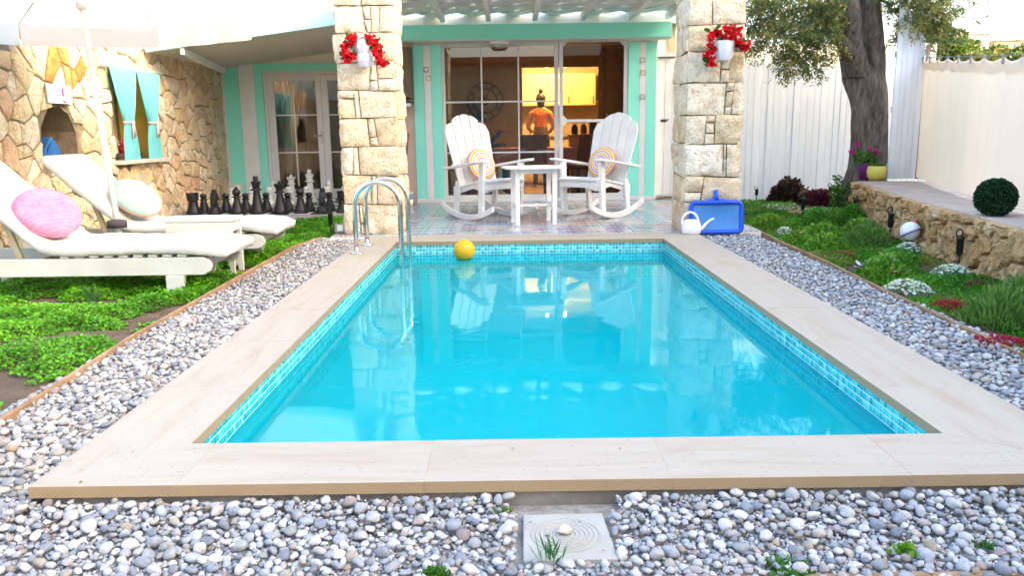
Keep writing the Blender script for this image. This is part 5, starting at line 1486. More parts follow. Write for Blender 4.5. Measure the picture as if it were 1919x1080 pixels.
# ------------------------------------------------------------------ things on the rubble wall
def drape(label, y0, y1, side):
    V = []; F = []; n = 44; rows = 22; mid = (y0 + y1) / 2
    for r_ in range(rows + 1):
        f = r_ / rows; z = 1.735 - f * 1.01
        w = 1.0 if f < .02 else (1 - .74 * min(1, f / .58) ** 1.5 if f < .58 else .26 + .34 * ((f - .58) / .42) ** .8)
        for i in range(n + 1):
            u = i / n - .5; y = mid + .02 * side * f + u * (y1 - y0) * w
            V.append((WX + .08 + .030 * math.sin(i * .95 + .4 * math.sin(r_ * .3)) * (.6 + .6 * (1 - w)) + .02 * (1 - abs(2 * u)) * (1 - w), y, z))
    for r_ in range(rows):
        for i in range(n): a = r_ * (n + 1) + i; F.append([a, a + 1, a + n + 2, a + n + 1])
    t = thing('outdoor_curtain', label, 'curtain', (WX + .075, mid, .73))
    N = MATS.get('turq_cloth')
    if N is None:
        K = NT('turquoise_cloth'); v = K.coord('Object'); p = K.bsdf(K.mix(K.noise(v, 6, 3), (.20, .64, .66), (.25, .70, .71)), .8, 0, K.bump(K.noise(v, 150, 2), .2, .002), .2)
        tr = K.n("ShaderNodeBsdfTranslucent"); tr.inputs[0].default_value = (.22, .66, .68, 1); mx = K.n("ShaderNodeMixShader"); mx.inputs[0].default_value = .3; K.l(p, mx.inputs[1]); K.l(tr.outputs[0], mx.inputs[2]); N = MATS['turq_cloth'] = K.end(mx.outputs[0])
    MB().add(V, F).build('cloth', N, t, True, world=True)
    q = MB(); zc = 1.735 - .58 * 1.01; hw = (y1 - y0) * .26 / 2 + .012
    q.tube([(WX + .085 + .035 * math.cos(a), mid + .012 * side + hw * math.sin(a), zc) for a in [2 * PI * k / 20 for k in range(20)]], .016, 8, closed=True)
    q.bar((WX + .13, mid + .01, zc), (WX + .135, mid - .02, zc - .17), .035, .006, (1, 0, 0)); q.bar((WX + .135, mid + .01, zc), (WX + .13, mid + .045, zc - .15), .035, .006, (1, 0, 0))
    q.build('tieback', plain('pink_ribbon', (.72, .52, .48), None, 8, .7, .2), t, True, world=True)
drape('left turquoise curtain tied back at the stone wall window', 8.97, 9.60, 1)
drape('right turquoise curtain tied back at the stone wall window', 9.62, 10.24, -1)
cr = thing('curtain_rod', 'white curtain rod above the stone wall window', 'curtain rod', (WX + .07, 9.6, 1.75))
MB().tube([(WX + .07, 8.86, 1.752), (WX + .07, 10.34, 1.752)], .017, 10).build('rod', M_WPLAST, cr, True, world=True)
for y in (8.92, 10.28): MB().b2((WX - .0, y - .015, 1.735), (WX + .07, y + .015, 1.77)).build('bracket', M_WPLAST, cr, world=True)
MB().tube([(WX + .07, 8.845, 1.752), (WX + .07, 8.86, 1.752)], .024, 10).build('finial', M_WPLAST, cr, True, world=True)
sg = thing('wall_sign', 'small white sign with a magenta mark above the wall niche', 'sign', (WX + .05, 8.0, 1.40))
MB().b2((WX + .035, 7.78, 1.315), (WX + .052, 8.20, 1.49)).build('board', M_WHITE, sg, world=True, bevel=.003)
mg = plain('magenta_print', (.50, .02, .34), None, 8, .6, 0)
q = MB(); q.add([(WX + .0535, y, z) for y, z in ((8.03, 1.485), (8.055, 1.46), (8.05, 1.43), (8.06, 1.40), (8.035, 1.375), (8.02, 1.41), (8.01, 1.43), (8.025, 1.45))], [list(range(8))]); q.build('magenta_mark', mg, sg, world=True, fix=False)
q = MB()
for (y, z, w, h) in ((7.97, 1.44, .03, .008), (7.97, 1.424, .022, .008), (7.97, 1.406, .03, .008)): q.add([(WX + .0532, y, z), (WX + .0532, y + w, z), (WX + .0532, y + w, z + h), (WX + .0532, y, z + h)], [[0, 1, 2, 3]])
q.build('lettering', plain('grey_print', (.25, .25, .3), None, 8, .6, 0), sg, world=True, fix=False)
q = MB(); q.add([(WX + .0535, y, z) for y, z in ((8.02, 1.345), (8.06, 1.35), (8.09, 1.335), (8.06, 1.325), (8.03, 1.33))], [list(range(5))]); q.build('magenta_mark', mg, sg, world=True, fix=False)
bc = thing('blue_bag', 'folded blue cloth bag standing in the wall niche', 'bag', (WX - .15, 8.05, .821))
MB().prism([(WX - .10, 7.86, .822), (WX - .10, 8.20, .822), (WX - .14, 8.20, .93), (WX - .15, 8.12, 1.01), (WX - .14, 8.0, .90)], (-.14, 0, 0)).build('cloth', plain('blue_cloth', (.02, .13, .36), (.015, .09, .28), 9, .85, .4), bc, world=True, bevel=.02, seg=3)
# little pots on the window ledge
def ledge_pots():
    for (y, c, nm, lb) in ((9.50, (.70, .68, .64), 'flower_pot', 'small white pot on the ledge between the turquoise curtains'), (9.72, (.35, .02, .02), 'flower_pot', 'small pot of red flowers on the ledge between the turquoise curtains')):
        t = thing(nm, lb, 'flower pot', (WX - .22, y, .801))
        MB().lathe([(.0001, 0), (.035, 0), (.05, .07), (.045, .07), (.0001, .06)], 16).build('pot', plain('ledge_pot_%d' % int(y * 100), c, None, 5, .6, .1), t, True)
        q = MB(); rr = random.Random(int(y * 10))
        for k in range(26):
            p = Vector((rr.uniform(-.07, .07), rr.uniform(-.09, .09), rr.uniform(.07, .15))); q.ell(p, (.016, .016, .010), 6, 4, rotm(rr.random(), rr.random(), 0))
        q.build('blossoms', plain('red_petals' if c[1] < .1 else 'white_petals', (.55, .02, .03) if c[1] < .1 else (.7, .68, .6), None, 8, .6, 0), t, True)
        t.children[-1]['kind'] = 'stuff'
ledge_pots()

# ------------------------------------------------------------------ recess beside the left pillar
wc = thing('wall_cabinet', 'brown wall cabinet hanging in the recess beside the left pillar', 'cabinet', (-1.58, 11.6, 1.45))
mcab = plain('brown_cabinet', (.20, .13, .085), (.15, .095, .06), 5, .6, .2)
MB().b2((-1.82, 11.53, 1.47), (-1.36, 11.765, 2.15)).build('carcass', mcab, wc, world=True, bevel=.004)
for k in range(2): MB().b2((-1.81 + k * .225, 11.512, 1.48), (-1.81 + k * .225 + .218, 11.528, 2.14)).build('cabinet_door', mcab, wc, world=True, bevel=.004); MB().b2((-1.61 + k * .04, 11.495, 1.72), (-1.60 + k * .04, 11.511, 1.84)).build('handle', M_CHROME, wc, world=True)
sh = thing('wall_shelf', 'dark shelf with white edge under the brown wall cabinet', 'shelf', (-1.58, 11.6, 1.38))
MB().b2((-1.95, 11.45, 1.395), (-1.352, 11.765, 1.425)).build('board', M_BLACK, sh, world=True); MB().b2((-1.95, 11.435, 1.35), (-1.352, 11.449, 1.394)).build('edge_strip', M_WHITE, sh, world=True)
bm_ = thing('broom', 'broom with red brown stick leaning in the recess beside the left pillar', 'broom', (-1.5, 11.5, 0))
MB().tube([(-1.50, 11.42, .10), (-1.42, 11.60, 1.0)], .012, 8).build('stick', plain('red_stick', (.32, .10, .05), None, 5, .5, 0), bm_, True, world=True)
MB().prism([(-1.60, 11.40, .0), (-1.41, 11.40, .0), (-1.46, 11.40, .11), (-1.55, 11.40, .11)], (0, .035, 0)).build('bristles', M_BLACK, bm_, world=True)
bk = thing('bucket', 'blue and white paint bucket standing in the recess beside the left pillar', 'bucket', (-1.44, 11.25, .0012))
MB().lathe([(.0001, 0), (.085, 0), (.095, .09)], 22).build('body', M_WPLAST, bk, True)
MB().lathe([(.0952, .09), (.10, .17)], 22).build('label_band', plain('blue_band', (.05, .20, .42), (.4, .5, .6), 12, .5, 0), bk, True)
MB().lathe([(.10, .17), (.105, .172), (.105, .185), (.0001, .188)], 22).build('lid', M_WPLAST, bk, True)

# small square lamp at the foot of the left pillar
fl = thing('floor_lamp', 'small square outdoor lamp at the foot of the left pillar', 'lamp', (-1.73, 8.2, -.02))
MB().box((0, 0, .075), (.10, .07, .09)).build('housing', plain('grey_housing', (.25, .24, .22), None, 5, .5, .1), fl, bevel=.006)
MB().box((0.008, -.038, .08), (.06, .008, .06)).build('lens', plain('lamp_glass', (.6, .66, .62), None, 5, .2, 0), fl)
MB().box((0, 0, .015), (.02, .02, .03)).build('stem', MATS['grey_housing'], fl)

# ------------------------------------------------------------------ hanging planters with red flowers
def petals(q, c, r, n, rr, col):
    for k in range(n):
        a = rr.uniform(0, 2 * PI); e = rr.uniform(-.6, 1.0); d = Vector((math.cos(a) * math.cos(e), -abs(math.sin(a)) * math.cos(e) * .8 - .2, math.sin(e)))
        s = d.cross(Vector((rr.uniform(-1, 1), rr.uniform(-1, 1), rr.uniform(-1, 1)))).normalized()
        L = r * rr.uniform(.7, 1.2); w = L * .42; m = c + d * L * .55; nrm = d.cross(s) * (L * .12)
        q.add([c, m - s * w + nrm, c + d * L, m + s * w + nrm], [[0, 1, 2], [0, 2, 3]], tuple(x * rr.uniform(.75, 1.2) for x in col))
def planter(label, x, y, z, seed, spots, prof):
    t = thing('hanging_planter', label, 'planter', (x, y, z)); t['group'] = 'white wall planters on the pillars'
    rr = random.Random(seed)
    MB().lathe(prof, 10, rot=rotm(0, 0, PI / 10)).build('pot', plain('white_glaze', (.74, .74, .76), (.66, .66, .70), 5, .35, .05), t, True, bevel=0)
    smooth_mesh(t.children[0].data, 28)
    MB().b2((-.02, .07, prof[-2][1] * .5), (.02, .10, prof[-2][1] * .5 + .12)).build('bracket', plain('dark_iron', (.05, .05, .055), None, 4, .5, .1), t)
    fm = leafmat('red_bracts', (1, 1, 1), .3)
    for (dx, dz, r) in spots:
        q = MB()
        for k in range(7): petals(q, Vector((dx + rr.uniform(-r, r) * .7, -.05 + rr.uniform(-.04, .03), dz + rr.uniform(-r, r) * .8)), .042, 8, rr, (.72, .012, .03))
        q.build('blossom', fm, t, fix=False)
        lf = MB()
        for k in range(3): petals(lf, Vector((dx + rr.uniform(-r, r), -.03 + rr.uniform(-.03, .02), dz + rr.uniform(-r, r))), .06, 2, rr, (.05, .11, .02))
        lf.build('leaves', leafmat('planter_leaves'), t, fix=False)
        MB().tube([(dx * .3, -.02, prof[-1][1] * .9), (dx * .7, -.045, dz + .03), (dx, -.05, dz)], .004, 5).build('stem', leafmat('planter_leaves'), t)
planter('tall white wall planter with red flowers on the left pillar', -1.365, 8.0, 1.62, 31,
        [(-.12, .21, .05), (-.15, .14, .06), (-.13, .07, .06), (-.16, .10, .05), (.10, .20, .05), (.14, .13, .06), (.15, .06, .055), (.06, .24, .035), (.17, .02, .03), (-.10, .26, .03)],
        [(.0001, 0), (.055, 0), (.085, .06), (.070, .12), (.095, .17), (.085, .25), (.06, .27), (.055, .265), (.0001, .24)])
planter('squat white wall planter with red flowers on the right pillar', 2.0, 7.84, 1.62, 32,
        [(-.12, .20, .055), (-.06, .24, .05), (-.13, .13, .05), (-.15, .05, .045), (.02, .22, .05), (.10, .23, .05), (.13, .14, .045), (.18, .12, .04), (-.12, -.01, .035), (.04, .27, .04)],
        [(.0001, 0), (.065, 0), (.085, .03), (.10, .10), (.115, .17), (.105, .175), (.0001, .15)])

# ------------------------------------------------------------------ cover slab at the front
cv = thing('drain_cover', 'square white concrete cover with concentric rings lying in the front pebbles', 'drain cover', (.135, 2.0, -.062))
mcv = plain('white_concrete', (.40, .385, .345), (.33, .315, .28), 7, .8, .4, bdist=.003)
MB().prism([(-.115, -.13, -.03), (.125, -.125, -.03), (.112, .125, -.03), (-.112, .12, -.03)], (0, 0, .03)).build('slab', mcv, cv, bevel=.004)
for k in range(7): r_ = .016 + k * .0125; MB().tube([(r_ * math.cos(a * PI / 20), r_ * math.sin(a * PI / 20), .0) for a in range(40)], .0028, 6, closed=True).build('ring', mcv, cv, True)
# ------------------------------------------------------------------ pebbles
def ico(sub):
    import bmesh
    bm = bmesh.new(); bmesh.ops.create_icosphere(bm, subdivisions=sub, radius=1.0)
    V = np.array([v.co[:] for v in bm.verts]); F = np.array([[v.index for v in f.verts] for f in bm.faces]); bm.free(); return V, F
PEB = np.array([(.40, .41, .43), (.52, .52, .52), (.30, .32, .36), (.60, .59, .57), (.46, .43, .42), (.40, .33, .29), (.24, .26, .30), (.64, .63, .62), (.34, .36, .35), (.50, .45, .38), (.36, .28, .27), (.42, .45, .50), (.68, .67, .66), (.45, .36, .27)])
PW = np.array([1.6, 1.7, 1.2, 1.8, 1, .5, .7, 1.9, .8, .7, .35, 1.4, 1.5, .25]); PW = PW / PW.sum()
def pebble_bed():
    root = bpy.data.objects.new('pebble_bed', None); COL.objects.link(root); root['kind'] = 'structure'
    mbase = plain('grit', (.34, .32, .29), (.20, .185, .16), 30, .95, .8, bdist=.01, bscale=90)
    bm = MB()
    bm.b2((-3.2, 1.2, -.125), (3.0, OY0 - .001, -.078)); bm.b2((-2.0, OY0, -.125), (OX0 - .002, 8.12, -.05)); bm.b2((OX1 + .002, OY0, -.125), (2.42, 8.6, -.05))
    bm.b2((2.24, 8.601, -.125), (2.42, 8.9, -.05))
    bm.build('grit_base', mbase, root)
    R = np.random.default_rng(21)
    cell = {}; CS = .05
    placed = []
    def tryp(x, y, r, k=.82):
        cx, cyy = int(x / CS), int(y / CS)
        for i in range(cx - 2, cx + 3):
            for j in range(cyy - 2, cyy + 3):
                for (a, b, q) in cell.get((i, j), ()):
                    if (a - x) ** 2 + (b - y) ** 2 < ((r + q) * k) ** 2: return False
        cell.setdefault((cx, cyy), []).append((x, y, r)); return True
    def in_cover(x, y): return -.0 < x < .265 and 1.86 < y < 2.135
    def bare(x, y): return -.02 < x < .30 and y > 2.12   # concrete shows between coping and cover
    items = []   # x,y,r,zone
    # zone areas: front, left strip, right strip
    def fill(x0, x1, y0, y1, rmin, rmax, tries, zone, k=.82, pw=1.0):
        xs = R.uniform(x0, x1, tries); ys = R.uniform(y0, y1, tries); rs = rmin + (rmax - rmin) * R.random(tries) ** pw
        for x, y, r in zip(xs, ys, rs):
            if zone == 0 and (in_cover(x, y) or bare(x, y) or y + r > OY0 + .004): continue
            if zone == 1 and (x + r > OX0 or x - r < -1.975): continue
            if zone == 2 and (x - r < OX1 or x + r > 2.40 - (.0)): continue
            if tryp(x, y, r, k): items.append((x, y, r, zone))
    fill(-2.0, 2.0, 1.74, 2.21, .015, .021, 600, 0, .85)
    fill(-2.0, 2.0, 1.74, 2.21, .0092, .0138, 8000, 0, .78)
    fill(-2.0, 2.0, 1.74, 2.21, .0055, .0085, 26000, 0, .76)
    fill(-2.0, 2.0, 1.74, 2.21, .0034, .0052, 26000, 0, .76)
    for z, (a, b) in ((1, (-1.98, OX0)), (2, (OX1, 2.41))):
        fill(a, b, 2.0, 8.6 if z == 2 else 8.1, .015, .022, 1500, z, .85)
        fill(a, b, 2.0, 8.6 if z == 2 else 8.1, .009, .014, 20000, z, .78)
        fill(a, b, 2.0, 5.5, .0055, .0085, 18000, z, .78)
    A = np.array(items)
    zg = np.where(A[:, 3] == 0, -.074 + .016 * np.clip((A[:, 1] - 1.95) / .2, 0, 1), -.047)
    n = len(A)
    asp = R.uniform(.55, .98, n); fl = R.uniform(.42, .75, n); ang = R.uniform(0, 2 * PI, n); tl = R.normal(0, .28, (n, 2))
    zc = zg + A[:, 2] * fl * .75 + R.uniform(0, .012, n) * (A[:, 2] > .01)
    ci = R.choice(len(PEB), n, p=PW); col = PEB[ci] * .74 * R.uniform(.85, 1.15, (n, 1))
    warm = (A[:, 3] == 1)[:, None]; col = np.where(warm, col * np.array([1.06, 1.0, .93]), col)
    # apparent size decides which ones are single objects
    app = A[:, 2] / np.maximum(A[:, 1], .5); vis = (np.abs(A[:, 0] / A[:, 1]) < .62) & (A[:, 1] > 1.77)
    order = np.argsort(-(app * vis)); big = set(order[:300].tolist())
    V2, F2 = ico(3); V1, F1 = ico(2)
    def chip(W, k):
        for _ in range(k):       # broken faces
            n_ = R.normal(0, 1, 3); n_ /= np.linalg.norm(n_); c_ = R.uniform(.62, .88); o_ = W @ n_ - c_; W = W - np.clip(o_, 0, None)[:, None] * n_ * .9
        return W
    protos = []
    small = []
    for k in range(40):
        s_ = R.uniform(0, 90); d_ = np.array([.30 * mnoise.noise((p[0] * 1.2 + s_, p[1] * 1.2, p[2] * 1.2)) for p in V1]); small.append(chip(V1 * (1 + d_)[:, None], int(R.integers(1, 5))))
    small = np.array(small); Vb, Fb = ico(1)
    coarse = np.array([chip(Vb * (1 + np.array([.30 * mnoise.noise((p[0] * 1.2 + k * 3.7, p[1] * 1.2, p[2] * 1.2)) for p in Vb]))[:, None], 2) for k in range(40)])
    mp = NT('river_pebble'); oi = mp.n("ShaderNodeObjectInfo"); v = mp.coord('Object')
    ad = mp.n("ShaderNodeVectorMath", operation='ADD'); cb = mp.n("ShaderNodeCombineXYZ"); mp.l(mp.math('MULTIPLY', oi.outputs['Random'], 31.0), cb.inputs[0]); mp.l(v, ad.inputs[0]); mp.l(cb.outputs[0], ad.inputs[1])
    f = mp.noise(ad.outputs[0], 1.4, 5, .6, .5); f2 = mp.noise(ad.outputs[0], 9, 4, .7)
    c = mp.mix(1.0, oi.outputs['Color'], mp.ramp(f, [(.3, (.80, .79, .78)), (.5, (1, 1, 1)), (.72, (1.16, 1.15, 1.13))]), 'MULTIPLY')
    c = mp.mix(1.0, c, mp.ramp(f2, [(.3, (.88, .88, .88)), (.7, (1.06, 1.06, 1.06))]), 'MULTIPLY')
    M1 = mp.end(mp.bsdf(c, .55, 0, mp.bump(f2, .12, .05), .35))
    for k in range(10):
        s = R.uniform(0, 50); W = V2.copy()
        d = np.array([.16 * mnoise.noise((p[0] * 1.1 + s, p[1] * 1.1, p[2] * 1.1)) + .05 * mnoise.noise((p[0] * 2.6, p[1] * 2.6 + s, p[2] * 2.6)) for p in V2])
        W = chip(W * (1 + d)[:, None], 3)
        me = fast_mesh('pebble', W, F2, None, True); me.materials.append(M1); protos.append(me)
    for i in order[:300]:
        o = bpy.data.objects.new('pebble', protos[int(R.integers(0, 10))]); COL.objects.link(o); o.parent = root
        r = A[i, 2] * 1.12; o.location = (A[i, 0], A[i, 1], zc[i]); o.scale = (r, r * asp[i], r * fl[i]); o.rotation_euler = (tl[i, 0], tl[i, 1], ang[i]); o.color = (*np.clip(col[i], 0, 1), 1)
    # the rest, joined
    idx = np.array([i for i in range(n) if i not in big])
    far = A[idx, 1] > 4.6
    Vs, Fs, Cs = [], [], []; base = 0
    for sel, (VV, FF) in ((idx[~far], (V1, F1)), (idx[far], (Vb, Fb))):
        m = len(sel); r = A[sel, 2] * 1.12
        S = np.stack([r, r * asp[sel], r * fl[sel]], 1)
        P = (small if len(VV) == len(V1) else coarse)[R.integers(0, 40, m)] * S[:, None, :]
        ca, sa = np.cos(tl[sel, 0])[:, None], np.sin(tl[sel, 0])[:, None]
        y = P[:, :, 1] * ca - P[:, :, 2] * sa; z = P[:, :, 1] * sa + P[:, :, 2] * ca; x = P[:, :, 0]
        cb_, sb = np.cos(tl[sel, 1])[:, None], np.sin(tl[sel, 1])[:, None]
        x, z = x * cb_ + z * sb, -x * sb + z * cb_
        c_, s_ = np.cos(ang[sel])[:, None], np.sin(ang[sel])[:, None]
        X = x * c_ - y * s_ + A[sel, 0][:, None]; Y = x * s_ + y * c_ + A[sel, 1][:, None]; Z = z + zc[sel][:, None]
        Vs.append(np.stack([X, Y, Z], 2).reshape(-1, 3)); Fs.append((FF[None] + (np.arange(m) * len(VV))[:, None, None]).reshape(-1, 3) + base); Cs.append(np.repeat(col[sel], len(FF), 0)); base += m * len(VV)
    # half-buried filler between them
    V0, F0 = ico(1)
    for (x0, x1, y0, y1, zz, m) in ((-1.9, 1.9, 1.74, 2.205, -.079, 5200), (-1.97, OX0, 2.0, 8.1, -.048, 9000), (OX1, 2.40, 2.2, 8.6, -.048, 9000)):
        P = np.stack([R.uniform(x0, x1, m), y0 + (y1 - y0) * R.random(m) ** 1.3, zz + R.uniform(-.003, .006, m)], 1)
        if zz < -.07: P[:, 2] += .012 * np.clip((P[:, 1] - 1.95) / .2, 0, 1); P = P[~(((P[:, 0] > -.02) & (P[:, 0] < .29) & (P[:, 1] > 1.85)))]
        m = len(P); r = R.uniform(.006, .0125, m); S = np.stack([r, r * R.uniform(.6, 1, m), r * R.uniform(.5, .8, m)], 1)
        W = V0[None] * (1 + R.normal(0, .08, (m, len(V0), 1))) * S[:, None, :]; a_ = R.uniform(0, 2 * PI, m); c_, s_ = np.cos(a_)[:, None], np.sin(a_)[:, None]
        W = np.stack([W[:, :, 0] * c_ - W[:, :, 1] * s_, W[:, :, 0] * s_ + W[:, :, 1] * c_, W[:, :, 2]], 2) + P[:, None, :]
        Vs.append(W.reshape(-1, 3)); Fs.append((F0[None] + (np.arange(m) * len(V0))[:, None, None]).reshape(-1, 3) + base); base += m * len(V0)
        Cs.append(np.repeat(PEB[R.choice(len(PEB), m, p=PW)] * .70 * R.uniform(.8, 1.15, (m, 1)), len(F0), 0))
    me = fast_mesh('pebbles', np.concatenate(Vs), np.concatenate(Fs), np.clip(np.concatenate(Cs), 0, 1), True)
    o = link('pebbles', me, attrmat('pebble_mass', .55, .15, 220, .002, .35, .22, 60), root); o['kind'] = 'stuff'
    # loose stone on the cover
    o = bpy.data.objects.new('pebble', protos[3]); COL.objects.link(o); o.location = (.132, 2.005, -.05); o.scale = (.021, .015, .013); o.rotation_euler = (0, 0, .3); o.color = (.62, .52, .42, 1)
    set_props(o, 'single tan pebble lying on the white concrete cover', 'pebble')
pebble_bed()

def edging():
    rr = random.Random(3)
    def run(label, pts, z0, z1, w=.018):
        t = thing('timber_edging', label, 'edging', (*pts[0], z0)); 
        for a, b in zip(pts[:-1], pts[1:]):
            MB().bar((a[0], a[1], (z0 + z1) / 2), (b[0], b[1], (z0 + z1) / 2 + rr.uniform(-.004, .004)), w, z1 - z0).build('board', M_WOOD, t, world=True, bevel=.003, seg=1)
    run('thin brown timber edging between the pebbles and the left bed', [(-1.86, 2.2), (-1.905, 3.2), (-1.97, 4.1), (-1.985, 5.2), (-2.0, 6.4), (-2.01, 7.4), (-1.90, 8.08)], -.11, -.012)
    run('thin brown timber edging between the pebbles and the right bed', [(2.30, 2.6), (2.31, 3.8), (2.35, 4.9), (2.43, 6.1), (2.46, 7.4), (2.52, 8.6)], -.11, -.015)
    run('thin timber edging along the bottom of the front pebbles', [(.30, 1.782), (1.0, 1.786), (2.2, 1.795)], -.12, -.062, .02)
edging()

# ------------------------------------------------------------------ foliage
def leaves(P, D, L, W, cols, fold=.15, up=None):
    """diamond leaves: base P, direction D, length L, half width W"""
    n = len(P); D = D / np.linalg.norm(D, axis=1)[:, None]
    U = rng.normal(0, 1, (n, 3)) if up is None else up
    S = np.cross(D, U); S /= (np.linalg.norm(S, axis=1)[:, None] + 1e-9); N = np.cross(S, D)
    L = np.broadcast_to(L, (n,))[:, None]; W = np.broadcast_to(W, (n,))[:, None]
    m = P + D * L * .5
    V = np.stack([P, m - S * W + N * W * fold, P + D * L, m + S * W + N * W * fold], 1).reshape(-1, 3)
    b = np.arange(n)[:, None] * 4
    F = np.stack([b + [0, 1, 2], b + [0, 2, 3]], 1).reshape(-1, 3)
    return V, F, np.repeat(cols, 2, 0)

def join(parts):
    V, F, C = [], [], []; b = 0
    for v, f, c in parts: V.append(v); F.append(f + b); C.append(c); b += len(v)
    return np.concatenate(V), np.concatenate(F), np.concatenate(C)

def vnoise(x, y, s, seed):
    return np.array([mnoise.noise((a * s + seed, b * s, seed * .7)) for a, b in zip(x, y)])

def soil(name, poly_fn, x0, x1, y0, y1, z, nx, ny):
    V = []; F = []
    for j in range(ny + 1):
        for i in range(nx + 1):
            y = y0 + (y1 - y0) * j / ny; a, b = poly_fn(y); x = a + (b - a) * i / nx
            V.append((x, y, z + .022 * mnoise.noise((x * 2.2, y * 2.2, .3)) + .01 * mnoise.noise((x * 8, y * 8, 2))))
    for j in range(ny):
        for i in range(nx): a = j * (nx + 1) + i; F.append([a, a + 1, a + nx + 2, a + nx + 1])
    o = MB().add(V, F).build(name, M_SOIL, None, True, fix=False); o['kind'] = 'structure'

def left_bed():
    edge = lambda y: -1.90 if y < 3.2 else (-1.99 if y < 7.5 else -1.90)
    def lim(y):
        e = np.interp(y, [2.2, 3.2, 4.1, 5.2, 6.4, 7.4, 8.08, 8.4, 9.98], [-1.86, -1.905, -1.97, -1.985, -2.0, -2.01, -1.9, -1.70, -1.70]); return (-4.36, e - .012)
    soil('flower_bed', lim, 0, 0, 1.6, 9.985, -.075, 40, 110)
    n = 230000
    # more leaves near the camera
    y = 2.3 + (9.95 - 2.3) * rng.random(n) ** 1.25; e = np.interp(y, [2.2, 3.2, 4.1, 5.2, 6.4, 7.4, 8.08, 8.4, 9.98], [-1.86, -1.905, -1.97, -1.985, -2.0, -2.01, -1.9, -1.70, -1.70])
    x = -4.34 + (e - .02 + 4.34) * rng.random(n)
    keep = (x / y > -.72); x, y, e = x[keep], y[keep], e[keep]
    d = vnoise(x, y, 1.7, 3.1) * .9 + vnoise(x, y, 4.5, 9.2) * .7 + vnoise(x, y, 11, 19.2) * .25
    dist = e - x
    thr = -.30 + .70 * np.exp(-dist / .10) * (y < 6.2) + .26 * ((y < 3.6) & (dist < .9)) * (.5 + vnoise(x, y, 2.2, 5))
    k = d > thr; x, y, d, thr = x[k], y[k], d[k], thr[k]
    h = np.clip((d - thr) * .14, .006, .075) * rng.random(len(x)) ** .6
    z = -.07 + h
    nn = len(x)
    # leaflets in small whorls
    a = rng.uniform(0, 2 * PI, nn); D = np.stack([np.cos(a), np.sin(a), rng.uniform(-.1, .9, nn)], 1)
    L = rng.uniform(.011, .021, nn) * np.interp(y, [2.5, 6], [.9, 1.25]); up = np.stack([rng.normal(0, .35, nn), rng.normal(0, .35, nn), np.ones(nn)], 1)
    t = np.clip(.42 + .9 * vnoise(x, y, 2.8, 12) + .35 * vnoise(x, y, 9, 2) + rng.normal(0, .25, nn), 0, 1)[:, None]
    c = (1 - t) * np.array([.06, .23, .010]) + t * np.array([.20, .50, .022])
    old = rng.random(nn) < .04; c[old] = np.array([.20, .18, .05])
    V, F, C = leaves(np.stack([x, y, z], 1), D, L, L * .48, c, .1, up)
    o = link('ground_cover', fast_mesh('ground_cover', V, F, C), leafmat('clover_leaf', (1, 1, 1), .35)); o['kind'] = 'stuff'; set_props(o, 'bright green clover-like ground cover growing in the left bed', 'ground cover')
left_bed()

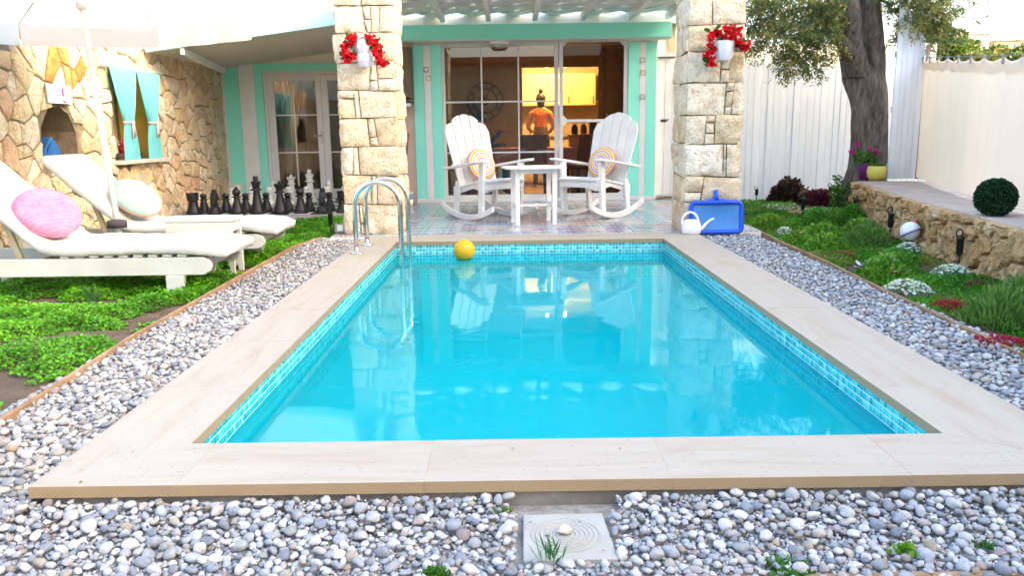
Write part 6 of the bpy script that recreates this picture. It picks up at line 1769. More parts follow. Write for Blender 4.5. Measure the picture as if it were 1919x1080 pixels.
def right_bed():
    ys = [1.0, 3.4, 5.2, 7.4, 9.85, 10.2, 12.0]; xr = [3.12, 3.12, 3.27, 3.62, 4.18, 5.6, 5.6]; ye = [2.6, 3.8, 4.9, 6.1, 7.4, 8.6, 9, 12]; xe = [2.30, 2.31, 2.35, 2.43, 2.46, 2.52, 2.45, 2.45]
    lim = lambda y: (np.interp(y, ye, xe) + .012, np.interp(y, ys, xr) + .03)
    soil('flower_bed', lim, 0, 0, 2.0, 11.99, -.072, 30, 120)
    n = 95000
    y = 3.0 + 8.95 * rng.random(n) ** 1.15; a, b = np.interp(y, ye, xe) + .02, np.interp(y, ys, xr) - .02
    x = a + (b - a) * rng.random(n)
    keep = (x / y < .68) & ~((y > 10.3) & (x > 3.9) & (y < 11.6) & (rng.random(n) < .75)); x, y = x[keep], y[keep]
    d = vnoise(x, y, 1.4, 23) + .5 * vnoise(x, y, 4, 4); k = d > -.42; x, y, d = x[k], y[k], d[k]; nn = len(x)
    h = np.clip((d + .42) * .055, .004, .08) * rng.random(nn)
    A = rng.uniform(0, 2 * PI, nn); D = np.stack([np.cos(A), np.sin(A), rng.uniform(.5, 2.2, nn)], 1)
    L = rng.uniform(.022, .042, nn); t = np.clip(.5 + .7 * vnoise(x, y, 1.9, 2) + rng.normal(0, .25, nn), 0, 1)[:, None]
    c = (1 - t) * np.array([.03, .14, .010]) + t * np.array([.12, .35, .022]); dry = np.clip(vnoise(x, y, 2.6, 41) * 2 - .35, 0, .8)[:, None]; c = c * (1 - dry) + np.array([.26, .24, .06]) * dry
    V, F, C = leaves(np.stack([x, y, -.07 + h], 1), D, L, L * .16, c, .1)
    o = link('ground_cover', fast_mesh('ground_cover', V, F, C), leafmat('fine_leaf', (1, 1, 1), .3)); o['kind'] = 'stuff'; set_props(o, 'fine green moss-like ground cover growing in the right bed', 'ground cover')
    # plants
    def mound(name, label, cat, x, y, r, h, nl, L, W, c0, c1, tip=None, tipc=None, ntip=0, updir=.6, group=None, z=-.06, flower_r=.012):
        t = thing(name, label, cat, (x, y, z)); 
        if group: t['group'] = group
        a = rng.uniform(0, 2 * PI, nl); rr = r * np.sqrt(rng.random(nl)); hh = h * (1 - (rr / r) ** 2) * rng.random(nl) ** .6
        P = np.stack([rr * np.cos(a), rr * np.sin(a), hh], 1); D = np.stack([np.cos(a) * rng.uniform(.1, 1, nl), np.sin(a) * rng.uniform(.1, 1, nl), rng.uniform(.2, 1, nl) * updir * 2], 1) + rng.normal(0, .3, (nl, 3))
        tt = rng.random(nl)[:, None]; c = (1 - tt) * np.array(c0) + tt * np.array(c1)
        V, F, C = leaves(P, D, rng.uniform(.7, 1.2, nl) * L, rng.uniform(.8, 1.2, nl) * W, c)
        me = fast_mesh('leaves', V, F, C); o = link('leaves', me, leafmat('plant_leaf', (1, 1, 1), .3), t); o['kind'] = 'stuff'
        if ntip:
            q = MB()
            for k in range(ntip):
                aa = random.uniform(0, 2 * PI); rk = r * .92 * math.sqrt(random.random()); zz = h * (1 - (rk / r) ** 2) * .95 + .012
                petal(q, (rk * math.cos(aa), rk * math.sin(aa), zz), flower_r * random.uniform(.8, 1.2), tipc)
            q.build('flowers', leafmat('petal', (1, 1, 1), .25), t, fix=False)['kind'] = 'stuff'
        return t
    def petal(q, c, r, col):
        ax = Vector((random.gauss(0, .35), random.gauss(-.3, .35), 1)).normalized(); u = ax.orthogonal().normalized(); w = ax.cross(u); c = Vector(c); V = [c - ax * r * .2]
        for k in range(10): a = 2 * PI * k / 10; rad = r * (1 if k % 2 == 0 else .78); V.append(c + (u * math.cos(a) + w * math.sin(a)) * rad + ax * r * .25)
        cc = tuple(x * random.uniform(.85, 1.1) for x in col)
        q.add(V, [[0, 1 + k, 1 + (k + 1) % 10] for k in range(10)], cc)
    white = (.66, .70, .60); pale = ((.10, .22, .12), (.32, .42, .30))
    for (x, y, r, lb) in ((2.53, 5.08, .16, 'dome of tiny white flowers at the edge of the right pebbles'), (3.10, 5.62, .15, 'dome of pale grey green flowers beside the stake lamp near the wall'), (3.34, 6.75, .12, 'pale flower dome below the globe lamp'), (2.70, 7.95, .09, 'small cream flower tuft at the pebble edge near the pillar')):
        mound('flowering_mound', lb, 'plant', x, y, r, .085, 500, .028, .006, *pale, ntip=150, tipc=white, group='white flowering mounds in the right bed', flower_r=.013)
    for (x, y, r, lb, c) in ((2.56, 4.62, .11, 'small patch of red sedum beside the right pebbles', (.42, .06, .06)), (2.36, 3.78, .16, 'large crimson sedum patch at the right frame edge', (.45, .03, .07)), (3.08, 5.22, .14, 'dark pink sedum under the right stake lamp', (.34, .05, .09)), (2.95, 4.35, .10, 'crimson sedum tuft behind the grassy clump', (.42, .05, .08)), (2.72, 6.6, .13, 'orange brown sedum patch in the middle of the right bed', (.40, .17, .05)), (2.78, 7.75, .12, 'reddish sedum patch in the grass near the blue net', (.34, .12, .06)), (3.50, 7.45, .12, 'dark red sedum under the middle stake lamp by the wall', (.22, .03, .05))):
        mound('sedum_patch', lb, 'plant', x, y, r, .05, 900, .022, .005, tuple(v * .7 for v in c), c, group='red sedum patches in the right bed')
    for (x, y, r, h, lb) in ((2.62, 5.62, .17, .13, 'bushy green plant with white and purple flowers by the right pebbles'), (2.62, 4.22, .18, .15, 'feathery green clump at the right edge of the pebbles'), (2.72, 6.95, .17, .12, 'light green leafy clump in the middle of the right bed'), (3.05, 7.9, .18, .10, 'loose green clump beside the left stake lamps'), (3.50, 8.1, .16, .12, 'green clump against the retaining wall'), (2.98, 6.2, .16, .09, 'low green clump between the flower domes'), (3.05, 4.7, .18, .12, 'grassy clump under the retaining wall at the right edge'), (2.80, 5.85, .15, .10, 'rounded green clump behind the petunias'), (3.20, 7.2, .20, .16, 'tall green clump left of the globe lamp'), (2.75, 8.6, .20, .12, 'broad green clump near the blue net'), (3.30, 8.7, .18, .16, 'upright green clump in the far right bed'), (3.75, 8.9, .15, .17, 'leafy clump at the far end of the retaining wall'), (2.62, 7.35, .15, .09, 'low green clump beside the pebble edging'), (2.45, 3.45, .15, .10, 'green clump below the crimson sedum'), (2.85, 3.9, .20, .16, 'tall green clump at the right frame edge')):
        kk = int(x * 100 + y * 37) % 4
        mound('leafy_clump', lb, 'plant', x, y, r, h * 1.25, (1500, 900, 1300, 700)[kk], (.055, .045, .07, .05)[kk], (.007, .012, .005, .016)[kk], ((.05, .16, .015), (.07, .20, .02), (.06, .15, .03), (.04, .17, .02))[kk], ((.15, .38, .04), (.22, .42, .05), (.19, .34, .08), (.14, .37, .05))[kk], group='green clumps in the right bed', updir=(1.0, .7, 1.2, .6)[kk], ntip=(0, 14, 0, 10)[kk], tipc=((1, 1, 1), (.62, .30, .20), (1, 1, 1), (.55, .50, .62))[kk], flower_r=.012)
    # petunias on the first clump
    t = thing('petunias', 'white and purple petunias at the edge of the right pebbles', 'flowers', (2.48, 5.64, -.05)); q = MB()
    for (x, z, r, c) in ((-.04, .10, .028, (.72, .68, .78)), (0, .085, .026, (.30, .18, .55)), (-.05, .075, .022, (.70, .66, .76)), (.20, .13, .022, (.55, .50, .80)), (.10, .12, .016, (.70, .68, .6))):
        petal(q, (x, 0, z), r, c); 
    q.build('blossoms', leafmat('petal', (1, 1, 1), .25), t, fix=False)['kind'] = 'stuff'
    q = MB()
    for (x, z) in ((-.04, .10), (0, .085), (-.05, .075), (.20, .13), (.10, .12)): q.tube([(x * .5, .02, -.0), (x, .002, z)], .002, 5)
    q.build('stems', leafmat('planter_leaves'), t)['kind'] = 'stuff'
    # dark foliage plants in front of the fence
    mound('dark_leaved_plant', 'dark purple leaved shrub in front of the white fence', 'plant', 3.95, 11.55, .26, .34, 700, .085, .034, (.02, .012, .014), (.07, .03, .03), updir=.8)
    mound('dark_leaved_plant', 'dark red leaved plant beside the purple shrub', 'plant', 4.12, 10.9, .22, .22, 600, .08, .028, (.06, .01, .02), (.14, .025, .045), updir=.7)
    t = thing('tall_weed', 'upright leafy green plant beside the end of the retaining wall', 'plant', (4.22, 10.42, -.06)); 
    V, F, C = [], [], []
    parts = []
    for s in range(9):
        bx, by = rng.normal(0, .06), rng.normal(0, .06); hgt = rng.uniform(.25, .44); k = 26
        zz = np.linspace(.04, hgt, k); aa = np.arange(k) * 2.4; P = np.stack([bx + zz * rng.normal(0, .12) + 0 * zz, by + 0 * zz, zz], 1); D = np.stack([np.cos(aa), np.sin(aa), np.full(k, .6)], 1)
        tt = rng.random(k)[:, None]; parts.append(leaves(P, D, .07, .016, (1 - tt) * np.array([.03, .11, .015]) + tt * np.array([.10, .24, .03])))
    V, F, C = join(parts); o = link('leaves', fast_mesh('leaves', V, F, C), leafmat('plant_leaf'), t); o['kind'] = 'stuff'
    mound('dried_seed_head', 'small brown dried flower tuft near the olive trunk', 'plant', 4.10, 11.3, .10, .2, 160, .05, .02, (.10, .05, .03), (.16, .09, .05), z=-.02)
    # white stones round the dark plants
    stn = thing('rockery', 'ring of small white stones in front of the white fence', 'stones', (4.1, 10.9, -.06)); V1, F1 = ico(1); Vs, Fs = [], []; b_ = 0; mm = 420; cols = []
    for k in range(mm):
        a = rng.uniform(0, 2 * PI); rr = rng.uniform(.22, .62); p = np.array([rr * math.cos(a) * 1.1, rr * math.sin(a) * .95, rng.uniform(0, .015)]); s = rng.uniform(.014, .032); 
        Vs.append(V1 * (1 + rng.normal(0, .06, (len(V1), 1))) * np.array([s, s * .8, s * .6]) + p); Fs.append(F1 + b_); b_ += len(V1); cols.append(np.repeat(PEB[[7, 3, 1, 12][k % 4]][None], len(F1), 0))
    o = link('stones', fast_mesh('stones', np.concatenate(Vs), np.concatenate(Fs), np.concatenate(cols), True), MATS['pebble_mass'], stn); o['kind'] = 'stuff'
    # tan rock
    o = bpy.data.objects.new('rock', fast_mesh('rock', V1 * (1 + rng.normal(0, .09, (len(V1), 1))), F1, None, True)); COL.objects.link(o); o.data.materials.append(M_RUBR); o.location = (3.50, 9.95, -.04); o.scale = (.12, .07, .05); set_props(o, 'tan rock lying in the grass before the dark red plant', 'rock')
    return mound
MOUND = right_bed()

# small weeds in the pebbles
def tuft(label, x, y, z, n, L, W, c, up=1.0, spread=.03):
    t = thing('weed_tuft', label, 'plant', (x, y, z)); t['group'] = 'weeds in the pebbles'
    P = np.stack([rng.normal(0, spread * .5, n), rng.normal(0, spread * .5, n), rng.uniform(0, .01, n)], 1); a = rng.uniform(0, 2 * PI, n)
    D = np.stack([np.cos(a) * rng.uniform(.1, .9, n), np.sin(a) * rng.uniform(.1, .9, n), np.full(n, up)], 1)
    V, F, C = leaves(P, D, rng.uniform(.6, 1.2, n) * L, W, np.array(c)[None] * rng.uniform(.7, 1.3, (n, 1)))
    o = link('blades', fast_mesh('blades', V, F, C), leafmat('plant_leaf'), t); o['kind'] = 'stuff'
tuft('green grass tuft in front of the concrete cover', .085, 1.865, -.065, 34, .06, .0028, (.05, .16, .05))
tuft('leafy green weed at the bottom edge left of the cover', -.20, 1.80, -.07, 90, .026, .007, (.06, .17, .02), .5)
tuft('leafy green weed at the bottom edge in the right pebbles', .665, 1.80, -.075, 140, .028, .008, (.05, .17, .02), .6, .05)
tuft('small yellow green seedling in the right pebbles', .985, 1.88, -.065, 50, .024, .008, (.13, .27, .02), .6, .025)
tuft('tiny green seedling near the coping left of the cover', -.035, 2.13, -.065, 22, .02, .006, (.14, .26, .03), .8, .015)
tuft('tiny seedling by the coping in the left pebbles', -.12, 2.185, -.065, 20, .02, .005, (.06, .17, .03), .8, .02)
tuft('small weed at the right end of the front pebbles', 1.20, 1.90, -.065, 24, .02, .006, (.05, .15, .03), .8, .02)
tuft('leafy seedling standing in the left bed below the front lounger', -2.72, 5.15, -.06, 40, .10, .018, (.06, .17, .03), 1.6, .03)

# ------------------------------------------------------------------ stake lamps, globe lamp, pots, clipped ball
def stake(label, x, y, h, src=[None]):
    if src[0] is None:
        t = thing('stake_lamp', label, 'garden lamp'); t['group'] = 'black stake lamps in the right bed'
        MB().tube([(0, 0, -.06), (0, 0, .12)], .008, 8).build('stake', M_BLACK, t, True)
        MB().lathe([(.012, .10), (.024, .115), (.024, .20), (.028, .205), (.028, .215), (.0001, .22)], 14).build('lamp_body', M_BLACK, t, True)
        MB().tube([(-.012 + .024 * math.cos(a), 0, .24 + .026 * math.sin(a)) for a in [2 * PI * k / 14 for k in range(14)]], .005, 6, closed=True).build('hook', M_BLACK, t, True)
        src[0] = t
    else:
        t = copy_tree(src[0]); t['label'] = label
    t.location = (x, y, -.05); t.scale = (1, 1, h / .26)
stake('black stake lamp in front of the white fence beside the right pillar', 3.60, 11.9, .20)
stake('black stake lamp right of the dark plants', 4.62, 11.75, .24)
stake('black stake lamp standing in the grass before the rockery', 3.37, 9.35, .30)
stake('black stake lamp at the far end of the retaining wall', 3.96, 9.3, .27)
stake('black stake lamp against the retaining wall left of the globe lamp', 3.55, 7.55, .30)
stake('black stake lamp against the retaining wall right of the globe lamp', 3.27, 5.85, .30)
stake('black stake lamp in the bed beside the left pillar', -1.86, 8.35, .30)

def globe():
    t = thing('globe_lamp', 'white globe garden lamp with hood standing before the retaining wall', 'garden lamp', (3.38, 6.82, -.05)); t.scale = (.85,) * 3
    c = Vector((0, 0, .20)); 
    MB().ell(c, (.088, .088, .095), 28, 16).build('glass_globe', plain('opal_glass', (.66, .66, .62), None, 3, .25, 0), t, True)
    q = MB(); V = []; F = []; n, m = 28, 8
    for i in range(m + 1):
        for k in range(n):
            e = PI / 2 * (1 - i / m * 1.12); a = 2 * PI * k / n; p = Vector((math.cos(a) * math.cos(e), math.sin(a) * math.cos(e), math.sin(e))) * .097
            V.append(c + rotm(-.35, -.35, 0) @ p)
    for i in range(m):
        for k in range(n): F.append([i * n + k, i * n + (k + 1) % n, (i + 1) * n + (k + 1) % n, (i + 1) * n + k])
    q.add(V, F); o = q.build('hood', M_WPLAST, t, True); o.modifiers.new('thickness', 'SOLIDIFY').thickness = .006
    MB().tube([c + rotm(-.35, -.35, 0) @ Vector((.101 * math.cos(2 * PI * k / 28), .101 * math.sin(2 * PI * k / 28), -.012)) for k in range(28)], .007, 6, closed=True).build('rim', plain('violet_rim', (.22, .18, .45), None, 3, .4, 0), t, True)
    MB().lathe([(.05, 0), (.05, .02), (.03, .04), (.03, .11)], 18).build('base', M_BLACK, t, True)
    MB().box((.06, .03, .29), (.05, .05, .06), rotm(.3, .5, .2)).build('mount', plain('rust_mount', (.40, .12, .05), None, 6, .7, .2), t, bevel=.01)
globe()

def cap_things():
    t = thing('flower_pot', 'round lime yellow flower pot on the end of the retaining wall', 'flower pot', (4.45, 9.93, .351))
    MB().lathe([(.0001, 0), (.07, 0), (.105, .05), (.112, .11), (.10, .165), (.092, .175), (.088, .17), (.0001, .15)], 30).build('pot', plain('lime_glaze', (.66, .60, .12), (.60, .54, .10), 4, .4, .03), t, True)
    n = 60; a = rng.uniform(0, 2 * PI, n); P = np.stack([.05 * np.cos(a), .05 * np.sin(a), np.full(n, .15)], 1); D = np.stack([np.cos(a) * .8, np.sin(a) * .8, np.full(n, 1.)], 1)
    V, F, C = leaves(P, D, .07, .02, np.array([.10, .22, .03])[None] * rng.uniform(.6, 1.3, (n, 1))); o = link('leaves', fast_mesh('leaves', V, F, C), leafmat('plant_leaf'), t); o['kind'] = 'stuff'
    t = thing('flower_pot', 'tall purple pot with pink geraniums behind the yellow pot', 'flower pot', (4.40, 10.14, .351))
    MB().lathe([(.0001, 0), (.06, 0), (.085, .18), (.09, .19), (.082, .19), (.0001, .17)], 26).build('pot', plain('purple_glaze', (.22, .04, .26), None, 4, .4, .03), t, True)
    n = 160; a = rng.uniform(0, 2 * PI, n); r = .13 * np.sqrt(rng.random(n)); P = np.stack([r * np.cos(a), r * np.sin(a), .17 + .16 * rng.random(n)], 1); D = rng.normal(0, 1, (n, 3)); D[:, 2] = abs(D[:, 2])
    V, F, C = leaves(P, D, .05, .022, np.array([.06, .17, .02])[None] * rng.uniform(.6, 1.4, (n, 1))); o = link('leaves', fast_mesh('leaves', V, F, C), leafmat('plant_leaf'), t); o['kind'] = 'stuff'
    for (x, z, y, rr) in ((-.18, .34, 0, .045), (-.12, .44, .02, .04), (.05, .36, -.05, .06), (.10, .33, -.03, .05)):
        q = MB(); R_ = random.Random(int(z * 100))
        for k in range(16): petals(q, Vector((x + R_.uniform(-rr, rr) * .6, y + R_.uniform(-rr, rr) * .6, z + R_.uniform(-rr, rr) * .5)), .026, 5, R_, (.62, .05, .34))
        q.build('blossom', leafmat('petal', (1, 1, 1), .25), t, fix=False)
        MB().tube([(x * .4, y * .5, .2), (x, y, z)], .003, 5).build('stem', leafmat('planter_leaves'), t)
    t = thing('clipped_ball', 'dark green clipped boxwood ball on the retaining wall cap', 'topiary', (3.50, 5.86, .351))
    n = 7000; u = rng.normal(0, 1, (n, 3)); u /= np.linalg.norm(u, axis=1)[:, None]; c0 = np.array([0, 0, .13])
    P = c0 + u * (.118 + .018 * rng.random((n, 1))) * np.array([1, 1, .97]); D = u * .6 + rng.normal(0, .7, (n, 3))
    V, F, C = leaves(P, D, .018, .006, np.array([.012, .045, .016])[None] * rng.uniform(.5, 1.8, (n, 1))); o = link('leaves', fast_mesh('leaves', V, F, C), leafmat('box_leaf', (1, 1, 1), .15), t); o['kind'] = 'stuff'
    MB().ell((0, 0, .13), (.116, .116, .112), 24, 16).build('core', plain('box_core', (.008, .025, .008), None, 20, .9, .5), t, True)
cap_things()
# ------------------------------------------------------------------ olive tree
def olive():
    t = thing('olive_tree', 'old olive tree with thick twisted trunk standing at the end of the retaining wall', 'tree', (4.55, 10.55, -.1))
    N = NT('olive_bark'); v = N.coord('Object', (1, 1, .22)); f = N.noise(v, 26, 6, .7, .3); f2 = N.noise(v, 6, 4, .6); f3 = N.noise(N.coord('Object'), 3, 3)
    c = N.ramp(f, [(.3, (.05, .04, .03)), (.5, (.19, .165, .14)), (.72, (.34, .305, .26))]); c = N.mix(N.ramp(f3, [(.5, (0, 0, 0)), (.7, (.5, .5, .5))]), c, (.16, .11, .065))
    m = N.end(N.bsdf(c, .95, 0, N.bump(N.math('ADD', f, f2), 1.0, .06), .15))
    def stem(name, path, n=40, lob=.12, sub=14):
        # path of (x,y,z,rx,ry); catmull-rom
        pts = [np.array(p, float) for p in path]; Q = []
        for i in range(len(pts) - 1):
            p0, p1, p2, p3 = pts[max(i - 1, 0)], pts[i], pts[i + 1], pts[min(i + 2, len(pts) - 1)]
            for k in range(sub):
                s = k / sub; Q.append(.5 * ((2 * p1) + (-p0 + p2) * s + (2 * p0 - 5 * p1 + 4 * p2 - p3) * s * s + (-p0 + 3 * p1 - 3 * p2 + p3) * s ** 3))
        Q.append(pts[-1]); V = []; F = []
        for i, p in enumerate(Q):
            for k in range(n):
                a = 2 * PI * k / n; tw = a + p[2] * .9
                d = 1 + lob * math.sin(3 * tw + 1.0) + lob * .6 * math.sin(5 * tw + 2.2 + p[2]) + .11 * mnoise.noise((math.cos(a) * 2.2, math.sin(a) * 2.2, p[2] * 1.6)) + .06 * mnoise.noise((math.cos(a) * 7, math.sin(a) * 7, p[2] * 2.5))
                V.append((p[0] + p[3] * d * math.cos(a), p[1] + p[4] * d * math.sin(a), p[2]))
        for i in range(len(Q) - 1):
            for k in range(n): F.append([i * n + k, i * n + (k + 1) % n, (i + 1) * n + (k + 1) % n, (i + 1) * n + k])
        F.append(list(range(n))[::-1]); F.append([(len(Q) - 1) * n + k for k in range(n)])
        return MB().add(V, F).build(name, m, t, True, world=True)
    stem('trunk', [(4.56, 10.55, -.15, .36, .34), (4.56, 10.55, .2, .26, .27), (4.60, 10.55, .7, .215, .22), (4.58, 10.55, 1.2, .215, .22), (4.50, 10.56, 1.6, .235, .22), (4.46, 10.62, 1.82, .16, .12)])
    stem('limb', [(4.40, 10.52, 1.60, .16, .17), (4.24, 10.40, 2.0, .145, .15), (4.13, 10.28, 2.45, .105, .13), (4.10, 10.6, 3.0, .11, .11), (3.8, 10.7, 3.7, .06, .06)], 28)
    stem('limb', [(4.62, 10.58, 1.50, .14, .16), (4.555, 10.50, 2.0, .135, .15), (4.43, 10.45, 2.5, .125, .14), (4.55, 10.8, 3.1, .11, .11), (4.9, 11.0, 3.8, .06, .06)], 28)
    MB().tube([(4.36, 10.46, 1.86), (4.22, 10.36, 1.92), (4.06, 10.28, 2.02), (3.98, 10.24, 2.06)], [.13, .10, .075, .085], 14).build('branch_stub', m, t, True, world=True)
    MB().lathe([(.0001, .004), (.07, .003), (.08, 0)], 16, (3.978, 10.238, 2.062), rot=Vector((-.75, -.4, .45)).to_track_quat('Z', 'Y').to_matrix()).build('cut_face', plain('cut_wood', (.48, .28, .12), (.38, .2, .08), 20, .8, .4), t, True, world=True)
    # branches: from limbs to foliage clumps
    R = np.random.default_rng(5)
    clumps = []   # centre, radius xyz, density weight
    def cl(x, y, z, rx, ry, rz, w): clumps.append((np.array([x, y, z]), np.array([rx, ry, rz]), w))
    for (x, z, rx, rz, w) in ((3.05, 2.30, .28, .24, 1.0), (3.35, 2.42, .30, .26, 1.1), (3.62, 2.30, .28, .26, 1.1), (3.80, 2.20, .17, .22, .8), (3.30, 2.05, .30, .20, 1.0), (3.58, 1.93, .26, .18, 1.0), (3.45, 1.76, .16, .14, .45), (3.66, 1.72, .13, .10, .30), (3.82, 1.98, .13, .16, .45), (3.05, 2.02, .18, .15, .45), (2.9, 2.5, .3, .25, 1.0), (3.82, 2.45, .16, .2, .6)):
        cl(x, 10.3 + R.uniform(-.25, .25), z, rx, .32, rz, w)
    for (x, z, rx, rz, w) in ((4.85, 2.42, .26, .22, .9), (5.10, 2.34, .26, .20, .9), (5.25, 2.30, .17, .15, .6), (5.02, 2.12, .16, .13, .45), (4.80, 2.16, .10, .14, .25), (5.22, 2.03, .12, .13, .4), (4.62, 2.62, .25, .2, .8), (4.95, 2.62, .3, .2, 1.0)):
        cl(x, 10.25 + R.uniform(-.3, .2), z, rx, .34, rz, w)
    for k in range(26):
        a = R.uniform(0, 2 * PI); r = R.uniform(.3, 1.9); cl(4.25 + r * math.cos(a), 10.6 + r * math.sin(a) * .9, R.uniform(2.9, 4.3) - r * .18, .45, .45, .38, .8)
    tw = MB(); parts = []
    root = [np.array([4.22, 10.55, 2.5]), np.array([4.48, 10.66, 2.6]), np.array([4.1, 10.6, 3.0]), np.array([4.6, 10.8, 3.1])]
    for c, r, w in clumps:
        s = min(root, key=lambda q: np.linalg.norm(q - c)); mid = (s + c) / 2 + R.normal(0, .08, 3) + np.array([0, 0, .1])
        tw.tube([tuple(s), tuple(mid), tuple(c)], [.026, .016, .006], 6)
        ns = int((150 if c[2] < 2.75 else 60) * w)
        for k in range(ns):
            u = R.normal(0, 1, 3); u /= np.linalg.norm(u); p = c + u * r * R.uniform(.1, 1.0) ** .6
            d = u * .6 + R.normal(0, .5, 3) + np.array([0, 0, -.15]); d /= np.linalg.norm(d); L = R.uniform(.10, .22); nl = 13
            if c[2] < 2.75 and k % 3 == 0: tw.tube([tuple(p), tuple(p + d * L)], .0022, 3)
            tt = np.linspace(.05, 1, nl); P = p + d * (L * tt)[:, None]
            side = R.normal(0, 1, (nl, 3)); side -= (side @ d)[:, None] * d; side /= np.linalg.norm(side, axis=1)[:, None]
            D = side * .8 + d * .65; q = R.random((nl, 1)); yel = R.random() < (.30)
            c0, c1 = (np.array([.06, .095, .03]), np.array([.18, .22, .075])) if not yel else (np.array([.24, .23, .05]), np.array([.40, .34, .08]))
            parts.append(leaves(P, D, R.uniform(.038, .062, nl), R.uniform(.006, .009, nl), c0 + (c1 - c0) * q))
    V, F, C = join(parts)
    o = link('crown', fast_mesh('crown', V, F, C), leafmat('olive_leaf', (1, 1, 1), .3, .45), t); o.location = -Vector(t.location); o['kind'] = 'stuff'
    tw.build('twigs', m, t, True, world=True, fix=False)['kind'] = 'stuff'
olive()

# ------------------------------------------------------------------ trees on the hillside, power line
def far_trees():
    R = np.random.default_rng(12)
    def tree(label, x, y, zt, rx, rz, n, c0, c1, lobes=9):
        zg = HILL(x, y); t = thing('hillside_tree', label, 'tree', (x, y, zg)); t['group'] = 'trees on the hillside beyond the screen'
        MB().tube([(0, 0, -.2), (.1, 0, (zt - zg - rz * 2) * .6), (0, .1, max(.4, zt - zg - rz))], [.16, .12, .05], 8).build('trunk', plain('far_bark', (.09, .065, .045), None, 3, .95, .4), t, True)
        cz = zt - zg - rz; parts = []
        for k in range(lobes):
            a = R.uniform(0, 2 * PI); e = R.uniform(-.7, 1.0); c = np.array([math.cos(a) * math.cos(e) * rx * .62, math.sin(a) * math.cos(e) * rx * .62, cz + math.sin(e) * rz * .62]); m = n // lobes
            u = R.normal(0, 1, (m, 3)); u /= np.linalg.norm(u, axis=1)[:, None]; P = c + u * np.array([rx, rx, rz]) * .45 * R.uniform(.5, 1, (m, 1)); D = u + R.normal(0, .6, (m, 3))
            q = R.random((m, 1)) * .7 + .3 * R.random(); parts.append(leaves(P, D, R.uniform(.16, .30, m), R.uniform(.05, .09, m), np.array(c0) + (np.array(c1) - np.array(c0)) * q))
        V, F, C = join(parts); o = link('crown', fast_mesh('crown', V, F, C), leafmat('far_leaf', (1, 1, 1), .2), t); o['kind'] = 'stuff'
    g = ((.030, .060, .016), (.10, .15, .035)); y_ = ((.06, .08, .02), (.20, .20, .05)); dk = ((.015, .035, .012), (.05, .085, .025))
    tree('dark pine on the hillside nearest the olive tree', 27.0, 52, 7.2, 1.2, .75, 2600, *dk)
    tree('broad green tree on the hillside right of the fence panel', 25.2, 47, 5.9, 1.5, 1.0, 2600, *g)
    tree('round yellow green tree low on the hillside', 24.9, 44, 4.75, 1.0, .62, 1600, *y_)
    tree('green tree in the middle of the hillside group', 26.6, 49, 6.0, 1.3, .95, 2400, *g)
    tree('light green tree under the white hill house', 29.1, 51, 5.75, 1.35, .95, 2400, *y_)
    tree('small dark shrub tree on the hillside below the houses', 30.2, 50, 5.35, .9, .6, 1400, *dk)
    tree('yellow green tree between the two hill houses', 31.7, 52, 5.6, 1.0, .75, 1700, *y_)
    tree('dark green tree in front of the beige hill house', 31.2, 50.5, 5.75, .85, .85, 1700, *g)
    tree('green shrub tree at the right end of the hillside', 33.6, 51, 5.6, 1.1, .75, 1700, *g)
    tree('bushy tree half hidden by the screen on the hillside', 26.6, 45, 4.85, 1.1, .7, 1700, *g)
    tree('tree beyond the right end of the fabric screen', 35.2, 52, 6.0, 1.3, .9, 1700, *y_)
    w = thing('power_line', 'two thin sagging power lines above the hillside houses', 'power line', (40, 70, 8))
    for z in (0, .8): MB().tube([(22 + 50 * s, 60 + 12 * s, 8.9 + z - 1.7 * s - 1.2 * math.sin(PI * s)) for s in [k / 12 for k in range(13)]], .018, 4).build('wire', M_BLACK, w, world=True)
far_trees()

# ------------------------------------------------------------------ people behind the glass
def person(label, loc, rz, joints, edges, radii, mat, skin, hairfn, root_i):
    t = thing('person', label, 'person', loc, rz)
    me = bpy.data.meshes.new('body'); me.from_pydata(joints, edges, [])
    o = link('body', me, mat, t)
    sk = o.modifiers.new('skin', 'SKIN'); sk.use_smooth_shade = True
    lay = me.skin_vertices[0].data if me.skin_vertices else None
    if lay is None:
        import bmesh
        bm = bmesh.new(); bm.from_mesh(me); bm.verts.layers.skin.verify(); bm.to_mesh(me); bm.free(); lay = me.skin_vertices[0].data
    for i, r in enumerate(radii): lay[i].radius = r if isinstance(r, tuple) else (r, r)
    lay[root_i].use_root = True
    o.modifiers.new('sub', 'SUBSURF').levels = 2; o.modifiers['sub'].render_levels = 2
    hairfn(t)
    return t
def bodymat(name, rules, default):
    """clothing and skin by height bands in the body's own space (flat colour of the cloth)"""
    N = NT(name); tc = N.n("ShaderNodeTexCoord"); sp = N.n("ShaderNodeSeparateXYZ"); N.l(tc.outputs['Object'], sp.inputs[0])
    col = None
    c = N.ramp(N.math('MULTIPLY', sp.outputs[2], 1 / 2.0), rules, 'CONSTANT')
    if default: c = N.mix(N.math('MULTIPLY', N.math('GREATER_THAN', N.math('ABSOLUTE', sp.outputs[0]), default), N.math('GREATER_THAN', sp.outputs[2], .6)), c, (.50, .28, .18))
    return N.end(N.bsdf(c, .7, 0, None, .2))
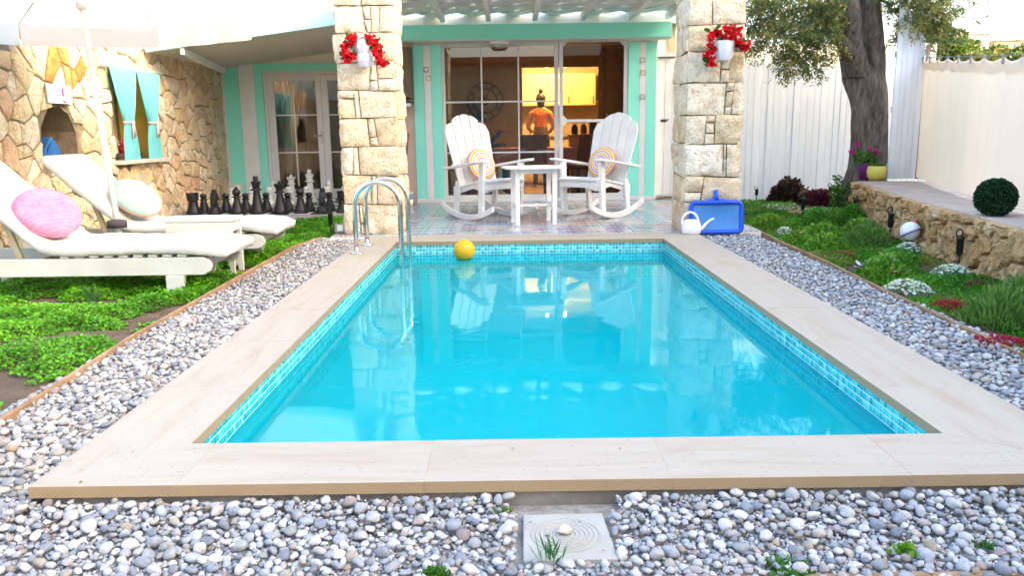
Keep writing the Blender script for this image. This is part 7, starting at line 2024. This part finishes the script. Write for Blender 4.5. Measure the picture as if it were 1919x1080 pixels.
def hands(J, E, Rd, wrist_i, d, palm=.07):
    """palm and five finger chains rooted at the wrist joint"""
    w = Vector(J[wrist_i]); d = Vector(d).normalized(); s = d.orthogonal().normalized(); n = d.cross(s)
    J.append(tuple(w + d * palm)); E.append((wrist_i, len(J) - 1)); Rd.append((.03, .018)); pi = len(J) - 1
    for k, (off, L) in enumerate(((-.028, .055), (-.010, .072), (.010, .07), (.028, .055))):
        J.append(tuple(w + d * (palm + L * .5) + s * off)); E.append((pi, len(J) - 1)); Rd.append(.008); J.append(tuple(w + d * (palm + L) + s * off + n * .018)); E.append((len(J) - 2, len(J) - 1)); Rd.append(.007)
    J.append(tuple(w + d * palm * .45 + s * .045 + n * .01)); E.append((wrist_i, len(J) - 1)); Rd.append(.010); J.append(tuple(w + d * palm * .9 + s * .06 + n * .02)); E.append((len(J) - 2, len(J) - 1)); Rd.append(.008)
def woman():
    J = [(0, 0, .88), (0, 0, 1.05), (0, 0, 1.22), (0, -.01, 1.34), (0, 0, 1.42), (0, .01, 1.49), (0, .01, 1.56),
         (.17, 0, 1.30), (.23, .03, 1.06), (.17, .20, .98), (-.17, 0, 1.30), (-.23, .03, 1.06), (-.17, .20, .98),
         (.09, 0, .80), (.10, .01, .45), (.10, -.02, .06), (.10, .12, .03), (-.09, 0, .80), (-.10, .01, .45), (-.10, -.02, .06), (-.10, .12, .03)]
    E = [(0, 1), (1, 2), (2, 3), (3, 4), (4, 5), (5, 6), (3, 7), (7, 8), (8, 9), (3, 10), (10, 11), (11, 12), (0, 13), (13, 14), (14, 15), (15, 16), (0, 17), (17, 18), (18, 19), (19, 20)]
    Rd = [(.16, .12), (.125, .10), (.14, .105), (.11, .085), .05, (.072, .085), (.06, .075), .055, .04, .028, .055, .04, .028, .085, .06, .04, .03, .085, .06, .04, .03]
    hands(J, E, Rd, 9, (0, 1, -.1)); hands(J, E, Rd, 12, (0, 1, -.1))
    mb_ = bodymat('orange_top_outfit', [(0, (.5, .3, .2)), (.03, (.06, .05, .05)), (.435, (.16, .11, .08)), (.53, (.62, .17, .04)), (.68, (.50, .28, .18))], .155)
    def hair(t):
        q = MB().ell((0, -.005, 1.555), (.088, .098, .105), 18, 12); q.ell((0, -.03, 1.46), (.07, .05, .08), 14, 8); q.build('hair', plain('black_hair', (.012, .010, .010), (.02, .016, .014), 20, .5, .4), t, True)
        MB().ell((0, -.01, 1.69), (.042, .042, .05), 12, 8).build('hair_bun', MATS['black_hair'], t, True)
        for sx in (-1, 1): MB().ell((sx * .03, .095, 1.545), (.012, .006, .007), 8, 6).build('eye', M_BLACK, t, True)
        MB().ell((0, .105, 1.52), (.012, .018, .022), 8, 6).build('nose', plain('skin', (.50, .28, .18), None, 6, .6, .05), t, True)
        MB().ell((0, .092, 1.485), (.024, .008, .007), 8, 6).build('mouth', plain('lips', (.4, .12, .1), None, 6, .5, 0), t, True)
        for sx in (-1, 1): MB().tube([(sx * .065, -.105, 1.20), (sx * .07, -.075, 1.34), (sx * .06, .0, 1.385)], .008, 6).build('shoulder_strap', plain('orange_strap', (.80, .32, .05), None, 6, .7, .1), t, True)
    person('woman with black hair in a bun and orange top standing in the kitchen, back turned', (.56, 14.75, 0), 0, J, E, Rd, mb_, None, hair, 0)
woman()
def sitter():
    # faces local +Y, seated; hip at .5
    J = [(0, 0, .53), (0, .0, .70), (0, .02, .88), (0, .02, .98), (0, .04, 1.05), (0, .06, 1.11), (0, .06, 1.17),
         (.18, .02, .94), (.22, .14, .76), (.12, .34, .98), (-.18, .02, .94), (-.22, .10, .74), (-.13, .32, .78),
         (.10, .06, .52), (.11, .42, .50), (.11, .40, .08), (.11, .52, .04), (-.10, .06, .52), (-.11, .42, .50), (-.11, .40, .08), (-.11, .52, .04)]
    E = [(0, 1), (1, 2), (2, 3), (3, 4), (4, 5), (5, 6), (3, 7), (7, 8), (8, 9), (3, 10), (10, 11), (11, 12), (0, 13), (13, 14), (14, 15), (15, 16), (0, 17), (17, 18), (18, 19), (19, 20)]
    Rd = [(.16, .13), (.15, .11), (.16, .11), (.12, .09), .05, (.075, .088), (.062, .078), .06, .045, .030, .06, .045, .030, .085, .065, .042, .032, .085, .065, .042, .032]
    hands(J, E, Rd, 9, (-.2, .5, .8)); hands(J, E, Rd, 12, (.2, 1, .1))
    mb_ = bodymat('blue_shirt_outfit', [(0, (.05, .05, .06)), (.05, (.05, .05, .07)), (.275, (.03, .13, .26)), (.505, (.50, .28, .20))], None)
    def hair(t):
        MB().ell((0, .045, 1.20), (.088, .10, .075), 18, 10).build('cap', plain('blue_cap', (.02, .17, .32), (.02, .13, .26), 9, .8, .2), t, True)
        MB().box((0, .16, 1.185), (.13, .10, .012), rotm(-.2)).build('cap_peak', MATS['blue_cap'], t, bevel=.005)
        for sx in (-1, 1): MB().ell((sx * .03, .145, 1.135), (.011, .006, .007), 8, 6).build('eye', M_BLACK, t, True); MB().ell((sx * .082, .055, 1.12), (.012, .022, .032), 8, 6).build('ear', plain('skin', (.50, .28, .18), None, 6, .6, .05), t, True)
        MB().ell((0, .155, 1.105), (.013, .02, .022), 8, 6).build('nose', plain('skin', (.50, .28, .18), None, 6, .6, .05), t, True)
        MB().ell((0, .14, 1.07), (.024, .008, .006), 8, 6).build('mouth', plain('lips', (.4, .12, .1), None, 6, .5, 0), t, True)
    person('seated person in blue cap and blue shirt behind the window, turned to the right', (-.50, 12.9, 0), -1.5, J, E, Rd, mb_, None, hair, 0)
sitter()

# ------------------------------------------------------------------ dry leaves and bark bits blown onto the pebbles and coping
def litter():
    n = 260; P = np.zeros((n, 3)); k = 0
    while k < n:
        z = rng.random()
        if z < .45: x, y, h = rng.uniform(-1.6, 1.6), rng.uniform(1.78, 2.19), -.048
        elif z < .75: x, y, h = rng.uniform(-1.95, -1.43), rng.uniform(2.3, 8.0), -.022
        elif z < .95: x, y, h = rng.uniform(1.83, 2.33), rng.uniform(2.8, 8.0), -.022
        else: x, y, h = rng.uniform(-1.4, 1.8), rng.uniform(2.22, 2.5), .002
        P[k] = (x, y, h + rng.uniform(0, .006)); k += 1
    a = rng.uniform(0, 2 * PI, n); D = np.stack([np.cos(a), np.sin(a), rng.normal(0, .15, n)], 1)
    pal = np.array([(.16, .09, .04), (.24, .15, .06), (.10, .06, .035), (.30, .22, .10), (.12, .13, .05)])
    V, F, C = leaves(P, D, rng.uniform(.008, .022, n), rng.uniform(.002, .005, n), pal[rng.integers(0, 5, n)] * rng.uniform(.7, 1.2, (n, 1)), .4, np.tile([0, 0, 1.0], (n, 1)) + rng.normal(0, .2, (n, 3)))
    o = link('leaf_litter', fast_mesh('leaf_litter', V, F, C), leafmat('dry_leaf', (1, 1, 1), .1)); o['kind'] = 'stuff'
    set_props(o, 'scattered small dry leaves lying on the pebbles', 'leaf litter')
litter()

# ------------------------------------------------------------------ sub-parts go under the part they are fixed to
def nest():
    rules = {'parasol': {'valance': 'canopy', 'strut': 'rib', 'collar': 'pole', 'hub': 'pole'}, 'pool_ladder': {'flange': 'handrail', 'tread_clamp': 'tread'},
             'wall_cabinet': {'handle': 'cabinet_door'}, 'wall_cabinets': {'handle': 'cabinet_door'}, 'chess_king': {'crown': 'body'}, 'chess_queen': {'crown_point': 'body'},
             'chess_rook': {'merlon': 'body'}, 'chess_knight': {'ear': 'head'}, 'hanging_planter': {'stem': 'blossom', 'leaves': 'blossom'}, 'cushion': {'piping': 'pad'},
             'person': {'hair_bun': 'hair', 'cap_peak': 'cap'}, 'stake_lamp': {'hook': 'lamp_body'}, 'globe_lamp': {'hood': 'glass_globe'}, 'wall_clock': {'numeral': 'clock_frame'},
             'fabric_screen': {'hem': 'fabric', 'clip': 'wire'}, 'flower_pot': {'stem': 'blossom'}, 'wall_shelf': {'edge_strip': 'board'}, 'pool_skimmer_net': {'netting': 'rim', 'socket': 'brace'},
             'drain_cover': {'ring': 'slab'}, 'curtain_rod': {'bracket': 'rod', 'finial': 'rod'}, 'wall_sign': {'magenta_mark': 'board', 'lettering': 'board'}, 'far_house': {}}
    st = lambda o: o.name.split('.')[0]
    cen = lambda o: sum((Vector(c) for c in o.bound_box), Vector()) / 8
    for t in [o for o in SC.objects if o.parent is None and st(o) in rules]:
        kids = list(t.children)
        for c in kids:
            tgt = rules[st(t)].get(st(c))
            if not tgt: continue
            cand = [k for k in kids if st(k) == tgt and k is not c]
            if cand: c.parent = min(cand, key=lambda k: (cen(k) - cen(c)).length)
nest()
